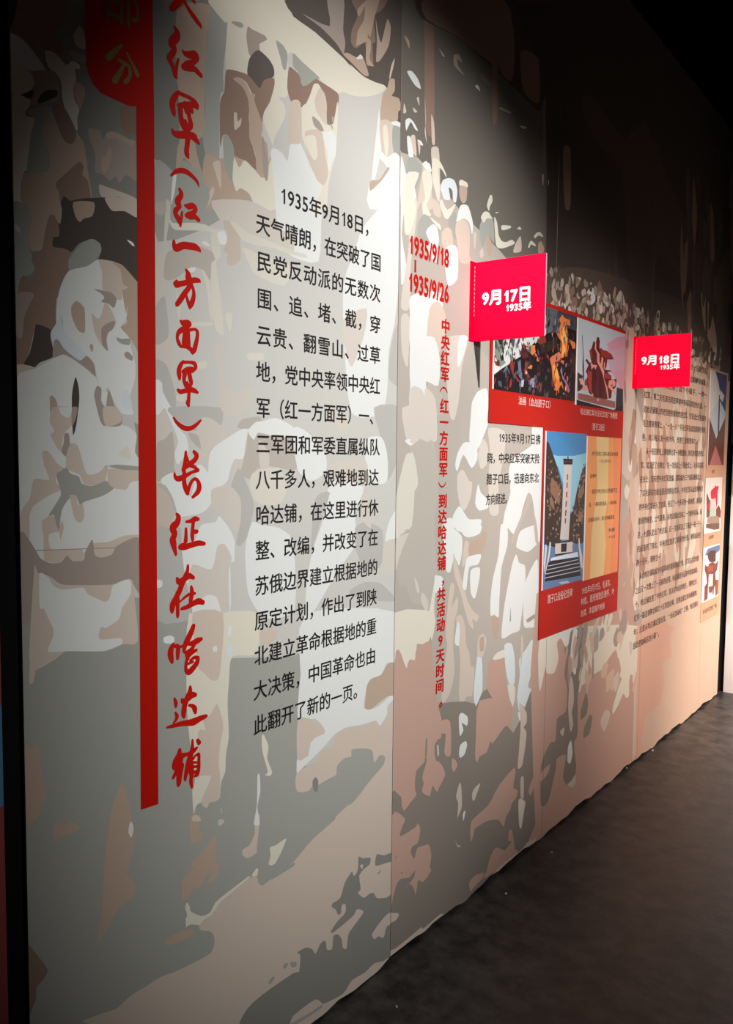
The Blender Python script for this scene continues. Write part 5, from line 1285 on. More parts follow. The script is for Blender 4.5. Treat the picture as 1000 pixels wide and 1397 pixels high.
y 4311,1993 4302,1891 4281,1872 4279,1944 4289,2046 4302,2181 4320,2131
y 4678,1185 4663,1104 4627,1079 4609,1152 4609,1257 4643,1308 4670,1321
t 4441,2021 4436,1963 4404,1964 4389,1985 4392,2092 4412,2119 4439,2098
x 5822,1392 5772,1286 5718,1248 5672,1333 5698,1434 5750,1474 5789,1458
s 5652,1727 5602,1597 5559,1575 5547,1649 5578,1781 5602,1857 5645,1822
x 5435,2051 5407,1978 5338,1980 5297,2022 5321,2084 5330,2144 5401,2108
t 4504,1896 4471,1827 4438,1823 4428,1865 4424,1959 4460,2062 4487,1999
p 4803,1482 4788,1435 4741,1432 4716,1448 4709,1501 4734,1520 4772,1532
y 4299,1007 4280,893 4246,885 4212,967 4220,1113 4242,1160 4278,1133
x 4254,1042 4242,995 4218,958 4208,1003 4214,1099 4245,1151 4263,1161
x 4360,1928 4357,1864 4347,1860 4324,1905 4320,1973 4329,1996 4340,1996
t 4990,1567 4997,1463 4968,1416 4912,1473 4863,1600 4903,1729 4942,1714
x 5442,1526 5458,1425 5405,1418 5351,1479 5320,1550 5347,1591 5395,1608
c 4171,1257 4155,1180 4124,1131 4099,1195 4115,1274 4133,1359 4167,1310
x 5054,1895 5025,1717 4999,1702 4989,1794 5001,1959 5036,2052 5048,2056
s 4416,1857 4405,1782 4364,1734 4342,1808 4336,1924 4362,1962 4401,1936
p 5159,1655 5140,1595 5105,1574 5081,1649 5090,1721 5118,1750 5152,1786
p 4396,1677 4391,1626 4363,1631 4348,1645 4350,1690 4372,1716 4390,1724
x 5511,1403 5516,1310 5502,1285 5456,1334 5425,1452 5444,1507 5483,1466
p 4489,2062 4467,1864 4440,1870 4410,1965 4429,2097 4432,2195 4476,2176
x 4169,1865 4143,1759 4104,1675 4080,1804 4106,1904 4126,1980 4173,1966
s 4675,1015 4666,898 4655,847 4622,974 4612,1144 4632,1166 4660,1161
x 5776,1692 5759,1591 5727,1502 5704,1602 5706,1733 5737,1822 5773,1822
p 4308,1273 4300,1213 4289,1166 4258,1252 4221,1412 4228,1491 4266,1431
p 5182,1850 5175,1815 5148,1793 5133,1833 5138,1889 5158,1924 5188,1909
s 5166,1162 5153,1054 5143,985 5117,1091 5109,1307 5119,1442 5144,1386
p 4913,1385 4907,1242 4890,1234 4866,1278 4854,1490 4864,1576 4903,1524
t 4979,1303 4956,1242 4935,1245 4905,1271 4902,1326 4931,1378 4964,1343
y 4991,1146 4983,1073 4937,1088 4893,1141 4882,1242 4914,1279 4949,1255
s 4563,1966 4543,1915 4515,1902 4495,1954 4504,2005 4533,2061 4555,2046
s 4746,1124 4735,1061 4691,1049 4670,1103 4670,1141 4691,1172 4720,1156
x 4557,1827 4556,1771 4530,1757 4514,1794 4504,1852 4515,1904 4548,1883
x 4391,1128 4395,1071 4363,1070 4323,1116 4324,1163 4336,1189 4379,1163
s 4483,1340 4466,1259 4445,1233 4411,1310 4418,1412 4431,1470 4468,1435
s 4976,1211 4976,1174 4955,1135 4926,1193 4913,1265 4926,1331 4958,1299
s 4203,1204 4200,1109 4170,1102 4141,1171 4129,1292 4148,1312 4179,1296
y 4809,1510 4820,1387 4778,1373 4720,1442 4693,1592 4720,1635 4791,1611
p 4777,1638 4774,1589 4711,1584 4683,1613 4671,1666 4705,1688 4748,1681
c 4347,1506 4315,1435 4289,1419 4269,1459 4279,1586 4303,1655 4337,1667
x 4501,1532 4482,1461 4439,1409 4396,1507 4407,1611 4425,1710 4473,1640
x 4162,1321 4168,1212 4153,1197 4119,1295 4107,1384 4110,1465 4142,1421
x 4676,1818 4676,1686 4655,1690 4627,1752 4609,1827 4617,1916 4651,1896
s 5688,1982 5693,1910 5665,1893 5632,1966 5601,2059 5612,2145 5641,2083
t 5205,1232 5183,1131 5153,1083 5132,1186 5142,1314 5176,1395 5206,1362
t 5528,1202 5534,1116 5492,1049 5416,1140 5412,1261 5420,1299 5483,1283
p 5822,1027 5785,985 5721,957 5701,990 5686,1097 5738,1154 5796,1147
y 5142,1296 5148,1183 5118,1161 5097,1238 5087,1373 5105,1496 5128,1490
s 4651,1441 4655,1347 4638,1342 4595,1408 4582,1475 4594,1531 4620,1536
p 4920,2052 4911,1993 4902,1965 4864,2023 4859,2079 4873,2121 4914,2098
c 4883,1966 4878,1918 4835,1895 4797,1929 4801,2000 4823,2032 4872,2014
x 4291,1682 4297,1573 4283,1529 4251,1618 4230,1728 4239,1751 4264,1782
c 5272,1953 5270,1877 5246,1880 5222,1933 5224,2011 5226,2062 5252,2061
p 4537,1225 4531,994 4497,1003 4457,1060 4438,1269 4488,1365 4510,1336
x 5479,1843 5472,1802 5428,1776 5390,1817 5397,1911 5440,1944 5466,1927
t 5441,1982 5451,1839 5411,1872 5359,1941 5316,2086 5324,2181 5365,2214
s 4722,1562 4724,1493 4701,1478 4676,1531 4670,1587 4692,1641 4719,1620
s 4770,1306 4793,1193 4769,1186 4738,1261 4710,1354 4715,1452 4747,1394
c 4543,1154 4541,1065 4518,1063 4478,1128 4479,1173 4496,1223 4514,1231
x 4643,1450 4646,1387 4622,1354 4594,1431 4592,1487 4594,1551 4615,1547
s 5447,1551 5448,1433 5404,1343 5366,1465 5365,1661 5420,1717 5451,1675
t 5785,1786 5799,1650 5759,1644 5719,1730 5700,1794 5689,1905 5752,1828
c 4438,1036 4434,1011 4408,983 4396,1012 4381,1075 4395,1111 4417,1092
c 5032,1950 5032,1881 4999,1809 4974,1897 4963,2010 4978,2119 5011,2054
y 4542,1366 4520,1223 4486,1212 4472,1265 4470,1434 4496,1438 4528,1442
x 5637,1843 5637,1761 5618,1750 5552,1836 5544,1932 5539,2005 5590,1998
y 5540,1364 5546,1238 5501,1216 5458,1339 5417,1449 5421,1577 5464,1549
s 4603,993 4590,926 4555,938 4544,980 4535,1027 4561,1072 4594,1066
y 5428,1357 5403,1325 5376,1295 5356,1346 5362,1401 5395,1433 5413,1413
s 3992,2182 3983,2066 3962,2084 3940,2145 3930,2187 3943,2261 3979,2228
p 4243,1335 4241,1310 4223,1297 4192,1325 4196,1347 4205,1380 4229,1362
m 4132,818 4121,791 4084,774 4075,807 4066,879 4094,917 4131,884
p 4295,1320 4288,1226 4264,1201 4248,1270 4242,1385 4255,1425 4290,1386
m 4235,1661 4221,1637 4194,1628 4170,1658 4156,1681 4190,1705 4214,1701
m 4291,1343 4290,1318 4271,1308 4260,1340 4247,1395 4253,1417 4272,1395
m 4019,2066 4023,2015 4006,2005 3987,2062 3976,2092 3982,2131 4000,2119
m 4086,833 4079,798 4067,778 4053,811 4054,866 4060,899 4076,875
p 4189,2211 4172,2169 4148,2169 4126,2180 4131,2215 4153,2248 4187,2256
p 4291,1065 4275,1044 4258,1015 4225,1071 4225,1109 4239,1133 4275,1124
s 4122,1829 4104,1769 4090,1755 4076,1793 4080,1835 4104,1864 4120,1873
p 4169,2067 4178,1973 4161,1996 4151,2015 4133,2112 4138,2157 4154,2129
p 4269,1362 4262,1276 4222,1287 4210,1339 4213,1404 4246,1463 4266,1450
p 4090,1741 4081,1674 4063,1649 4047,1680 4046,1774 4050,1819 4070,1804
t 4172,1027 4182,974 4173,982 4148,1023 4131,1071 4130,1107 4144,1095
p 4103,2285 4103,2239 4072,2196 4050,2255 4052,2319 4063,2398 4098,2388
p 4052,1804 4060,1711 4046,1694 4030,1760 4012,1830 4014,1870 4027,1868
s 3996,2062 3968,1990 3940,1974 3923,2015 3919,2071 3947,2130 3979,2104
p 3986,2132 3986,2089 3973,2080 3941,2112 3933,2143 3939,2202 3957,2189
t 3980,1933 3982,1896 3970,1889 3949,1910 3936,1959 3953,1984 3965,1984
s 4205,2257 4205,2202 4156,2187 4144,2218 4135,2282 4150,2325 4182,2295
p 4262,1516 4265,1471 4245,1461 4213,1491 4172,1571 4193,1625 4224,1592
t 4139,1064 4128,972 4105,976 4084,1038 4077,1152 4086,1186 4114,1200
s 4148,1384 4136,1325 4103,1304 4092,1345 4095,1402 4118,1438 4142,1409
p 4237,1233 4220,1155 4203,1148 4182,1193 4188,1272 4200,1304 4227,1300
t 4208,1705 4193,1633 4174,1609 4145,1636 4127,1752 4145,1803 4195,1789
b 5937,3296 5977,3026 5956,3015 5901,3124 5850,3346 5847,3521 5889,3486
k 5133,2893 5124,2801 5102,2717 5053,2856 5046,2981 5056,3072 5091,3042
k 5484,2909 5518,2733 5482,2614 5423,2797 5398,2974 5404,3126 5450,3130
h 5405,2639 5413,2512 5390,2495 5368,2572 5347,2698 5351,2800 5373,2857
k 5194,2907 5216,2797 5191,2745 5164,2816 5133,2917 5133,3026 5165,2962
h 5145,3390 5148,3329 5122,3316 5084,3350 5072,3410 5076,3460 5101,3500
k 5497,2824 5508,2719 5477,2685 5430,2782 5420,2885 5422,3036 5477,3002
b 4884,2856 4885,2749 4885,2615 4827,2796 4806,2973 4805,3087 4825,3078
b 5100,3222 5090,3104 5069,3034 4999,3162 5000,3276 4996,3429 5058,3336
k 5641,3248 5632,3166 5603,3100 5573,3209 5578,3289 5596,3384 5616,3371
k 5656,2763 5656,2653 5644,2575 5600,2697 5592,2826 5605,2897 5632,2846
k 5704,2613 5707,2391 5678,2352 5625,2549 5592,2699 5631,2775 5681,2808
k 5400,3231 5448,2968 5405,2981 5350,3112 5310,3263 5312,3357 5351,3343
h 5518,2822 5487,2608 5432,2572 5422,2663 5432,2812 5462,2980 5504,2934
k 5309,3168 5304,3083 5286,3048 5251,3091 5229,3159 5247,3220 5278,3229
h 5312,3392 5296,3338 5280,3297 5258,3328 5265,3411 5273,3481 5295,3477
b 5476,3197 5503,3062 5474,3005 5425,3036 5389,3224 5376,3374 5439,3307
k 5203,2832 5194,2663 5162,2603 5129,2685 5106,2848 5143,2972 5174,2937
b 4944,2898 4933,2743 4885,2708 4875,2753 4880,2987 4921,3028 4941,3072
k 5408,2935 5403,2873 5361,2852 5323,2914 5308,2989 5318,3034 5363,3015
b 5968,3246 5954,3172 5929,3134 5901,3166 5889,3265 5920,3357 5952,3343
k 5365,2838 5330,2732 5290,2692 5263,2790 5255,2886 5292,3001 5341,2974
h 5245,2976 5241,2822 5211,2737 5187,2883 5155,3112 5161,3221 5211,3245
b 5071,2651 5053,2492 5012,2480 4990,2578 4964,2670 5008,2735 5034,2752
b 5873,3583 5858,3451 5815,3450 5798,3545 5798,3622 5833,3707 5852,3686
k 4962,3245 4970,3128 4938,3073 4899,3178 4869,3306 4875,3437 4918,3441
k 5120,2666 5098,2596 5082,2561 5056,2617 5050,2710 5083,2772 5108,2757
h 5877,2847 5890,2645 5837,2691 5782,2740 5747,2927 5733,3124 5780,3117
k 5863,2936 5878,2839 5864,2693 5790,2857 5723,3054 5763,3125 5799,3163
h 5159,2860 5189,2652 5192,2558 5135,2713 5109,2865 5099,3043 5126,3047"""
PHOTO = {}
PHOTO['painting'] = """pk 2590,2325 3505,2480 3547,1890 2610,1849
pn 3067,2375 3390,2379 3396,2289 3280,2290 3189,2262 3127,2246 3075,2247
pG2 3077,2365 3183,2363 3168,2306 3127,2254 3084,2240
pw 2620,2262 3070,2330 3075,2235 3017,2220 2985,2197 2945,2174 2922,2145 2890,2160 2873,2176 2859,2153 2853,2119 2815,2104 2778,2093 2756,2077 2706,2058 2644,2028 2633,2127
pe 2638,2162 2702,2163 2724,2137 2690,2105 2734,2082 2699,2064 2655,2088 2640,2114
pe2 2753,2155 2783,2137 2770,2107 2747,2126
pg2 2766,2185 2804,2182 2798,2149 2775,2154
pd 2666,2165 2708,2171 2702,2145 2681,2146
pr 2642,2079 2691,2081 2685,2063 2656,2064
pg2 2836,2150 2860,2135 2845,2119
pB3 2866,2168 2913,2167 2923,2123 2876,2111 2852,2137
pr 2873,2176 2889,2171 2891,2135 2875,2140
pH 2920,2189 2932,2187 2905,2169 2914,2152 2898,2157
po 2937,2173 2977,2178 2983,2152 2955,2134 2930,2146
pr 2985,2197 3017,2220 3067,2223 3086,2195 3053,2175 3019,2186
pd 3019,2186 3129,2215 3190,2246 3175,2189 3088,2164 3029,2150
po 3225,2340 3249,2329 3315,2327 3308,2302 3269,2304 3291,2259 3285,2202 3288,2166 3232,2156 3212,2186 3218,2226 3181,2245 3214,2301 3195,2314
pq 3224,2290 3261,2287 3282,2254 3267,2184 3232,2160 3238,2213 3217,2242
pq 3245,2249 3269,2240 3267,2192 3245,2174
po 3302,2244 3365,2236 3372,2212 3343,2205
po 3133,2149 3203,2177 3260,2151 3252,2126 3224,2135 3160,2133 3200,2081 3238,2053 3259,2018 3230,2036 3204,2010 3168,2008 3147,2053 3135,2107 3116,2136
pq 3144,2112 3179,2115 3209,2074 3201,2050 3164,2078
pp 3203,2177 3133,2146 3143,2123 3214,2138
pu 3234,2117 3246,2078 3295,2050 3286,2041 3237,2069 3221,2099
pu 3271,2132 3299,2139 3290,2122 3272,2116
pu2 3285,2057 3326,2019 3307,2006 3277,2036
pk 3214,2150 3278,2159 3279,2147 3233,2142
pd 3324,2198 3384,2172 3380,2090 3330,2101
pr 2770,2096 2808,2096 2795,2052 2850,2021 2835,2016 2788,2044 2764,2071
pr 2893,2105 2917,2100 2911,2063 2944,2043 2928,2038 2890,2068
po 2925,2094 2957,2093 2950,2078 2918,2078
pH 2894,2072 2910,2066 2919,2052 2895,2054
pu 2952,2040 2984,2047 2978,2005 2962,2004 2929,2020
pV2 2850,2021 2888,2031 2882,2001 2851,1995
pg 2831,2092 2853,2108 2863,2058 2880,2045 2865,2022 2841,2042
pg 2714,2045 2742,2075 2758,2052 2730,2021
pg2 2673,2006 2701,2008 2709,1984 2681,1989
pr 2988,2138 3013,2133 3010,2114
po 2971,2151 2996,2139 3014,2114 2997,2116
pr 3071,2162 3106,2147 3107,2127 3081,2140
pk 2733,2159 2729,2174 2719,2164 2716,2149 2722,2142
pw 2989,2348 2979,2365 2977,2357 2984,2341 2990,2333
pn 3038,2292 3039,2300 3033,2300 3026,2284 3029,2282
pg2 2901,2223 2892,2234 2890,2237 2900,2208 2907,2211
pd 3117,1982 3113,1995 3110,1993 3111,1971 3116,1965
pd 2751,2045 2748,2064 2742,2055 2736,2038 2741,2020
pe 2973,2224 2974,2230 2966,2229 2962,2222 2967,2217
pk 3282,2106 3279,2114 3275,2111 3278,2103 3282,2100
pk 3309,2185 3305,2201 3296,2192 3293,2175 3299,2166
pG2 3047,2317 3041,2342 3036,2326 3037,2309 3045,2298
pk 2775,2170 2769,2181 2759,2173 2763,2166 2769,2160
pn 2911,2078 2913,2091 2903,2084 2901,2064 2906,2064
pn 2883,2032 2881,2037 2874,2037 2869,2028 2877,2026
pk 3166,2199 3163,2211 3153,2203 3149,2190 3162,2188
pG2 2805,2098 2798,2105 2794,2106 2803,2087 2809,2088
pS 2869,2308 2862,2314 2849,2313 2849,2303 2858,2297
pd 2689,2138 2690,2143 2685,2141 2683,2136 2686,2131
pn 2977,1976 2966,1985 2958,1983 2969,1967 2979,1964
pd 3339,2323 3333,2330 3330,2327 3332,2318 3339,2316
pG2 3312,2231 3303,2238 3297,2236 3296,2226 3308,2225
pn 3317,2334 3315,2344 3309,2345 3308,2321 3312,2316
pe2 2715,2323 2711,2333 2700,2331 2701,2318 2713,2316
pB3 3174,2022 3164,2033 3159,2030 3164,2017 3171,2012
pe2 2901,2220 2896,2238 2886,2229 2890,2209 2900,2211
pk 2664,2275 2666,2284 2658,2282 2650,2271 2656,2263
pr 2655,2002 2661,2016 2653,2015 2640,1989 2645,1989
pk 2832,2161 2826,2176 2819,2167 2823,2150 2834,2151
pS 2998,2234 2990,2259 2988,2244 2996,2222 3002,2224
pg2 2892,2201 2888,2214 2882,2205 2887,2193 2892,2191
pk 3381,1996 3384,2013 3374,2009 3368,1982 3371,1983
pr 3082,1979 3074,1991 3069,1986 3074,1974 3084,1965
pd 3338,2308 3326,2322 3323,2313 3328,2301 3338,2290
pG2 2736,1986 2735,1990 2729,1988 2726,1984 2729,1982
pk 2863,2020 2862,2041 2856,2028 2852,2012 2856,2009
pG2 3006,2043 2993,2057 2984,2057 2996,2030 3007,2031
pk 3370,2107 3364,2115 3362,2113 3363,2102 3371,2094
pe 2761,2283 2752,2301 2753,2291 2761,2274 2768,2267
pB3 3029,2060 3034,2073 3018,2071 3013,2051 3016,2050
pk 3148,2018 3148,2028 3144,2025 3137,2011 3143,2006
pg2 3280,2262 3270,2273 3264,2267 3271,2255 3278,2254
pn 3116,2320 3111,2329 3106,2327 3111,2312 3117,2309
pk 3353,2131 3348,2148 3337,2139 3333,2123 3341,2122
pg2 2881,2317 2881,2327 2875,2325 2873,2304 2877,2306
pk 3329,2191 3320,2196 3314,2194 3312,2188 3322,2186
pk 3187,2145 3189,2152 3182,2153 3178,2140 3182,2136
pd 2919,2139 2911,2144 2900,2144 2906,2136 2916,2134
pg2 3110,2326 3096,2341 3089,2333 3098,2316 3109,2308
pn 2715,2169 2706,2184 2696,2180 2701,2161 2710,2161
pe2 2899,2275 2902,2295 2896,2288 2888,2262 2890,2259
pg2 2877,2189 2864,2204 2859,2195 2864,2183 2876,2181
pg2 2730,2052 2724,2066 2723,2060 2728,2044 2734,2043
pk 2920,2037 2925,2046 2918,2043 2910,2033 2912,2027
po 3183,2251 3177,2268 3176,2260 3181,2243 3185,2242
pg2 2757,2120 2748,2133 2745,2133 2753,2111 2761,2105
pG2 2993,2042 2982,2056 2981,2055 2991,2029 2999,2022
pn 2921,2045 2920,2062 2914,2055 2907,2037 2912,2026
pg2 2909,2340 2910,2349 2905,2344 2899,2334 2900,2327
pe 2803,2345 2795,2355 2791,2351 2793,2342 2799,2336
pk 2674,2273 2659,2292 2655,2282 2665,2262 2676,2250
pG2 3242,2294 3241,2300 3235,2299 3234,2291 3239,2286
pd 3360,2161 3353,2168 3350,2166 3355,2157 3360,2156
pd 3092,1989 3083,1999 3081,1995 3086,1982 3094,1979
pd 2898,2013 2894,2018 2891,2018 2892,2010 2896,2005
pw 2962,2342 2963,2352 2957,2347 2952,2337 2957,2336
pB3 2766,2159 2768,2170 2759,2168 2756,2154 2759,2144
pk 2933,2161 2937,2172 2924,2168 2918,2150 2922,2145
pn 3173,2299 3172,2322 3165,2306 3158,2289 3166,2288
pg2 2676,2330 2675,2336 2662,2332 2661,2327 2668,2325
pd 3029,2086 3031,2093 3026,2094 3021,2077 3025,2068
pd 3201,2345 3194,2356 3192,2354 3197,2341 3203,2331
pe2 2967,2342 2972,2360 2956,2353 2946,2330 2958,2325
pe 2856,2243 2852,2254 2845,2257 2846,2233 2856,2228
pB3 2703,2140 2700,2148 2692,2147 2694,2130 2699,2127
pG2 2669,2141 2656,2159 2649,2151 2652,2127 2667,2123
pG2 2705,2229 2706,2239 2695,2234 2693,2223 2698,2221
pe 2750,2287 2736,2312 2730,2294 2741,2273 2752,2275
pg 3106,2286 3107,2296 3099,2294 3094,2280 3099,2263
pr 3271,2223 3268,2233 3264,2235 3265,2217 3269,2208
pk 2717,2125 2709,2144 2701,2139 2705,2117 2713,2110
pp 3156,2117 3155,2126 3148,2125 3141,2109 3146,2106
pB3 3178,2049 3173,2060 3170,2053 3171,2042 3175,2039
pe 2675,2303 2670,2314 2665,2311 2663,2294 2671,2289
pk 3030,2124 3027,2129 3022,2126 3018,2120 3022,2116
pk 2931,2179 2929,2183 2921,2183 2922,2173 2929,2174
pd 3223,2117 3219,2122 3215,2121 3216,2112 3223,2114
pk 2760,2244 2754,2254 2747,2251 2750,2240 2759,2237
pg2 2971,2208 2970,2217 2960,2218 2954,2200 2965,2194
pe2 3008,2230 2995,2250 2993,2241 2998,2220 3010,2214
pd 3252,2003 3248,2015 3241,2010 3244,1997 3253,1997
pg2 3032,1991 3030,2001 3021,1998 3024,1986 3028,1985
po 3274,2267 3265,2277 3256,2276 3261,2259 3269,2260
pB3 3164,2047 3161,2066 3157,2057 3156,2041 3161,2037
pB3 3186,2119 3186,2141 3181,2130 3179,2105 3183,2099
po 3299,2202 3301,2222 3295,2212 3289,2189 3292,2185
pB3 3113,2183 3112,2194 3104,2189 3100,2177 3105,2170
pg 3193,2267 3181,2284 3178,2273 3187,2262 3193,2251
pd 3044,2162 3036,2182 3026,2174 3036,2156 3047,2150
pr 2757,1984 2754,1996 2746,1993 2741,1981 2750,1976
pB3 2878,2131 2865,2138 2860,2140 2863,2123 2871,2122
pB3 3121,2124 3117,2132 3114,2132 3118,2118 3122,2116
pg2 3389,2288 3380,2302 3370,2294 3375,2283 3389,2278
pw 2815,2350 2809,2357 2799,2360 2799,2342 2804,2335
pk 3243,2069 3233,2087 3228,2078 3232,2057 3240,2047
pd 2908,2029 2897,2041 2891,2035 2899,2024 2909,2016
pk 2733,2034 2729,2050 2719,2042 2723,2026 2731,2020
pn 2843,2176 2843,2194 2828,2183 2819,2167 2826,2157
pw 2934,2226 2931,2230 2926,2231 2924,2224 2929,2219
pw 2867,2317 2861,2325 2851,2324 2857,2305 2866,2304
pk 3108,2284 3105,2308 3092,2290 3084,2276 3093,2259
pw 2916,2349 2908,2373 2904,2358 2911,2341 2918,2324
pB3 2861,2135 2864,2148 2859,2143 2852,2128 2854,2127
pn 3142,2040 3143,2055 3137,2049 3133,2035 3135,2033
pk 2833,2040 2838,2051 2832,2049 2823,2029 2823,2021
pk 3327,1974 3322,1980 3315,1978 3319,1970 3327,1968
pp 3158,2131 3163,2143 3156,2143 3148,2118 3149,2122
pg2 3045,2024 3045,2036 3042,2032 3038,2016 3042,2013
pk 2681,2128 2677,2139 2673,2138 2675,2121 2681,2113
pk 2793,2214 2795,2226 2780,2219 2778,2206 2788,2201
pr 2898,2070 2892,2079 2889,2076 2889,2067 2896,2059
pd 3072,2322 3067,2336 3063,2331 3068,2314 3074,2311
pg2 2943,2323 2941,2330 2936,2328 2932,2318 2936,2313
pg2 2939,2024 2928,2036 2919,2032 2927,2012 2939,2014
pG2 3348,2259 3343,2271 3334,2270 3335,2254 3340,2244
pr 2651,2095 2646,2102 2635,2099 2635,2091 2647,2091
pS 2858,2272 2856,2278 2852,2276 2854,2267 2857,2264
pn 3334,2083 3333,2091 3324,2088 3319,2080 3326,2074
po 3147,2178 3150,2192 3145,2183 3139,2172 3140,2164
pd 3318,2238 3311,2245 3310,2243 3316,2233 3321,2231
pg2 2799,2241 2793,2246 2784,2246 2784,2235 2794,2233
pk 2704,2257 2700,2263 2692,2261 2689,2253 2695,2251
pd 2678,2075 2676,2088 2665,2083 2664,2068 2673,2062
pG2 2979,2140 2978,2148 2973,2146 2972,2132 2974,2125
pr 2747,2156 2742,2162 2734,2162 2732,2152 2740,2150
pk 2986,2160 2977,2172 2976,2165 2982,2154 2992,2150
pn 3087,1975 3081,1988 3071,1981 3070,1965 3079,1966
pd 3270,2067 3261,2079 3260,2077 3268,2056 3273,2055
pd 3185,2152 3187,2157 3181,2159 3175,2144 3178,2138
pk 2735,2010 2730,2017 2717,2015 2716,2005 2728,2003
pn 3381,2141 3383,2150 3375,2144 3370,2137 3372,2127
pr 3028,2128 3025,2138 3018,2133 3014,2121 3021,2114
pg2 3150,2224 3146,2238 3142,2237 3144,2214 3150,2200
pk 3087,2199 3081,2210 3076,2205 3074,2192 3083,2187
pB3 3298,1995 3284,2012 3276,2006 3285,1988 3295,1971
pg2 2685,2169 2682,2178 2676,2172 2678,2165 2682,2163
po 3236,2277 3234,2293 3226,2285 3224,2266 3230,2267
pw 2868,2331 2863,2336 2858,2335 2859,2328 2865,2327
pg 2757,2225 2759,2234 2753,2234 2750,2214 2752,2214
pk 3112,2044 3102,2059 3099,2051 3102,2037 3111,2035
pr 3240,1981 3237,1986 3227,1985 3229,1979 3234,1974
pd 2938,2097 2942,2120 2932,2107 2922,2089 2924,2081
pe2 2915,2297 2909,2308 2905,2308 2911,2286 2917,2287
po 3268,2218 3265,2230 3256,2226 3257,2210 3268,2197
pk 3189,2176 3183,2192 3178,2187 3183,2170 3188,2165
pw 2651,2335 2648,2346 2643,2342 2644,2331 2648,2329
pd 3233,2259 3229,2267 3226,2267 3226,2252 3232,2248
pg 3027,2269 3017,2279 3015,2282 3023,2259 3030,2246
pk 2679,2264 2674,2284 2667,2275 2669,2258 2679,2251
pg2 2699,2211 2694,2220 2689,2218 2690,2205 2698,2202
pG2 2723,2162 2726,2174 2720,2167 2712,2154 2716,2144
pg2 2702,2137 2699,2149 2693,2142 2690,2134 2698,2131
pk 3345,2259 3335,2266 3327,2266 3331,2253 3344,2253
pr 3052,2133 3050,2136 3040,2136 3038,2129 3047,2126
pd 3088,2149 3078,2157 3069,2152 3073,2145 3083,2141
pS 2993,2195 2997,2205 2987,2207 2975,2188 2980,2185
pr 3150,2030 3148,2041 3139,2036 3141,2023 3147,2020
pd 3229,2065 3230,2078 3221,2070 3212,2060 3221,2054
pS 2918,2276 2910,2284 2906,2281 2909,2268 2916,2263
pn 2833,2209 2825,2222 2823,2221 2831,2196 2836,2190
pB3 3113,1996 3106,2005 3095,2000 3101,1993 3109,1988
pd 2808,2096 2811,2115 2802,2109 2792,2090 2795,2075
pg2 2921,2292 2912,2301 2909,2296 2914,2286 2921,2286
pB3 3039,2110 3038,2117 3031,2113 3027,2104 3032,2101
pk 2717,2099 2708,2115 2699,2106 2704,2090 2715,2087
pg2 3051,2239 3047,2245 3043,2242 3046,2233 3051,2232
pB3 3384,2199 3376,2213 3372,2207 3374,2191 3383,2183
pB3 3125,2084 3121,2095 3114,2092 3112,2078 3121,2076
pg2 2753,2284 2757,2297 2752,2289 2744,2278 2746,2271
pn 2661,2219 2660,2226 2647,2226 2641,2214 2652,2211
pd 3302,2256 3298,2269 3292,2265 3287,2251 3294,2249
pr 2939,2028 2943,2043 2935,2033 2927,2022 2929,2010
pr 2858,1974 2851,1990 2848,1983 2854,1968 2859,1964
pB3 3310,2133 3306,2136 3295,2135 3297,2129 3305,2125
pk 3033,2165 3028,2173 3026,2170 3031,2159 3035,2154
pr 3037,2024 3030,2034 3019,2028 3019,2015 3031,2013
pg2 2708,2149 2712,2158 2707,2159 2700,2139 2702,2131
pk 3085,2166 3075,2181 3070,2175 3077,2153 3083,2140
pB3 2853,2054 2851,2066 2848,2059 2844,2048 2849,2043
pg2 2742,2122 2746,2132 2739,2128 2730,2113 2730,2102
pS 2724,2282 2726,2307 2719,2297 2712,2275 2718,2270
pG2 3064,2326 3057,2332 3054,2331 3058,2322 3062,2322
pg2 3158,2317 3149,2328 3140,2324 3142,2308 3150,2300
pr 2794,2095 2789,2104 2786,2099 2791,2089 2795,2086
pd 3145,2277 3144,2284 3139,2284 3133,2272 3140,2272
pB3 2804,2018 2804,2022 2794,2021 2792,2015 2797,2014
pp 3164,2299 3159,2315 3155,2305 3156,2290 3160,2283
pd 3050,2118 3040,2138 3031,2126 3040,2111 3054,2096
pw 2926,2277 2926,2285 2920,2282 2920,2271 2924,2262
pg 3140,2245 3137,2248 3128,2249 3127,2240 3134,2241
pB3 3364,1985 3357,1994 3351,1997 3343,1978 3353,1976
pg2 3363,2320 3352,2339 3347,2329 3356,2312 3365,2302
pG2 2765,2049 2760,2059 2755,2058 2759,2044 2764,2037
pg2 2710,2336 2708,2350 2701,2346 2696,2324 2703,2319
pd 2943,2045 2945,2057 2938,2054 2933,2041 2937,2031
pd 3100,2338 3101,2345 3095,2344 3089,2332 3092,2331
pq 3136,2241 3135,2249 3132,2249 3131,2237 3134,2232
pk 3288,2067 3281,2073 3276,2074 3279,2063 3287,2057
po 3272,2086 3274,2094 3267,2091 3263,2077 3267,2075
pk 3046,2076 3041,2085 3033,2082 3027,2072 3038,2068
pd 3098,2320 3096,2336 3093,2329 3090,2306 3095,2305
pg 3040,2269 3036,2288 3030,2280 3032,2262 3035,2249
pB3 3222,2134 3225,2145 3211,2144 3206,2125 3215,2124
pd 3376,2020 3374,2027 3369,2025 3366,2014 3373,2013
pk 3058,2334 3053,2340 3050,2337 3054,2331 3060,2322
pG2 2658,2142 2656,2150 2649,2147 2644,2133 2649,2127
pg2 3266,2282 3260,2302 3252,2290 3252,2275 3261,2270
pd 2988,2036 2986,2052 2975,2045 2973,2028 2979,2030
pw 2988,2270 2981,2281 2974,2275 2982,2262 2989,2261
pr 2972,1983 2971,1992 2964,1995 2961,1974 2968,1966
pd 3298,2016 3304,2039 3293,2023 3283,2002 3286,1994
pw 2886,2248 2887,2268 2880,2261 2876,2237 2880,2222
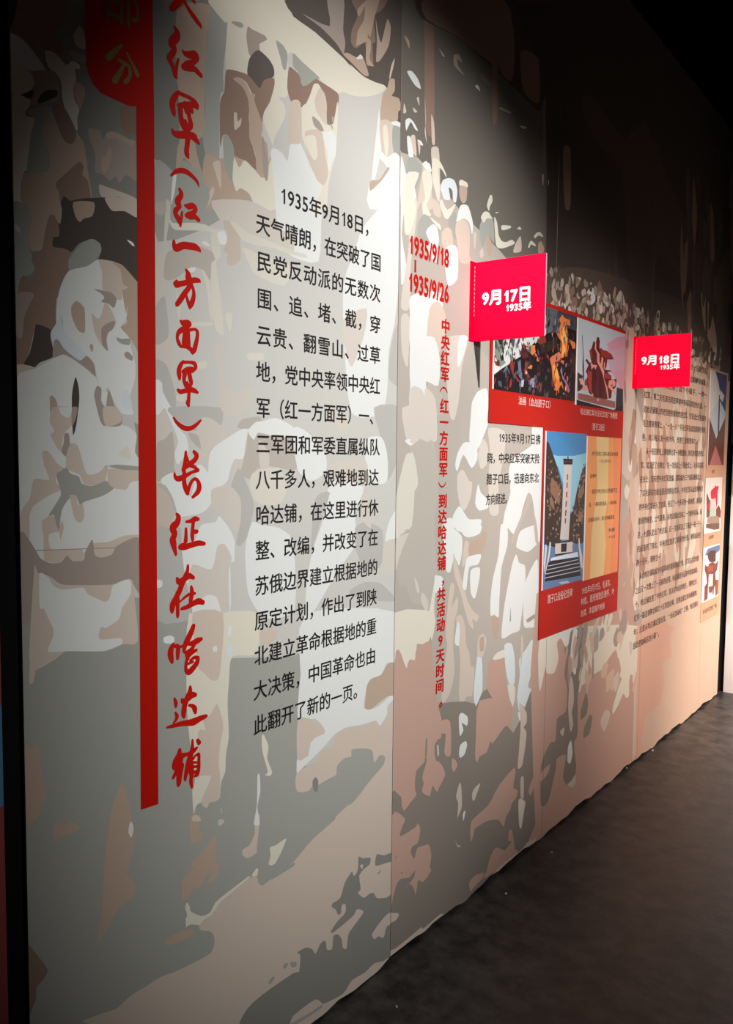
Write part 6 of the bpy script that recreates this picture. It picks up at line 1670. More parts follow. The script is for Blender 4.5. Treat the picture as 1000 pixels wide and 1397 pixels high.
po 3214,2008 3209,2026 3203,2021 3204,1997 3209,1999
pd 3116,2178 3113,2187 3100,2181 3095,2176 3107,2169
pg 3039,2287 3036,2291 3027,2289 3030,2283 3038,2280
pd 3158,2168 3154,2175 3147,2177 3151,2159 3159,2154
pe2 2938,2243 2927,2254 2921,2254 2921,2236 2932,2220
pn 3057,2190 3053,2207 3046,2199 3047,2178 3054,2176
pG2 2676,2271 2669,2284 2658,2276 2666,2264 2674,2259
pe 2807,2294 2803,2303 2795,2300 2795,2291 2802,2289
pp 3304,2068 3302,2077 3291,2081 3289,2057 3294,2054
pk 3027,2159 3017,2172 3016,2172 3024,2152 3032,2140
pd 3155,2276 3143,2284 3138,2282 3142,2272 3156,2268
pg 3179,2260 3175,2271 3171,2267 3170,2255 3175,2251
pk 3286,2016 3271,2033 3266,2030 3277,2002 3287,2005
pd 2882,2199 2882,2207 2877,2207 2873,2193 2876,2189
pn 2738,2051 2734,2064 2732,2058 2734,2042 2740,2044
pn 3246,2094 3239,2107 3237,2106 3242,2081 3247,2085
pw 2686,2330 2682,2337 2677,2336 2677,2324 2685,2321
pG2 3260,2235 3259,2253 3247,2241 3247,2222 3256,2211
pd 2881,2050 2874,2072 2870,2057 2868,2040 2875,2033
pg2 2941,1994 2933,2003 2926,2000 2928,1988 2934,1988
pk 2880,2045 2875,2054 2867,2049 2868,2038 2876,2038
pg2 3288,2257 3283,2273 3277,2267 3275,2248 3281,2247
pg2 3132,2289 3128,2302 3122,2298 3122,2278 3130,2268
pg2 3079,1998 3074,2005 3070,2005 3075,1994 3080,1983
pg2 3338,2149 3334,2163 3330,2160 3328,2138 3333,2136
pS 3012,2219 3007,2244 3005,2234 3007,2207 3013,2208
pg2 3324,2131 3327,2145 3321,2135 3316,2125 3316,2122
pd 2758,2049 2752,2058 2748,2052 2748,2044 2753,2044
pg 2686,2230 2686,2241 2681,2238 2678,2221 2681,2219
pd 3341,2100 3344,2114 3336,2108 3328,2095 3331,2088
pd 2831,2212 2823,2227 2815,2220 2819,2201 2830,2197
pk 3127,2205 3121,2221 3113,2219 3117,2196 3122,2193
pk 3270,2164 3261,2181 3256,2177 3259,2152 3269,2155
pg2 2955,2338 2945,2359 2938,2347 2950,2327 2960,2323
pk 3228,2208 3227,2229 3221,2219 3216,2198 3220,2184
pn 2832,2101 2832,2117 2827,2105 2822,2095 2829,2089
pS 2922,2299 2918,2314 2915,2313 2919,2289 2923,2274
pq 3245,2226 3240,2239 3236,2234 3239,2220 3243,2220
pr 2787,2005 2782,2027 2770,2016 2765,1990 2775,1988
pG2 3103,1975 3108,1998 3096,1990 3085,1962 3086,1955
pw 2669,2287 2665,2297 2659,2294 2663,2283 2668,2277
pd 3335,2049 3330,2070 3317,2058 3317,2040 3326,2034
pg2 2821,2048 2816,2059 2810,2053 2810,2040 2815,2032
pG2 2691,2074 2680,2094 2677,2080 2684,2069 2693,2055
pk 3107,2012 3111,2026 3105,2018 3098,2002 3099,1988
pg2 2864,1999 2865,2026 2857,2010 2849,1991 2855,1973
pe2 2664,2351 2668,2365 2657,2363 2646,2344 2650,2329
pd 2870,2158 2858,2175 2857,2167 2864,2145 2874,2135
pe 2926,2212 2926,2221 2912,2218 2904,2202 2914,2200
pe2 2915,2334 2915,2340 2907,2338 2903,2327 2906,2328
pd 3168,2202 3172,2219 3157,2212 3149,2194 3156,2187
pG2 3232,2276 3229,2289 3224,2286 3221,2266 3227,2266
pk 3006,2039 2999,2045 2995,2044 3003,2036 3008,2029
pG2 2993,2034 2979,2058 2973,2042 2979,2024 2989,2014
pd 3205,2130 3198,2145 3195,2139 3200,2121 3207,2117
pn 3022,2061 3021,2078 3014,2068 3013,2053 3016,2054
pn 3343,2302 3341,2317 3332,2306 3321,2292 3329,2288
pe2 2954,2206 2950,2215 2946,2213 2948,2198 2952,2197
pd 2662,2197 2657,2206 2652,2202 2653,2192 2660,2187
pG2 3022,2329 3019,2350 3011,2337 3014,2316 3022,2310
pd 3188,2237 3190,2248 3183,2246 3178,2229 3182,2217
pG2 2657,2290 2645,2310 2645,2297 2654,2275 2661,2269
pw 2939,2237 2931,2244 2924,2246 2922,2228 2935,2230
pg2 3257,2306 3249,2312 3240,2310 3242,2303 3251,2300
pk 2773,2061 2769,2077 2759,2068 2763,2051 2771,2049
pr 3012,2061 3006,2069 3001,2065 3002,2058 3007,2057
pB3 2807,2123 2808,2133 2799,2128 2792,2119 2802,2113
pk 2694,2204 2683,2222 2676,2215 2684,2197 2695,2194
pw 2977,2220 2971,2240 2962,2234 2955,2204 2965,2209
pd 2943,2120 2943,2139 2935,2130 2928,2106 2934,2108
pw 2862,2310 2858,2320 2854,2318 2856,2304 2859,2291
pG2 3229,2183 3223,2206 3218,2189 3221,2171 3227,2164
pd 3079,2056 3076,2066 3070,2063 3066,2049 3071,2045
pd 3167,2031 3167,2047 3157,2037 3151,2021 3156,2020
pd 3037,2030 3031,2036 3026,2037 3031,2025 3036,2015
pd 3239,2056 3236,2080 3222,2064 3215,2049 3223,2046
pG2 3275,2305 3280,2326 3269,2312 3261,2289 3264,2280
pq 3289,2024 3287,2031 3275,2032 3273,2017 3286,2011
pr 3154,2194 3155,2201 3149,2199 3146,2191 3149,2189
pk 3075,2046 3075,2059 3063,2052 3060,2041 3068,2034
pn 2787,2133 2773,2149 2768,2143 2782,2127 2792,2112
pd 3015,2001 3020,2012 3011,2010 2998,1991 3000,1977
pw 2901,2275 2892,2290 2887,2290 2895,2266 2903,2261
pd 2953,2108 2950,2116 2945,2116 2944,2103 2949,2093
pd 2756,1994 2754,2008 2743,1999 2735,1989 2746,1982
pB3 2938,2099 2928,2106 2923,2103 2927,2092 2936,2088
pd 3038,2318 3028,2342 3025,2331 3031,2310 3039,2300
pG2 3209,2263 3206,2275 3203,2267 3203,2257 3209,2255
pd 3173,2095 3178,2118 3170,2110 3161,2084 3163,2070
pr 2800,2198 2791,2208 2787,2202 2794,2192 2798,2191
pB3 3056,2084 3052,2090 3048,2087 3047,2082 3053,2079
pd 2648,2088 2647,2097 2640,2092 2639,2084 2645,2074
pB3 2708,2047 2703,2056 2692,2050 2696,2044 2703,2040
pG2 3198,2307 3189,2321 3180,2318 3182,2297 3196,2300
pd 3018,2088 3019,2100 3006,2102 3002,2080 3008,2075
pG2 2783,2103 2772,2123 2764,2113 2770,2096 2779,2093
pk 3101,2134 3096,2139 3087,2139 3090,2130 3097,2125
pd 2961,2096 2954,2116 2954,2107 2960,2087 2966,2076
pG2 2945,2158 2933,2175 2926,2168 2924,2147 2937,2138
pd 3139,2197 3132,2209 3127,2203 3127,2192 3134,2190
pr 3197,2192 3188,2202 3184,2201 3188,2186 3200,2182
pw 2670,2312 2669,2326 2662,2316 2661,2304 2665,2306
pk 3320,2144 3314,2150 3311,2148 3317,2140 3320,2139
pd 2918,2174 2909,2184 2904,2182 2910,2169 2921,2158
pe 2659,2307 2653,2325 2644,2318 2647,2302 2655,2286
pn 3259,2108 3263,2125 3255,2114 3245,2099 3248,2094
pG2 2792,2148 2790,2157 2784,2155 2782,2139 2788,2128
pn 2883,2157 2872,2170 2865,2165 2868,2148 2881,2144
pd 3011,2016 3005,2025 3000,2027 3003,2010 3007,1995
pp 3198,2120 3191,2128 3183,2129 3183,2112 3192,2110
pr 3203,2255 3200,2273 3195,2263 3198,2245 3202,2235
pe 2734,2322 2728,2330 2724,2327 2723,2316 2732,2317
pn 3291,2249 3281,2268 3281,2260 3292,2239 3299,2231
pk 2969,2125 2963,2133 2955,2130 2954,2117 2959,2115
pd 2899,2155 2895,2170 2888,2162 2886,2143 2891,2134
pk 2789,2125 2787,2137 2782,2129 2780,2119 2788,2115
pd 3110,2182 3104,2202 3096,2196 3099,2175 3112,2173
pg2 3107,2087 3100,2096 3095,2092 3094,2083 3104,2078
pS 2684,2340 2680,2350 2668,2346 2664,2338 2672,2337
pG2 3045,2242 3037,2258 3033,2246 3041,2237 3047,2235
pk 2997,2128 2995,2137 2988,2136 2987,2122 2990,2109
pe2 2939,2328 2935,2351 2923,2339 2919,2319 2930,2313
pB3 3321,2036 3323,2049 3313,2046 3312,2023 3315,2019
pg2 3075,2266 3068,2282 3061,2275 3051,2256 3061,2247
pg2 3201,2187 3191,2195 3188,2194 3193,2180 3201,2175
pB3 2958,2010 2956,2021 2949,2018 2948,2005 2953,2000
pG2 3199,2206 3194,2210 3184,2209 3184,2204 3192,2201
pG2 2836,2054 2834,2060 2826,2062 2822,2049 2828,2043
pw 2854,2259 2848,2266 2840,2265 2837,2255 2844,2249
pn 3112,2090 3104,2097 3096,2094 3097,2086 3107,2084
pn 3012,2019 3011,2029 3006,2024 3004,2010 3006,2008
pG2 3012,2154 2999,2166 2996,2166 3006,2140 3014,2141
pe 2653,2332 2648,2344 2645,2344 2646,2321 2654,2310
pd 3321,2319 3319,2325 3311,2326 3307,2316 3312,2311
pe2 2785,2342 2791,2359 2781,2351 2770,2330 2775,2328
pd 2700,2175 2691,2193 2689,2182 2690,2164 2699,2158
pk 3168,2220 3162,2234 3161,2231 3169,2208 3174,2209
pS 2786,2320 2787,2342 2776,2335 2771,2311 2779,2297
pg2 3252,2237 3249,2246 3243,2242 3244,2234 3250,2230
pr 3044,2006 3040,2028 3032,2018 3033,1999 3042,1990
pg2 2918,2056 2917,2068 2913,2060 2909,2052 2913,2044
pS 2711,2330 2713,2342 2705,2337 2699,2316 2699,2306
pg2 2783,2315 2781,2338 2772,2322 2767,2302 2776,2294
pg2 2949,1998 2947,2013 2933,2005 2934,1994 2942,1983
pk 3240,2020 3241,2038 3231,2027 3222,2008 3228,2004
pr 3329,2151 3325,2158 3317,2153 3317,2147 3324,2144
pd 2745,2120 2739,2127 2734,2123 2739,2116 2743,2111
pe2 2855,2297 2858,2309 2853,2303 2844,2289 2846,2288
pd 2703,2094 2694,2113 2686,2102 2697,2085 2707,2086
pg2 3089,2052 3090,2065 3084,2063 3077,2045 3081,2040
pd 2785,2054 2782,2060 2775,2057 2770,2052 2777,2049
pn 3032,2319 3026,2329 3020,2326 3023,2309 3030,2305
pg2 2731,2284 2729,2291 2718,2293 2722,2278 2728,2274
pr 2910,2103 2908,2110 2904,2106 2907,2099 2911,2097
po 3192,1992 3188,2003 3184,1997 3187,1987 3191,1987
pr 3021,2008 3013,2020 3005,2014 3008,2003 3020,2002
pd 2761,2143 2759,2153 2748,2146 2748,2137 2757,2139
pd 3297,2126 3298,2139 3289,2139 3281,2112 3289,2117
pq 3266,2001 3260,2005 3257,2004 3261,1996 3267,1994
pG2 2998,2012 2989,2017 2985,2015 2985,2008 2995,2001
pS 2855,2251 2843,2275 2842,2258 2854,2237 2862,2238
pk 3346,2123 3345,2127 3342,2125 3338,2120 3341,2120
pn 2924,2092 2922,2113 2912,2097 2912,2081 2916,2072
pd 2997,2035 3001,2052 2993,2047 2983,2030 2986,2022
pg 3307,2332 3302,2341 3298,2337 3303,2329 3309,2325
pd 3351,2267 3356,2283 3344,2276 3338,2263 3343,2256
pk 2886,2145 2876,2158 2870,2152 2878,2140 2887,2132
pw 2830,2334 2821,2340 2816,2339 2823,2327 2830,2320
pr 2894,2061 2889,2070 2886,2069 2891,2049 2896,2039
pd 3383,2075 3383,2079 3373,2079 3373,2073 3378,2067
pe2 2908,2202 2905,2209 2893,2205 2890,2199 2898,2194
pw 2852,2281 2851,2292 2837,2291 2841,2268 2849,2261
pg2 2765,2186 2758,2198 2756,2193 2761,2178 2766,2179
pw 2812,2318 2806,2342 2804,2329 2806,2304 2813,2308
pd 2799,2094 2799,2101 2796,2098 2793,2089 2795,2086
pk 2851,1982 2852,1998 2846,1988 2841,1976 2845,1967
pr 3294,2174 3292,2185 3282,2184 3279,2169 3291,2161
pd 2835,1975 2830,1983 2825,1982 2827,1966 2834,1961
pk 2795,2106 2781,2121 2781,2112 2789,2095 2799,2089
pg2 2846,2234 2837,2248 2833,2239 2841,2225 2849,2223
pG2 3042,2013 3045,2029 3039,2021 3030,2001 3031,1991
pr 2658,2099 2656,2105 2649,2101 2649,2096 2657,2094
pg2 2936,2317 2934,2325 2923,2320 2922,2311 2926,2312
pd 2654,2146 2646,2163 2645,2153 2651,2138 2659,2129
pg2 2815,2039 2809,2046 2796,2045 2795,2033 2804,2024
po 3190,2011 3182,2027 3178,2022 3187,2004 3193,1999
pe 2947,2344 2940,2351 2932,2351 2938,2335 2951,2329
pk 3274,2099 3267,2105 3255,2104 3261,2096 3272,2090
pG2 3321,2043 3317,2052 3311,2051 3309,2039 3314,2032
pg2 2984,1991 2974,2006 2970,2000 2972,1985 2982,1982
pg2 2672,2293 2672,2300 2666,2299 2663,2288 2667,2286
pB3 2757,2022 2758,2035 2748,2033 2735,2013 2742,2002
pg2 2805,2266 2794,2277 2789,2274 2796,2259 2809,2257
pe 2802,2266 2799,2284 2791,2276 2792,2261 2798,2249
pg2 2674,2288 2669,2301 2659,2293 2662,2281 2670,2281
pG2 3060,2265 3054,2275 3048,2273 3050,2255 3057,2253
pk 3057,2250 3058,2272 3051,2265 3047,2242 3049,2231
pd 2818,2155 2814,2171 2810,2163 2811,2144 2815,2141
pe2 2932,2252 2934,2273 2920,2266 2915,2239 2918,2234
pd 3331,1997 3332,2010 3320,2005 3313,1990 3321,1982"""
PHOTO['statue'] = """pS 3291,2364 4102,2486 4154,1915 3322,1879
pP2x 3747,2281 4112,2374 4139,2080 3962,2063 3873,2108 3788,2147 3754,2190
pP 3728,2271 3855,2321 4113,2366 4117,2317 3860,2263 3770,2245
pP 3828,2151 4128,2203 4139,2080 3918,2072
pk2 3400,2107 3462,2095 3446,2065 3474,2038 3406,2019
pk2 3876,2076 3961,2071 3975,1907 3866,1942
pk 3400,1982 3626,1971 3844,1960 3968,1995 3975,1907 3406,1882
pk2 3439,2279 3444,2280 3455,2224 3462,2189 3469,2146 3477,2082 3467,2066 3453,2137 3454,2188
pm 3611,2292 3635,2293 3645,2276 3642,2253 3648,2239 3662,2248 3682,2239 3731,2241 3801,2229 3813,2215 3834,2210 3744,2200 3736,2165 3718,2148 3787,2151 3808,2149 3748,2139 3800,2125 3801,2109 3872,2116 3865,2076 3816,2052 3808,2017 3739,2005 3661,2007 3623,2001 3566,2015 3539,2021 3514,2048 3510,2106 3491,2119 3520,2151 3483,2169 3500,2178 3533,2163 3555,2169 3540,2197 3525,2217 3551,2233 3571,2270 3595,2262 3603,2271
pr 3529,2218 3551,2228 3562,2200 3555,2169 3541,2183
pr 3653,2239 3721,2239 3801,2229 3803,2214 3733,2207 3674,2212
pm2 3513,2121 3558,2126 3571,2075 3566,2023 3528,2042
pmd 3566,2148 3613,2146 3626,2098 3602,2040 3623,2008 3575,2020 3562,2074
pmd 3651,2142 3690,2130 3706,2048 3690,2009 3661,2011 3646,2081
pm2 3710,2132 3779,2131 3791,2109 3731,2107
pH 3590,2265 3604,2263 3606,2234 3645,2216 3648,2179 3688,2160 3709,2140 3712,2102 3754,2067 3778,2011 3764,2008 3734,2066 3691,2123 3660,2150 3620,2176 3617,2213 3587,2235
pH 3542,2168 3575,2157 3621,2161 3604,2137 3584,2150 3558,2133
pH 3675,2208 3695,2199 3688,2164 3659,2161 3667,2181
pH 3705,2185 3718,2178 3713,2148 3703,2154
pH 3419,2080 3449,2083 3460,2059 3438,2053
pH 3440,2028 3482,2057 3514,2045 3506,2030
pr 3481,2075 3511,2092 3514,2052 3482,2057
pH 3771,2099 3831,2112 3858,2099 3855,2079 3814,2072 3879,2037 3863,2036 3805,2055 3764,2068
pr 3783,2081 3834,2085 3814,2076
pB 3411,2014 3539,2012 3623,2006 3666,2007 3861,2003 3864,1969 3625,1976 3412,1985
pH 3566,2027 3586,2021 3587,2010 3572,2008
pH 3633,2005 3657,2003 3653,1991 3634,1992"""
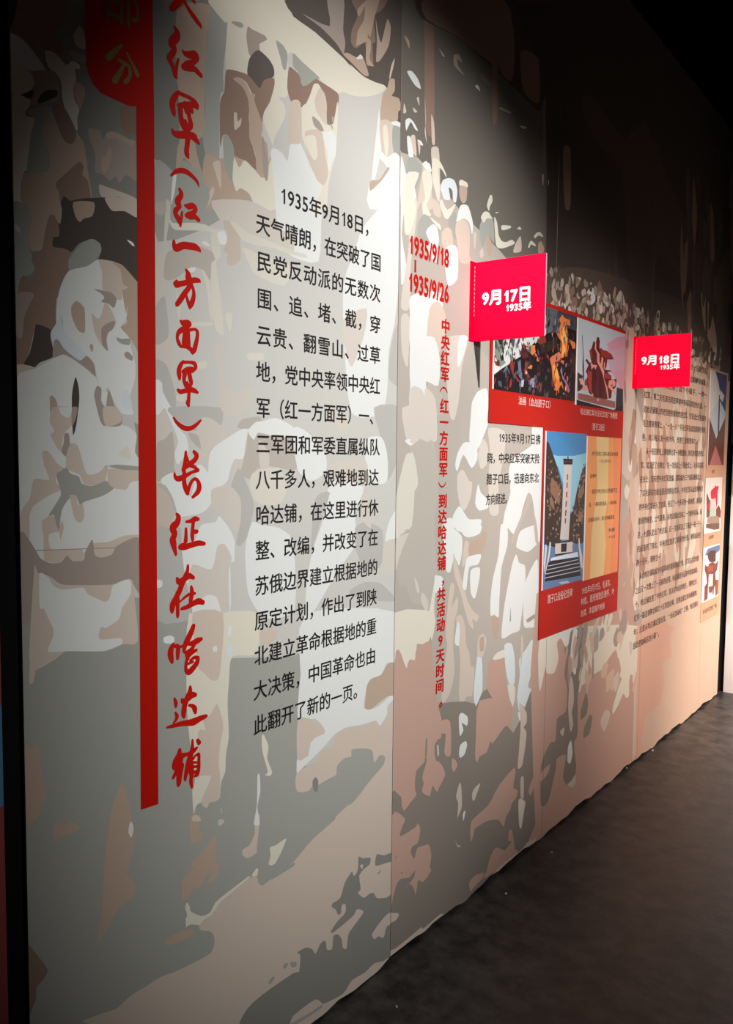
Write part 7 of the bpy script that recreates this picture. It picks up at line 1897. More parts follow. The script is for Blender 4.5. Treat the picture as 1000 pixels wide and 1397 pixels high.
PHOTO['monument'] = """pb 3035,1883 3644,1911 3707,1060 3075,1140
pc 3114,1738 3211,1724 3392,1726 3546,1743 3548,1524 3371,1466 3277,1606 3226,1673
pd 3105,1787 3128,1778 3164,1738 3214,1678 3246,1627 3279,1574 3291,1480 3281,1345 3212,1319 3108,1338 3100,1489
pd 3548,1722 3474,1646 3428,1560 3396,1476 3362,1456 3354,1340 3458,1310 3576,1323
pf 3159,1628 3218,1607 3256,1565 3248,1503 3199,1536 3151,1567
pf 3442,1549 3503,1602 3513,1558 3457,1505
pf 3140,1568 3188,1526 3202,1484 3155,1507
pf 3460,1473 3514,1449 3503,1416 3450,1419
pf 3514,1605 3510,1600 3505,1596 3497,1601 3492,1608 3500,1613 3511,1611
pf 3173,1620 3170,1614 3164,1614 3162,1619 3160,1627 3165,1629 3170,1627
pB5 3416,1340 3414,1332 3408,1333 3404,1338 3403,1346 3408,1350 3412,1349
pB4 3198,1406 3196,1400 3186,1398 3183,1402 3182,1407 3188,1411 3194,1410
pB5 3157,1596 3154,1594 3149,1592 3144,1595 3144,1598 3148,1602 3154,1599
pf 3227,1533 3223,1528 3216,1529 3213,1532 3212,1537 3217,1540 3222,1538
pf 3532,1611 3528,1604 3520,1604 3513,1610 3512,1617 3519,1623 3524,1620
pB5 3268,1446 3265,1443 3255,1442 3251,1445 3250,1448 3256,1453 3262,1451
pB5 3397,1395 3397,1393 3392,1391 3390,1394 3388,1398 3391,1399 3396,1400
pB5 3162,1658 3161,1653 3158,1652 3156,1657 3155,1664 3158,1666 3161,1665
pB4 3520,1680 3515,1676 3503,1676 3497,1678 3496,1682 3508,1682 3515,1683
pB5 3407,1356 3406,1352 3401,1351 3398,1354 3399,1361 3401,1362 3405,1363
pB5 3452,1342 3446,1338 3440,1337 3434,1343 3436,1347 3442,1350 3450,1349
pf 3205,1467 3203,1465 3196,1462 3188,1467 3188,1470 3195,1473 3201,1472
pf 3495,1477 3488,1475 3480,1475 3473,1476 3473,1479 3481,1481 3487,1481
pd 3174,1472 3173,1469 3169,1468 3167,1471 3167,1474 3168,1477 3172,1475
pf 3259,1524 3257,1522 3252,1521 3249,1523 3247,1528 3251,1529 3256,1528
pd 3450,1491 3450,1484 3439,1485 3436,1488 3433,1496 3437,1501 3446,1496
pd 3480,1502 3477,1499 3473,1499 3469,1501 3467,1503 3471,1506 3479,1506
pf 3264,1479 3262,1475 3257,1472 3252,1478 3250,1481 3256,1485 3262,1485
pd 3147,1681 3142,1678 3134,1678 3127,1681 3128,1685 3133,1686 3142,1686
pB5 3136,1718 3131,1715 3127,1713 3123,1715 3121,1718 3128,1721 3132,1719
pB4 3483,1616 3480,1613 3469,1612 3461,1614 3463,1618 3467,1622 3478,1620
pd 3143,1458 3142,1455 3139,1455 3137,1457 3136,1459 3139,1462 3141,1461
pf 3169,1594 3169,1591 3164,1590 3162,1592 3161,1596 3165,1599 3167,1599
pB4 3224,1364 3223,1360 3219,1362 3215,1362 3216,1367 3218,1371 3223,1368
pB5 3506,1431 3506,1427 3498,1427 3488,1431 3488,1433 3495,1435 3504,1435
pf 3162,1700 3157,1695 3149,1692 3142,1697 3144,1702 3148,1704 3158,1704
pd 3272,1358 3271,1352 3265,1351 3261,1354 3258,1359 3263,1362 3269,1361
pd 3513,1672 3509,1662 3506,1659 3499,1666 3500,1674 3503,1679 3508,1677
pe3 3147,1367 3144,1360 3136,1359 3130,1362 3127,1372 3135,1373 3143,1371
pe3 3267,1538 3263,1534 3256,1533 3251,1535 3246,1542 3257,1550 3263,1548
pB4 3482,1425 3481,1416 3472,1417 3468,1420 3469,1432 3474,1433 3479,1434
pB5 3182,1627 3178,1622 3171,1621 3166,1624 3167,1628 3173,1631 3180,1630
pd 3537,1337 3535,1329 3529,1332 3523,1335 3522,1343 3526,1347 3538,1345
pf 3228,1630 3226,1626 3223,1623 3220,1629 3220,1635 3222,1640 3225,1638
pB5 3251,1548 3249,1543 3244,1543 3239,1546 3238,1551 3242,1551 3249,1552
pf 3154,1499 3154,1496 3149,1495 3146,1498 3146,1502 3148,1507 3153,1505
pf 3517,1636 3516,1630 3507,1628 3498,1633 3495,1640 3503,1642 3517,1641
pB5 3256,1602 3253,1600 3246,1600 3240,1601 3240,1604 3247,1605 3251,1605
pd 3156,1556 3154,1549 3147,1548 3144,1554 3141,1559 3148,1563 3151,1562
pf 3156,1695 3153,1693 3141,1693 3137,1694 3135,1697 3142,1698 3151,1697
pB4 3166,1651 3164,1648 3157,1646 3152,1649 3152,1655 3157,1657 3162,1655
pB4 3471,1519 3469,1517 3465,1514 3463,1518 3462,1521 3464,1525 3470,1522
pB4 3230,1397 3227,1393 3218,1391 3214,1396 3214,1402 3218,1404 3225,1402
pB4 3164,1551 3163,1547 3158,1548 3155,1551 3155,1555 3158,1558 3161,1556
pd 3474,1525 3470,1519 3463,1516 3457,1519 3456,1526 3460,1531 3468,1531
pf 3525,1615 3519,1612 3511,1610 3500,1615 3501,1618 3506,1620 3521,1619
pf 3424,1407 3423,1400 3415,1400 3411,1403 3411,1411 3413,1414 3420,1414
pe3 3267,1485 3265,1481 3263,1481 3260,1484 3260,1487 3261,1491 3266,1489
pe3 3473,1480 3472,1478 3469,1475 3465,1478 3466,1485 3468,1486 3472,1485
pB5 3261,1564 3260,1559 3253,1557 3251,1561 3249,1566 3253,1571 3259,1568
pf 3454,1445 3454,1441 3447,1441 3441,1444 3441,1448 3447,1450 3454,1449
pd 3245,1492 3244,1482 3235,1482 3227,1487 3229,1496 3236,1501 3243,1495
pB5 3508,1492 3508,1485 3504,1485 3501,1489 3499,1496 3502,1500 3507,1498
pf 3403,1491 3402,1485 3394,1485 3384,1490 3384,1493 3390,1498 3399,1496
pe3 3141,1626 3140,1624 3132,1624 3128,1626 3127,1629 3133,1630 3140,1630
pd 3507,1365 3507,1354 3494,1355 3488,1361 3483,1367 3492,1373 3503,1371
pB4 3164,1491 3164,1484 3151,1485 3146,1486 3147,1495 3154,1501 3161,1497
pB4 3493,1440 3493,1437 3485,1438 3478,1440 3479,1444 3482,1445 3491,1443
pe3 3243,1425 3240,1419 3238,1414 3231,1420 3232,1429 3236,1436 3240,1430
pd 3403,1408 3402,1401 3398,1398 3392,1407 3391,1415 3396,1421 3403,1416
pf 3177,1383 3175,1374 3169,1375 3167,1377 3163,1385 3167,1389 3174,1385
pB4 3215,1519 3214,1512 3206,1513 3200,1517 3199,1523 3205,1528 3213,1526
pf 3494,1664 3491,1660 3486,1658 3484,1661 3483,1671 3485,1673 3490,1671
pB5 3413,1367 3412,1359 3408,1361 3404,1366 3404,1375 3407,1376 3412,1376
pB5 3221,1605 3220,1597 3216,1597 3214,1600 3213,1606 3216,1612 3219,1609
pB5 3153,1452 3151,1448 3141,1449 3135,1452 3139,1456 3142,1457 3151,1456
pe3 3409,1472 3407,1464 3404,1460 3398,1467 3397,1474 3401,1479 3408,1475
pB4 3251,1553 3248,1548 3240,1547 3233,1552 3234,1557 3240,1562 3246,1561
pB4 3137,1523 3135,1518 3126,1518 3121,1523 3121,1529 3126,1534 3133,1533
pf 3462,1576 3462,1568 3460,1567 3457,1571 3455,1579 3459,1583 3461,1581
pe3 3245,1430 3242,1428 3234,1427 3229,1431 3226,1435 3234,1438 3240,1435
pB4 3184,1619 3178,1616 3172,1615 3162,1617 3163,1621 3168,1623 3178,1621
pB4 3447,1427 3444,1422 3437,1419 3432,1425 3432,1429 3437,1433 3442,1434
pf 3176,1618 3171,1615 3164,1614 3157,1616 3159,1621 3164,1623 3173,1622
pf 3424,1469 3423,1466 3418,1465 3413,1469 3413,1473 3415,1477 3424,1474
pe3 3504,1465 3502,1459 3492,1458 3489,1465 3487,1470 3492,1474 3499,1475
pe3 3471,1400 3469,1395 3462,1394 3458,1396 3459,1401 3461,1404 3466,1403
pf 3213,1631 3209,1628 3206,1629 3197,1631 3200,1635 3203,1637 3210,1635
pB4 3475,1357 3470,1352 3464,1350 3456,1356 3459,1363 3462,1369 3469,1366
pB5 3143,1578 3142,1570 3133,1568 3127,1573 3129,1580 3133,1586 3140,1585
pf 3265,1571 3263,1564 3253,1564 3245,1566 3244,1577 3251,1579 3261,1575
pf 3249,1583 3246,1580 3237,1580 3235,1581 3233,1587 3240,1588 3246,1587
pf 3428,1458 3426,1452 3419,1450 3409,1456 3409,1462 3415,1469 3427,1467
pB4 3221,1531 3221,1525 3216,1525 3211,1529 3212,1533 3215,1537 3219,1535
pB4 3466,1584 3464,1578 3457,1576 3450,1580 3446,1589 3456,1595 3467,1592
pd 3161,1548 3158,1542 3149,1542 3145,1544 3143,1551 3149,1554 3158,1555
pf 3265,1563 3263,1557 3260,1556 3257,1560 3256,1566 3260,1570 3262,1571
pB4 3166,1466 3162,1462 3153,1461 3147,1463 3146,1470 3155,1474 3161,1472
pB4 3258,1443 3257,1435 3254,1435 3250,1439 3250,1447 3254,1453 3257,1450
pB5 3137,1363 3135,1361 3130,1360 3127,1362 3127,1366 3131,1368 3135,1367
pB4 3422,1382 3419,1378 3412,1378 3408,1379 3408,1386 3411,1390 3416,1388
pB5 3213,1660 3213,1653 3209,1651 3204,1656 3203,1663 3207,1665 3212,1666
pd 3433,1432 3425,1429 3418,1428 3411,1431 3409,1437 3418,1438 3428,1437
pf 3180,1619 3180,1611 3175,1609 3172,1616 3172,1621 3174,1625 3178,1626
pf 3145,1508 3143,1503 3135,1503 3126,1506 3127,1509 3134,1512 3140,1511
pB5 3508,1410 3502,1407 3493,1406 3487,1410 3486,1414 3493,1414 3502,1414
pB5 3146,1643 3144,1636 3140,1635 3133,1639 3133,1645 3139,1648 3142,1646
pd 3427,1368 3424,1366 3410,1366 3407,1369 3404,1372 3414,1375 3422,1373
pd 3477,1362 3478,1358 3467,1358 3461,1359 3459,1368 3468,1370 3474,1368
pd 3431,1389 3431,1386 3427,1385 3423,1385 3423,1393 3425,1397 3430,1395
pB5 3497,1652 3496,1644 3488,1642 3481,1650 3479,1657 3488,1663 3494,1659
pe3 3237,1430 3232,1423 3229,1420 3223,1425 3222,1432 3223,1436 3234,1435
pd 3426,1453 3426,1446 3420,1446 3417,1451 3418,1457 3420,1462 3424,1458
pB5 3130,1594 3130,1589 3125,1587 3121,1589 3120,1595 3124,1597 3130,1597
pe3 3508,1419 3507,1415 3496,1414 3492,1417 3488,1424 3495,1424 3508,1423
pd 3200,1589 3197,1586 3193,1585 3190,1587 3191,1590 3194,1591 3197,1591
pd 3211,1618 3208,1615 3203,1613 3199,1615 3198,1620 3200,1625 3208,1624
pf 3480,1617 3480,1614 3474,1613 3470,1615 3470,1618 3473,1621 3479,1621
pe3 3149,1602 3147,1598 3144,1599 3139,1601 3140,1603 3143,1606 3149,1605
pB4 3232,1633 3230,1631 3225,1629 3220,1633 3220,1636 3224,1637 3229,1636
pf 3254,1376 3251,1371 3239,1370 3235,1375 3233,1377 3242,1380 3248,1380
pf 3521,1472 3521,1463 3516,1462 3509,1467 3509,1476 3513,1480 3520,1476
pe3 3136,1584 3132,1580 3125,1580 3121,1583 3119,1586 3126,1590 3129,1588
pf 3235,1424 3233,1418 3229,1418 3224,1423 3226,1426 3228,1430 3233,1431
pf 3128,1576 3126,1570 3124,1567 3121,1573 3121,1580 3122,1584 3126,1583
pf 3470,1570 3464,1561 3457,1559 3448,1564 3449,1570 3455,1575 3462,1573
pe3 3137,1662 3134,1658 3128,1656 3125,1659 3125,1664 3128,1666 3133,1666
pd 3400,1485 3398,1481 3392,1481 3387,1482 3389,1487 3392,1488 3399,1488
pe3 3160,1492 3159,1489 3152,1486 3142,1490 3143,1495 3147,1499 3157,1497
pf 3516,1460 3511,1457 3501,1456 3490,1460 3492,1463 3499,1465 3512,1463
pe3 3406,1361 3401,1358 3397,1358 3389,1361 3391,1363 3393,1366 3402,1365
pd 3183,1414 3180,1410 3171,1406 3166,1414 3163,1422 3171,1425 3180,1422
pe3 3277,1383 3276,1380 3269,1378 3264,1381 3261,1387 3266,1388 3277,1387
pf 3475,1561 3471,1558 3461,1557 3452,1561 3450,1564 3458,1566 3467,1566
pd 3240,1597 3239,1593 3237,1592 3233,1596 3234,1600 3235,1602 3238,1603
pB5 3486,1626 3479,1624 3469,1623 3465,1625 3463,1630 3474,1631 3481,1631
pe3 3488,1546 3481,1543 3473,1544 3465,1544 3467,1550 3471,1552 3483,1551
pB5 3518,1407 3516,1401 3510,1401 3508,1404 3507,1410 3510,1411 3515,1411
pB5 3178,1496 3176,1489 3172,1489 3169,1493 3167,1500 3170,1504 3176,1504
pB5 3436,1475 3434,1469 3431,1468 3428,1471 3427,1477 3430,1480 3433,1481
pd 3197,1392 3196,1389 3190,1388 3185,1392 3187,1395 3190,1398 3196,1396
pf 3252,1592 3249,1590 3244,1588 3239,1591 3238,1595 3242,1597 3251,1597
pe3 3123,1631 3121,1626 3117,1626 3113,1630 3115,1635 3118,1639 3121,1637
pd 3485,1416 3479,1414 3473,1413 3464,1416 3468,1419 3473,1421 3481,1420
pe3 3441,1408 3438,1403 3428,1403 3421,1407 3422,1410 3430,1413 3437,1412
pf 3452,1356 3450,1350 3441,1349 3434,1353 3432,1361 3441,1363 3447,1362
pd 3465,1500 3464,1496 3456,1493 3449,1497 3450,1502 3456,1505 3463,1505
pB4 3420,1356 3416,1352 3412,1352 3405,1356 3406,1358 3409,1360 3420,1359
pB5 3505,1687 3504,1682 3499,1681 3494,1684 3493,1688 3497,1690 3504,1689
pB5 3510,1603 3506,1598 3494,1597 3488,1601 3485,1605 3493,1607 3505,1605
pf 3446,1452 3445,1448 3436,1447 3430,1450 3428,1454 3434,1456 3445,1454
pe3 3232,1479 3228,1474 3221,1472 3214,1477 3211,1484 3221,1487 3227,1487
pB4 3466,1406 3464,1402 3452,1402 3448,1405 3445,1409 3456,1413 3462,1411
pB5 3542,1348 3541,1341 3533,1338 3527,1345 3527,1350 3533,1355 3538,1353
pf 3406,1403 3405,1399 3403,1398 3399,1401 3399,1404 3402,1405 3405,1404
pB5 3131,1521 3128,1517 3125,1516 3122,1518 3120,1522 3124,1527 3130,1525
pd 3181,1372 3180,1366 3175,1365 3170,1368 3170,1373 3174,1379 3179,1378
pf 3418,1410 3416,1405 3411,1402 3406,1406 3406,1410 3411,1414 3414,1414
pd 3230,1458 3227,1451 3223,1448 3219,1452 3219,1460 3221,1466 3226,1461
pf 3503,1631 3500,1626 3487,1625 3481,1627 3481,1635 3486,1636 3496,1636
pB5 3477,1572 3476,1567 3471,1566 3466,1570 3466,1574 3469,1577 3474,1575
pf 3240,1493 3240,1487 3230,1487 3225,1490 3226,1495 3230,1498 3238,1497
pe3 3235,1378 3237,1375 3227,1374 3218,1376 3221,1382 3224,1384 3235,1383
pf 3227,1477 3223,1473 3216,1471 3212,1474 3211,1481 3218,1486 3222,1486
pB5 3170,1461 3167,1457 3163,1455 3160,1458 3158,1465 3161,1468 3166,1466
pB5 3174,1667 3171,1659 3169,1658 3166,1661 3165,1673 3168,1673 3171,1673
pe3 3166,1701 3165,1697 3161,1695 3156,1700 3157,1704 3159,1709 3165,1707
pf 3469,1498 3467,1496 3463,1495 3459,1495 3458,1501 3463,1503 3466,1501
pM 3286,1694 3369,1694 3363,1445 3354,1342 3263,1349 3275,1450
pk 3275,1713 3376,1711 3373,1686 3280,1686
pm 3283,1703 3373,1700 3373,1694 3281,1696
pk 3319,1725 3327,1725 3331,1712 3319,1712
pr 3318,1642 3330,1641 3328,1615 3317,1615
pr 3316,1605 3328,1605 3326,1579 3315,1579
pr 3313,1563 3328,1563 3325,1537 3313,1537
pr 3312,1521 3326,1521 3322,1495 3310,1495
pr 3310,1480 3325,1479 3321,1453 3309,1453
pr 3308,1443 3322,1442 3320,1419 3308,1419
pM 3217,1337 3401,1333 3402,1280 3214,1286
pk 3213,1291 3408,1284 3409,1275 3212,1279
pk 3228,1340 3407,1340 3405,1329 3223,1331
pk 3282,1327 3339,1327 3339,1290 3279,1293
pG 3095,1319 3139,1320 3190,1320 3216,1309 3218,1277 3168,1263 3127,1186 3100,1132 3099,1234
pG 3399,1315 3467,1317 3516,1284 3526,1135 3501,1168 3466,1254 3403,1260
pw 3116,1338 3128,1337 3134,1320 3127,1271 3116,1209 3108,1255
pw 3158,1346 3172,1345 3172,1322 3162,1282 3148,1251 3131,1208 3121,1209 3142,1275 3155,1314
pw 3463,1342 3474,1341 3486,1301 3513,1250 3520,1190 3498,1202 3483,1253 3468,1298
pV 3177,1274 3313,1277 3458,1277 3466,1254 3325,1258 3173,1260
pk 3148,1254 3183,1262 3315,1256 3472,1251 3501,1160 3123,1175 3130,1219
pV2 3151,1243 3466,1242 3470,1238 3149,1239
pV2 3140,1227 3476,1225 3479,1221 3137,1223
pV2 3130,1210 3483,1207 3486,1203 3128,1206
pV2 3119,1193 3487,1188 3491,1184 3117,1189
pd 3214,1341 3398,1337 3398,1331 3220,1336
pM 3221,1334 3395,1330 3400,1282 3218,1287
pk 3277,1330 3337,1327 3334,1289 3278,1292
pk 3218,1287 3401,1282 3401,1277 3213,1279
pG 3123,1173 3501,1159 3503,1133 3095,1131 3103,1164
pV2 3262,1156 3354,1153 3382,1140 3289,1144"""
PHOTO['letter'] = """po2 3380,1899 4100,1933 4189,936 3437,1039
py 3634,1856 3791,1861 3804,1516 3768,1401 3800,1283 3766,1053 3608,1073 3615,1354 3668,1577
po3 3851,1863 4039,1870 4115,1009 3856,1041 3884,1454"""
PHOTO['spire'] = """pn2 5129,2379 6119,2488 6265,1575 5228,1589
pw 5453,2347 5603,2327 5689,2257 5753,2176 5783,2149 5684,2114 5618,2039 5522,2020 5490,2074
pw 5749,2204 5860,2169 5814,2122 5757,2147
pS 5498,2019 5732,2138 5905,2054 5909,2025 5740,1901 5694,1864
pB2 5403,2014 5539,1986 5694,1864 5909,2025 6070,2070 6147,1577 5460,1586
pm2 5881,1847 6099,1882 6116,1776 5946,1781
pk 5723,2166 5741,2168 5755,2090 5760,1873 5729,1908
pP2 5687,1821 5910,1654 5535,1656"""
PHOTO['stele'] = """pW 5398,1625 6007,1620 6079,1147 5455,1192
pm3 5519,1484 5529,1497 5594,1448 5620,1433 5633,1337 5540,1328
pf2 5761,1379 5832,1404 5890,1360 5884,1310 5768,1330
pR 5611,1495 5621,1511 5679,1527 5709,1533 5700,1547 5763,1536 5799,1545 5802,1524 5781,1497 5788,1448 5774,1372 5738,1450 5629,1453
pR 5530,1403 5617,1454 5616,1372
pe2 5618,1443 5737,1457 5763,1330 5610,1335
pw 5630,1446 5725,1454 5734,1394 5633,1392
pB4 5564,1327 5621,1334 5793,1329 5858,1311 5863,1276 5677,1280 5556,1293
pB5 5534,1288 5863,1276 5870,1233 5732,1235 5538,1261"""
PHOTO['pavilion'] = """pV 5435,1174 6083,1124 6161,604 5497,701
pG 5539,1077 5604,1113 5798,1118 5899,1117 5894,1067 5809,1039
pW 5793,1062 5918,1080 5927,1014 5839,1008
pd2 5597,1079 5654,1095 5802,1086 5802,1005 5665,1014 5614,1043
pf2 5548,1008 5621,987 5643,1006 5739,1011 5804,990 5876,1012 5848,943 5801,920 5581,937 5541,975
pr2 5621,987 5742,989 5748,947 5626,952
pf2 5580,944 5653,929 5641,840 5640,764 5559,754 5557,857 5613,878
pf2 5751,925 5814,918 5820,875 5897,866 5898,772 5837,752 5812,840 5791,814 5785,766 5758,783
pf2 5653,845 5763,839 5745,792 5671,801
pw 5643,916 5701,930 5754,904 5749,848 5653,845
pf 5847,865 5890,863 5897,780 5859,777"""
PHOTO_RECT = {'statue': (3.395, 3.974, 1.959, 2.352), 'painting': (2.643, 3.382, 1.973, 2.352), 'monument': (3.103, 3.523, 1.139, 1.830), 'letter': (3.538, 3.963, 1.131, 1.821), 'spire': (5.518, 5.904, 1.685, 2.315), 'stele': (5.504, 5.894, 1.221, 1.599), 'pavilion': (5.514, 5.899, 0.750, 1.129)}
BRUSH = """1186,2762,18 1177,2747,17 1164,2731,17 1155,2720,12
1188,2760,6 1195,2749,9 1209,2737,12 1226,2726,13 1237,2719,9 1239,2715,5
1211,2769,8 1219,2765,8
#
1163,2684,6 1171,2676,14 1169,2665,20 1157,2649,20 1157,2641,18 1164,2635,12 1156,2621,15 1149,2609,15 1155,2599,12 1162,2588,12 1165,2577,11 1169,2573,5
1174,2617,6 1170,2604,8 1167,2587,9 1167,2578,8
1186,2641,5 1194,2637,12 1209,2640,17 1222,2645,19 1227,2639,14 1216,2626,13 1199,2614,17 1190,2605,12
1190,2606,16 1205,2610,17 1220,2613,14 1231,2609,13 1240,2605,10
#
1174,2545,6 1166,2533,14 1157,2517,15 1157,2503,15 1160,2492,12 1162,2487,6
1174,2542,9 1190,2542,9 1206,2542,9 1219,2538,13 1227,2531,13 1228,2525,6
1174,2514,9 1190,2520,14 1208,2527,14 1223,2531,14
1179,2506,14 1180,2492,13 1184,2479,16 1191,2470,17 1200,2466,13
1191,2527,6 1193,2514,9 1197,2506,9
1201,2513,14 1204,2500,11 1208,2487,13 1208,2477,13 1200,2466,9
1193,2485,9 1195,2474,19
1212,2516,10 1213,2512,8
1156,2453,6 1160,2447,12 1175,2448,16 1193,2454,17 1211,2457,17 1224,2452,14 1233,2446,6
1215,2464,6 1222,2459,11
1200,2467,9 1200,2450,14 1198,2432,13 1196,2417,14 1198,2409,13 1201,2404,6
#
1152,2350,6 1165,2362,10 1181,2369,12 1196,2370,12 1212,2365,10 1226,2357,8 1232,2347,3
#
1175,2325,7 1179,2319,11 1179,2311,13 1170,2298,16 1172,2290,16 1175,2285,10 1164,2274,13 1164,2265,13 1171,2256,13 1176,2247,10 1177,2241,5
1182,2275,5 1180,2262,8 1178,2248,6
1191,2292,6 1201,2292,14 1214,2297,13 1221,2291,13 1214,2280,13 1201,2273,14
1195,2270,11 1206,2271,16 1219,2273,13 1231,2268,10
#
1158,2202,8 1159,2192,12 1165,2188,17 1184,2198,17 1202,2201,17 1221,2202,16 1232,2198,10 1235,2195,5
#
1192,2144,5 1198,2136,13 1200,2126,18 1203,2115,15
1165,2113,6 1163,2105,16 1179,2109,13 1198,2116,13 1217,2124,13 1230,2125,11 1234,2123,5
1205,2116,15 1200,2103,13 1188,2088,14 1177,2073,14 1166,2059,12 1164,2056,6
1210,2110,8 1215,2096,9 1214,2082,12 1208,2066,13 1203,2055,5
1193,2084,6 1198,2070,9 1203,2060,10
#
1176,2022,6 1184,2018,15 1197,2021,13 1203,2017,10 1188,2008,15
1188,2008,10 1175,1999,13 1168,1991,10 1166,1980,8 1171,1969,10 1176,1962,6
1186,1998,10 1201,2004,8 1218,2008,7 1225,2003,9 1225,1991,10 1221,1975,12 1216,1959,13 1211,1951,8
1189,1996,13 1188,1983,15 1188,1971,18 1188,1964,8
1199,1999,8 1199,1981,10 1201,1968,8
1178,1963,8 1193,1964,10 1204,1960,11 1210,1953,10
#
1183,1928,7 1176,1920,11 1170,1906,12 1171,1895,12 1172,1886,7
1184,1926,8 1200,1928,7 1215,1927,10 1220,1919,10 1217,1912,7
1182,1904,10 1195,1909,15 1210,1911,15
1187,1899,13 1185,1884,10 1191,1871,11 1196,1865,8
1200,1903,12 1204,1887,12 1206,1878,10 1198,1867,10
1194,1879,7 1196,1871,13
1167,1860,7 1174,1856,11 1187,1859,11 1202,1863,13 1215,1862,12 1225,1858,7
1200,1866,12 1199,1851,9 1198,1839,10 1196,1831,12 1198,1825,8
#
1154,1794,5 1162,1784,8 1175,1775,11 1190,1770,12 1207,1772,11 1222,1781,9 1234,1791,6
#
1189,1714,7 1188,1701,9 1186,1686,11 1182,1671,12
1192,1704,4 1197,1689,7
1213,1715,8 1221,1706,13 1216,1695,13 1202,1686,13 1187,1677,12
1201,1683,12 1214,1678,9 1225,1670,7
1225,1670,10 1210,1666,8 1195,1660,10 1182,1654,13 1167,1650,14 1158,1654,10 1155,1663,5
1184,1667,10 1183,1649,12 1185,1634,13 1191,1620,13 1194,1614,10
1194,1617,10 1198,1629,10 1206,1643,9 1216,1649,8 1225,1643,10 1229,1630,14 1225,1618,14 1215,1609,10 1209,1605,8
#
1161,1566,7 1166,1558,13 1162,1545,17 1151,1536,20 1151,1527,17 1155,1519,15 1149,1506,17 1151,1496,17 1154,1483,12 1158,1469,7
1189,1546,6 1202,1547,10 1215,1551,14 1225,1550,9
1210,1542,10 1208,1527,10 1207,1511,11 1208,1500,8
1209,1520,12 1221,1520,10
1188,1529,7 1188,1514,9 1187,1499,12
1171,1486,13 1184,1485,15 1203,1488,14 1224,1491,14 1240,1489,11 1244,1488,9
1173,1491,7 1186,1494,5
#
1193,1439,7 1192,1427,10 1186,1414,14 1176,1397,15 1167,1379,15 1157,1364,15 1148,1350,17 1146,1336,13 1146,1332,8
1161,1411,8 1167,1402,15 1184,1408,15 1197,1413,15 1210,1407,9
1161,1377,10 1162,1356,12 1162,1340,10 1162,1325,10 1162,1318,7
1203,1386,7 1205,1371,13 1202,1356,12 1200,1344,10
1214,1368,7 1197,1368,8 1181,1361,7 1170,1354,5
1174,1336,8 1191,1338,12 1210,1344,14 1225,1347,16 1239,1342,12
#
1209,1288,12 1204,1277,15 1194,1261,17 1184,1246,15 1180,1231,9
1233,1251,10 1221,1249,16 1207,1246,14 1194,1246,9
1211,1239,9 1201,1230,12 1188,1226,10
1217,1226,9 1203,1222,12 1190,1213,10
1223,1204,10 1219,1194,14 1207,1183,16 1195,1176,16 1186,1183,10 1186,1199,9 1190,1210,10
1199,1204,7 1211,1209,9 1223,1206,9
1192,1197,7 1207,1199,7
1148,1254,8 1142,1243,15 1140,1231,16 1143,1218,13 1145,1210,8
1151,1249,8 1162,1245,12 1162,1231,12 1161,1216,8
1167,1243,7 1177,1244,7
1179,1241,7 1182,1226,5
1188,1220,10 1192,1210,10
#
1198,1138,8 1197,1126,14 1189,1112,16 1181,1095,15 1178,1078,15 1179,1068,9
1214,1114,11 1203,1116,17 1187,1109,16 1176,1107,12 1173,1113,7
1195,1093,7 1206,1088,10 1212,1079,14 1214,1070,9
1151,1120,6 1155,1107,11 1155,1099,7
1153,1085,5 1158,1075,10 1155,1067,9 1148,1061,5
1129,1055,6 1147,1054,10 1172,1053,13 1191,1050,15 1210,1048,19 1230,1051,15 1246,1052,11 1249,1052,7
#
1165,989,10 1163,977,16 1154,964,19 1148,953,12 1152,946,9
1165,973,17 1175,972,14 1190,972,9 1206,974,14 1217,979,8
1171,962,10 1163,952,22 1159,944,14 1146,926,9
1169,947,19 1165,933,19 1163,917,16 1162,903,12 1162,901,7
1204,1003,6 1204,989,9 1202,975,14 1196,961,16 1190,947,14 1186,929,14 1182,914,10 1182,908,6
1206,955,9 1213,961,7 1223,961,9 1224,946,9 1223,927,11 1219,912,12 1213,910,9
1200,947,12 1200,931,16 1201,913,12 1199,901,11 1202,884,7
1205,946,7 1221,941,5
1203,935,7 1221,931,7
1205,920,9 1217,919,9
1220,998,9 1225,990,12"""
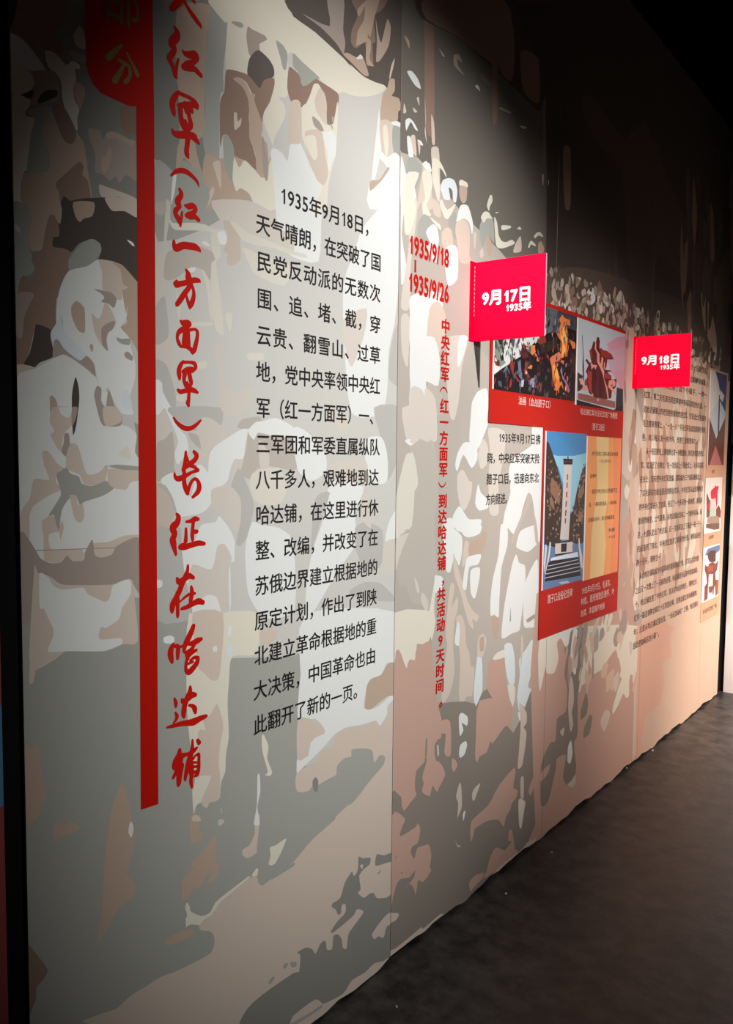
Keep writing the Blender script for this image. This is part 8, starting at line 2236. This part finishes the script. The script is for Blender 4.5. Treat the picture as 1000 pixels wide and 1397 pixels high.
TEXT = {
 'para': [('1935年9月18日，', 1.506, 1.915, 2.4234, 0.0491),
   ('天气晴朗，在突破了国', 1.418, 1.945, 2.3289, 0.0491),
   ('民党反动派的无数次', 1.421, 1.944, 2.2345, 0.0491),
   ('围、追、堵、截，穿', 1.422, 1.946, 2.1400, 0.0491),
   ('云贵、翻雪山、过草', 1.420, 1.947, 2.0456, 0.0491),
   ('地，党中央率领中央红', 1.419, 1.947, 1.9511, 0.0491),
   ('军（红一方面军）一、', 1.419, 1.947, 1.8566, 0.0491),
   ('三军团和军委直属纵队', 1.419, 1.949, 1.7622, 0.0491),
   ('八千多人，艰难地到达', 1.418, 1.945, 1.6677, 0.0491),
   ('哈达铺，在这里进行休', 1.418, 1.945, 1.5732, 0.0491),
   ('整、改编，并改变了在', 1.417, 1.945, 1.4788, 0.0491),
   ('苏俄边界建立根据地的', 1.415, 1.945, 1.3843, 0.0491),
   ('原定计划，作出了到陕', 1.414, 1.942, 1.2899, 0.0491),
   ('北建立革命根据地的重', 1.413, 1.942, 1.1954, 0.0491),
   ('大决策，中国革命也由', 1.410, 1.940, 1.1009, 0.0491),
   ('此翻开了新的一页。', 1.410, 1.880, 1.0065, 0.0491)],
 'dates': [('1935/9/18', 2.089, 2.327, 2.4270, 0.0590),
   ('1935/9/26', 2.088, 2.331, 2.3069, 0.0594)],
 'vertical': [('中央红军（红一方面军）到达哈达铺，共活动9天时间。', 2.282, 2.326, 2.1935, 1.3829)],
 'small': [('1935年9月17日拂', 2.701, 3.057, 1.8099, 0.0398),
   ('晓，中央红军突破天险', 2.614, 3.054, 1.7291, 0.0391),
   ('腊子口后，迅速向东北', 2.612, 3.052, 1.6480, 0.0392),
   ('方向挺进。', 2.610, 2.801, 1.5696, 0.0394)],
 'cap': [('油画（血战腊子口）', 2.843, 3.157, 1.9586, 0.0321),
   ('哈达铺红军长征纪念馆广场雕塑', 3.444, 3.897, 1.9458, 0.0285),
   ('（腊子口战役）', 3.565, 3.758, 1.8835, 0.0328),
   ('腊子口战役纪念碑', 3.155, 3.414, 1.1107, 0.0378),
   ('1935年9月17日，毛泽东、', 3.518, 3.901, 1.1006, 0.0356),
   ('林彪、聂荣臻致彭德怀、叶', 3.513, 3.930, 1.0500, 0.0357),
   ('剑英、李富春的电报', 3.513, 3.808, 0.9899, 0.0322)],
 'letter': [('关于发给二纵队首长的电报', 3.588, 3.922, 1.7484, 0.0192),
   ('一九三五年九月', 3.679, 3.828, 1.7104, 0.0143),
   ('彭李叶', 3.578, 3.657, 1.6398, 0.0193),
   ('我军于昨日攻占天险腊子口', 3.601, 3.927, 1.5656, 0.0212),
   ('后，一部向前追击，一部向哈', 3.571, 3.923, 1.5031, 0.0194),
   ('达铺前进中，敌已向岷县退', 3.567, 3.899, 1.4294, 0.0195),
   ('林聂', 3.826, 3.914, 1.3638, 0.0187),
   ('十七日', 3.829, 3.916, 1.3264, 0.0150)],
 'long': [('二一九一八日晨红军进占', 5.020, 5.458, 2.3164, 0.0366),
   ('哈达铺镇内有邮局，', 5.030, 5.461, 2.2395, 0.0366),
   ('红军先头部队占领了这个小镇子，一举一', 4.281, 5.462, 2.1626, 0.0366),
   ('红军，第二天毛泽东同志率领中央纵队到达哈达铺，一', 4.284, 5.454, 2.0857, 0.0366),
   ('达哈达铺镇上的老百姓热情地欢迎红军，红军战士们在镇内', 4.284, 5.454, 2.0088, 0.0366),
   ('毛主席来到镇上，“一九一八”号召全军指战员都要吃得好', 4.280, 5.449, 1.9319, 0.0366),
   ('些，肉，每人发一块大洋，改善生活恢复体力。', 4.276, 5.306, 1.8550, 0.0366),
   ('从一份旧报纸上得知陕北有一块根据地，陕北有刘志丹的红', 4.341, 5.446, 1.7781, 0.0366),
   ('军，就决定了去陕北，在一次团以上干部会议上，毛泽东同志', 4.268, 5.441, 1.7012, 0.0366),
   ('在会上，宣布把中央红军改编，部队编为三个纵队继续北上，', 4.264, 5.444, 1.6243, 0.0366),
   ('了以毛泽东为政治委员的陕甘支队，中央红军从此改称陕甘', 4.260, 5.448, 1.5474, 0.0366),
   ('的中央红军进入了甘肃，经过了一个多月的一路休整，部队体', 4.262, 5.443, 1.4705, 0.0366),
   ('质得到恢复，士气高涨，从哈达铺出发向二一个新的目标，前', 4.258, 5.446, 1.3936, 0.0366),
   ('进，大部队走出了哈达铺，红一方面军走上了最后一段一千一', 4.255, 5.449, 1.3167, 0.0366),
   ('的征途到了陕北，中央决定放弃了原来的计划，继续前进在', 4.256, 5.444, 1.2398, 0.0366),
   ('陕十分开，到陕甘一', 4.252, 4.644, 1.1628, 0.0366),
   ('从此哈达铺就成为中国革命的重要转折之地，红军在这里休整', 4.304, 5.413, 1.0859, 0.0366),
   ('之后又一次踏上了一天新的征程，哈达铺是长征途中的加油站，', 4.249, 5.432, 1.0090, 0.0366),
   ('十，哈达铺改变了中央红军，是决定命运的地方，到陕北去，', 4.251, 5.434, 0.9321, 0.0366),
   ('红军一路走到陕北和红十五军团会师，在陕北建立革命根据地，', 4.242, 5.437, 0.8552, 0.0366),
   ('年，正是从哈达铺这里出发，“长征加油站”之称，哈达铺也', 4.244, 5.439, 0.7783, 0.0366),
   ('因此更加闻名的小镇”。', 4.240, 4.696, 0.7014, 0.0366)],
 'column': [('街市', 5.636, 5.689, 1.6524, 0.0250),
   ('纪念碑亭', 5.611, 5.735, 1.2015, 0.0255),
   ('长征纪念馆广场', 5.540, 5.880, 0.6994, 0.0309)],
}
STRIPE = [(0.938, 2.687), (0.939, 2.643), (0.938, 2.516), (0.943, 2.498), (0.953, 2.481), (0.970, 2.469), (1.001, 2.467), (1.033, 2.466), (1.046, 2.467), (1.059, 2.472), (1.053, 0.878), (1.102, 0.875), (1.106, 2.474), (1.104, 2.717), (1.104, 2.756)]
BOARD = [(2.614, 1.849), (3.085, 1.841), (3.066, 0.930), (3.950, 0.918), (3.979, 2.368)]
COLUMN = [(5.365, 1.658), (5.482, 0.629), (5.965, 0.606), (5.889, 2.305)]

# ------------------------------------------------------------------ the setting
bm = bmesh.new()
box(bm, -1.2, 6.0, -1.5, 6.5, -0.1, 0.0)
tag(obj('floor', bm, FLOOR_MAT), kind='structure')
bm = bmesh.new()
box(bm, -0.16, -0.012, -1.5, 6.12, 0.0, 3.97)
tag(obj('wall_left', bm, WALL_BLACK), kind='structure')
bm = bmesh.new()
box(bm, 0.012, 6.0, 6.12, 6.26, 0.0, 3.1)
tag(obj('wall_back', bm, END_WALL), kind='structure')
bm = bmesh.new()
box(bm, -1.2, 6.0, -1.5, 6.5, 5.3, 5.4)
tag(obj('ceiling', bm, CEILING_BLACK), kind='structure')

bm = bmesh.new()
box(bm, -1.2, 6.0, 6.12, 6.26, 3.1, 5.3)
tag(obj('trim_1', bm, CEILING_BLACK), kind='structure')
bm = bmesh.new()
box(bm, -1.2, 0.010, 6.13, 6.26, 0.0, 3.1)
tag(obj('trim_2', bm, WALL_BLACK), kind='structure')

# ------------------------------------------------------------------ printed mural sheets
TOP = 3.96
def wave(s):
    return 0.013 + 0.006 * math.sin(s * 9.1 + 0.6) + 0.005 * math.sin(s * 21.0 + 2.0) + 0.003 * math.sin(s * 47.0)

KEYS = list(INK)
MURAL_MATS = [MATS[k] for k in KEYS]
def mural_sheet(name, s0, s1, base, polys, label):
    root = empty(name, (0, (s0 + s1) / 2, 0))
    tag(root, label, 'mural panel', 'printed mural sheets along the left wall')
    bm = bmesh.new()
    n = max(8, int((s1 - s0) / 0.02))
    ss = [s0 + (s1 - s0) * i / n for i in range(n + 1)]
    lo = [bm.verts.new((0, s, wave(s))) for s in ss]
    hi = [bm.verts.new((0, s, TOP)) for s in ss]
    lob = [bm.verts.new((-0.006, s, wave(s))) for s in ss]
    hib = [bm.verts.new((-0.006, s, TOP)) for s in ss]
    ei = 0
    for i in range(n):
        bm.faces.new((lob[i + 1], lob[i], hib[i], hib[i + 1]))
        bm.faces.new((lob[i], lob[i + 1], lo[i + 1], lo[i]))
        bm.faces.new((hi[i], hi[i + 1], hib[i + 1], hib[i]))
    bm.faces.new((lob[0], lo[0], hi[0], hib[0]))
    bm.faces.new((lo[n], lob[n], hib[n], hi[n]))
    obj('sheet_backing', bm, SHEET_EDGE, root)
    bm = paint(polys, 0.0, (s0, s1, 0.0, TOP), KEYS, base, wave)
    obj('printed_sheet', bm, MURAL_MATS, root)
    return root

MA, MB = parse(MURAL_A), parse(MURAL_B)  # MURAL_B also paints a crease highlight: pale strips near the third sheet's right edge
S = [0.777, 2.034, 3.165, 4.361, 5.528, 6.005]
G = 0.0012
p1 = mural_sheet('mural_panel', S[0], S[1] - G, 'l', MA,
    'first mural sheet, with the red calligraphy and the long black paragraph')
p2 = mural_sheet('mural_panel', S[1] + G, S[2] - G, 'n', MB,
    'second mural sheet, with red dates and a line of vertical red characters')
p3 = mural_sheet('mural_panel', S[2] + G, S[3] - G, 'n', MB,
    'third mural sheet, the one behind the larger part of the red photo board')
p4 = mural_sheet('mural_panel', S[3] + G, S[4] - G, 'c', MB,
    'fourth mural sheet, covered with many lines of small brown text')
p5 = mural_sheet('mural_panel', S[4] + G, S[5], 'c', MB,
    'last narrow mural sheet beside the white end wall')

XS = 0.0004
XT = XS + 0.0004

# ---- first sheet: red stripe with its plate, calligraphy, paragraph
bm = bmesh.new()
flat_poly(bm, STRIPE, on_wall(XS))
box_top = [(0.938, 2.60), (1.104, 2.60), (1.104, TOP), (0.938, TOP)]
flat_poly(bm, box_top, on_wall(XS - 0.0001))
tag(obj('red_stripe', bm, STRIPE_INK, p1), 'long red vertical stripe with a rounded plate at its top')

def brush_stroke(loops, pts):
    """a brush stroke of changing width, from (s, z, width) points"""
    q = []
    for i in range(len(pts) - 1):
        a, b = pts[max(i - 1, 0)], pts[min(i + 2, len(pts) - 1)]
        for j in range(5):
            t = j / 5
            h1, h2 = 2 * t**3 - 3 * t**2 + 1, -2 * t**3 + 3 * t**2
            h3, h4 = t**3 - 2 * t**2 + t, t**3 - t**2
            q.append([h1 * pts[i][k] + h2 * pts[i + 1][k] + h3 * .5 * (pts[i + 1][k] - a[k]) + h4 * .5 * (b[k] - pts[i][k])
                      for k in range(3)])
    q.append(list(pts[-1]))
    n = len(q)
    ring = []
    asp = 1.0
    for i in range(n):
        a, b = q[max(i - 1, 0)], q[min(i + 1, n - 1)]
        dx, dz = b[0] - a[0], b[1] - a[1]
        L = math.hypot(dx, dz) or 1
        wd = max(q[i][2], 0.002) / 2
        ring.append(((q[i][0] - dz / L * wd * asp, q[i][1] + dx / L * wd), (q[i][0] + dz / L * wd * asp, q[i][1] - dx / L * wd)))
    # quads of the ribbon and the round ends, as loops to be merged
    for i in range(n - 1):
        loops.append([ring[i][0], ring[i][1], ring[i + 1][1], ring[i + 1][0]])
    for c in (q[0], q[-1]):
        r = max(c[2], 0.002) / 2
        loops.append([(c[0] + r * math.cos(6.2832 * j / 10), c[1] + r * math.sin(6.2832 * j / 10)) for j in range(10)])

def merged(loops, x):
    return arrange([q for q in (dedupe(p) for p in loops) if len(q) > 2], x)

def calligraphy(bm):
    tag(obj('calligraphy_character', bm, RED_INK, p1), 'red brush-written character')
strokes = []
for l in BRUSH.strip().split('\n') + ['#']:
    if l == '#':
        calligraphy(merged(strokes, XT))
        strokes = []
        continue
    brush_stroke(strokes, [tuple(int(v) / 1000 for v in q.split(',')) for q in l.split()])
bm = bmesh.new()
put_glyph(bm, '中', 1.135, 2.93, 0.13, 0.17, on_wall(XT), 0.03)
calligraphy(bm)
bm = bmesh.new()
put_glyph(bm, '部', 0.975, 2.64, 0.10, 0.13, on_wall(XT), 0.0)
tag(obj('plate_character', bm, GOLD_INK, p1), 'dull gold character on the red plate')
strokes = []
def ps(pts, wd):
    brush_stroke(strokes, [(s, z, w_) for (s, z), w_ in zip(pts, wd)])
ps([(1.022, 2.586), (1.000, 2.560), (0.989, 2.548)], [.006, .013, .014])
ps([(1.036, 2.575), (1.052, 2.555), (1.062, 2.540)], [.005, .008, .011])
ps([(1.016, 2.553), (1.028, 2.552), (1.042, 2.548), (1.042, 2.528), (1.031, 2.513)], [.006, .007, .008, .008, .009])
ps([(1.030, 2.552), (1.018, 2.528), (1.005, 2.506)], [.005, .009, .014])
tag(obj('plate_character', merged(strokes, XT), GOLD_INK, p1), 'dull gold character on the red plate')
set_text('paragraph_lettering', p1, TEXT['para'], XT, BLACK_INK, 0.009, 0.99, 'black paragraph of sixteen lines')

# ---- second sheet
set_text('date_lettering', p2, TEXT['dates'], XT, RED_INK, 0.034, None, 'red date')
bm = bmesh.new()
d0, d1 = TEXT['dates'][0], TEXT['dates'][1]
zc = (d0[3] - d0[4] + d1[3]) / 2 - 0.004
flat_poly(bm, [(d0[1] + .030, zc - .02), (d0[1] + .039, zc - .02), (d0[1] + .039, zc + .02), (d0[1] + .030, zc + .02)], on_wall(XT))
tag(obj('date_bar', bm, RED_INK, p2), 'short red bar between the two dates')
t, s0, s1, zt, h = TEXT['vertical'][0]
pitch = h / len(t)
ex, ez = (s1 - s0) / 0.78, pitch * 0.96
for i, ch in enumerate(t):
    bm = bmesh.new()
    zb = zt - (i + 1) * pitch + 0.12 * ez
    if ch in '（）':
        vs, fs, _ = glyph(ch, 0.02)
        xm = sum(v[0] for v in vs) / len(vs)
        nv = [bm.verts.new((XT, s0 + (0.45 + (y - .38)) * ex * .9, zb + (.42 - (x - xm) * 1.6) * ez)) for x, y in vs]
        for f in fs:
            bm.faces.new([nv[k] for k in f])
        bmesh.ops.recalc_face_normals(bm, faces=bm.faces)
    else:
        put_glyph(bm, ch, s0 + (0.25 * ex if ch == '9' else (.45 * ex if ch in '，。' else 0)), zb, ex, ez, on_wall(XT), 0.03)
    tag(obj('vertical_character', bm, RED_INK, p2), 'red character of the vertical line')
set_text('note_lettering', p2, TEXT['small'], XT, BLACK_INK, 0.012, 0.99, 'black note of four lines')

# ---- fourth sheet
set_text('essay_lettering', p4, TEXT['long'], XT, BROWN_INK, 0.012, None, 'dark brown text of many lines')

# ------------------------------------------------------------------ photo boards
PKEYS = list(PHOTO_INK)
PMATS = [MATS[k] for k in PKEYS]
def photo(key, name, parent, x, label, white=0.0):
    s0, s1, z0, z1 = PHOTO_RECT[key]
    bm = bmesh.new()
    bm.free()
    bm = paint(parse(PHOTO[key]), x, (s0, s1, z0, z1), PKEYS, 'pk', None, 1)
    box(bm, x - 0.0008, x - 0.0001, s0, s1, z0, z1, PKEYS.index('pk'))
    o = tag(obj(name, bm, PMATS, parent), label)
    if white:
        bm = bmesh.new()
        box(bm, x - 0.0008, x + 0.0002, s0 - white, s0 - 0.0005, z0, z1)
        obj('white_border', bm, WHITE_INK, o)
    return o

XB = XT + 0.0030
bl = empty('photo_board', (XB, 3.3, BOARD[2][1]))
tag(bl, 'large red board with four pictures and white captions, behind the nearer red flag sign', 'photo board')
bm = bmesh.new()
sl, sr, zt, zm, zb, sm = 2.614, 3.979, 2.368, 1.845, 0.924, 3.076
outline = [(sl, zt), (sl, zm), (sm, zm), (sm, zb), (sr, zb), (sr, zt)]
fr = [bm.verts.new((XB, s, z)) for s, z in outline]
bk = [bm.verts.new((XB - 0.003, s, z)) for s, z in outline]
bm.faces.new(fr)
bm.faces.new(bk[::-1])
for i in range(6):
    j = (i + 1) % 6
    bm.faces.new((fr[i], bk[i], bk[j], fr[j]))
bmesh.ops.recalc_face_normals(bm, faces=bm.faces)
obj('backing', bm, BOARD_RED, bl)
XP = XB + 0.001
photo('painting', 'battle_painting', bl, XP, 'picture of a dark battle scene with orange flames', 0.010)
photo('statue', 'statue_photograph', bl, XP, 'photograph of a maroon statue group under a pale sky', 0.014)
photo('monument', 'monument_photograph', bl, XP, 'photograph of a tall white monument between two cliffs', 0.012)
photo('letter', 'letter_facsimile', bl, XP, 'orange facsimile of a letter', 0.014)
XC = XP + 0.0003
set_text('caption_lettering', bl, TEXT['cap'], XC, CAPTION_INK, 0.0, None, 'white captions')
set_text('letter_lettering', bl, TEXT['letter'], XC, BROWN_INK, 0.01, None, 'small dark lines of writing on the orange letter')

bl2 = empty('photo_board', (XB, 5.72, 0.62))
tag(bl2, 'narrow tan board with three stacked photographs, next to the white end wall', 'photo board')
bm = bmesh.new()
box(bm, XB - 0.003, XB, 5.495, 5.94, 0.62, 2.33)
obj('backing', bm, TAN_BOARD, bl2)
photo('spire', 'spire_photograph', bl2, XP, 'photograph of a dark spire against a blue cloudy sky', 0.016)
photo('stele', 'stele_photograph', bl2, XP, 'photograph of a pale stele with a red ornament', 0.016)
photo('pavilion', 'pavilion_photograph', bl2, XP, 'photograph of a brown pavilion', 0.016)
set_text('caption_lettering', bl2, TEXT['column'], XC, BROWN_INK, 0.0, None, 'small brown captions')

# ------------------------------------------------------------------ red flag signs
def flag_sign(root_s, z0, z1, reach, lean, day, label):
    root = empty('flag_sign', (XS, root_s, z0))
    tag(root, label, 'flag sign', 'red flag signs standing out from the wall')
    x0 = XS
    d = Vector((reach, lean, 0)).normalized()          # outward along the flag
    nrm = Vector((d.y, -d.x, 0))                        # facing the visitor
    T_ = 0.009
    L = reach / d.x
    def at(u, v, off=0.0):                              # u out from the wall, v up, off towards the visitor
        p = Vector((x0, root_s, 0)) + d * u + nrm * off
        return (p.x, p.y, z0 + v)
    H = z1 - z0
    bm = bmesh.new()
    vs = [bm.verts.new(at(u, v, off)) for u in (0, L) for v in (0, H) for off in (0, -T_)]
    for q in ((0, 4, 6, 2), (1, 3, 7, 5), (0, 1, 5, 4), (2, 6, 7, 3), (0, 2, 3, 1)):
        bm.faces.new([vs[i] for i in q]).material_index = 0
    bm.faces.new([vs[i] for i in (4, 5, 7, 6)]).material_index = 1
    bmesh.ops.recalc_face_normals(bm, faces=bm.faces)
    obj('flag_panel', bm, [FLAG_RED, FLAG_EDGE], root)
    bm = bmesh.new()                                    # flange folded flat on the wall
    box(bm, x0 - 0.001, x0 + 0.004, root_s - 0.034, root_s + 0.001, z0, z1)
    fl = obj('mounting_flange', bm, FLAG_RED, root)
    bm = bmesh.new()
    for i in range(12):
        zz = z1 - 0.014 - i * 0.0155
        box(bm, x0 + 0.004, x0 + 0.0046, root_s - 0.009, root_s - 0.006, zz - 0.010, zz)
    tag(obj('glue_marks', bm, FLAG_EDGE, fl), 'row of pale marks along the fold')
    fn = lambda u, v: at(u, v, 0.0008)
    bm = bmesh.new()
    h1, h2 = H * 0.175, H * 0.10
    set_line(bm, day, L * 0.125, L * 0.83, H * 0.62, h1, fn, 0.045)
    set_line(bm, '1935年', L * 0.46, L * 0.82, H * 0.435, h2, fn, 0.04)
    obj('date_lettering', bm, WHITE_INK, root)
    return root

flag_sign(2.4975, 2.135, 2.4184, 0.268, 0.027, '9月17日', 'nearer red flag sign, dated the 17th, over the top corner of the red photo board')
flag_sign(4.132, 2.0887, 2.358, 0.275, 0.026, '9月18日', 'farther red flag sign, dated the 18th, over the brown text')

# ------------------------------------------------------------------ the panel beyond the dark gap, at the left edge
dp = empty('display_panel', (0, 0.2, 0))
tag(dp, 'dark red and blue display panel at the left edge, beyond the black gap', 'display panel')
bm = bmesh.new()
PANEL_RED = mat('panel_red', (.33, .07, .06), 0.5, 0.3)
PANEL_BLUE = mat('panel_blue', (.10, .24, .42), 0.5, 0.3)
box(bm, -0.006, 0.0, -0.6, 0.732, 0.01, 0.999)
box(bm, -0.006, 0.0, -0.6, 0.732, 1.206, 2.9)
obj('red_field', bm, PANEL_RED, dp)
bm = bmesh.new()
box(bm, -0.006, 0.0, -0.6, 0.732, 0.999, 1.206)
obj('blue_band', bm, PANEL_BLUE, dp)

# ------------------------------------------------------------------ scraps on the floor
SCRAPS = [
    (0.092, 3.075, 0.005, 'white scrap on the floor below the third mural sheet, farther from the wall'),
    (0.097, 2.658, 0.005, 'white scrap on the floor a step out from the second mural sheet'),
    (0.146, 1.875, 0.004, 'white scrap nearest the camera on the dark floor'),
    (0.015, 4.579, 0.007, 'white scrap on the brown-lit floor, farthest of the scraps'),
    (-0.004, 4.218, 0.006, 'white scrap close under the third mural sheet')]
first = None
for i, (x, y, r, lab) in enumerate(SCRAPS):
    bm = bmesh.new()
    k = 6
    top = [bm.verts.new((r * math.cos(a) * (1 + .3 * math.sin(3 * a + i)), r * .6 * math.sin(a), .004 + .002 * math.sin(2 * a)))
           for a in [6.2832 * j / k for j in range(k)]]
    bot = [bm.verts.new((v.co.x, v.co.y, 0.0)) for v in top]
    bm.faces.new(top)
    bm.faces.new(bot[::-1])
    for j in range(k):
        bm.faces.new((bot[j], bot[(j + 1) % k], top[(j + 1) % k], top[j]))
    o = obj('paper_scrap', bm, PAPER_WHITE)
    o.location = (x, y, 0)
    o.rotation_euler.z = i * 1.3
    tag(o, lab, 'paper scrap', 'paper scraps on the dark floor')
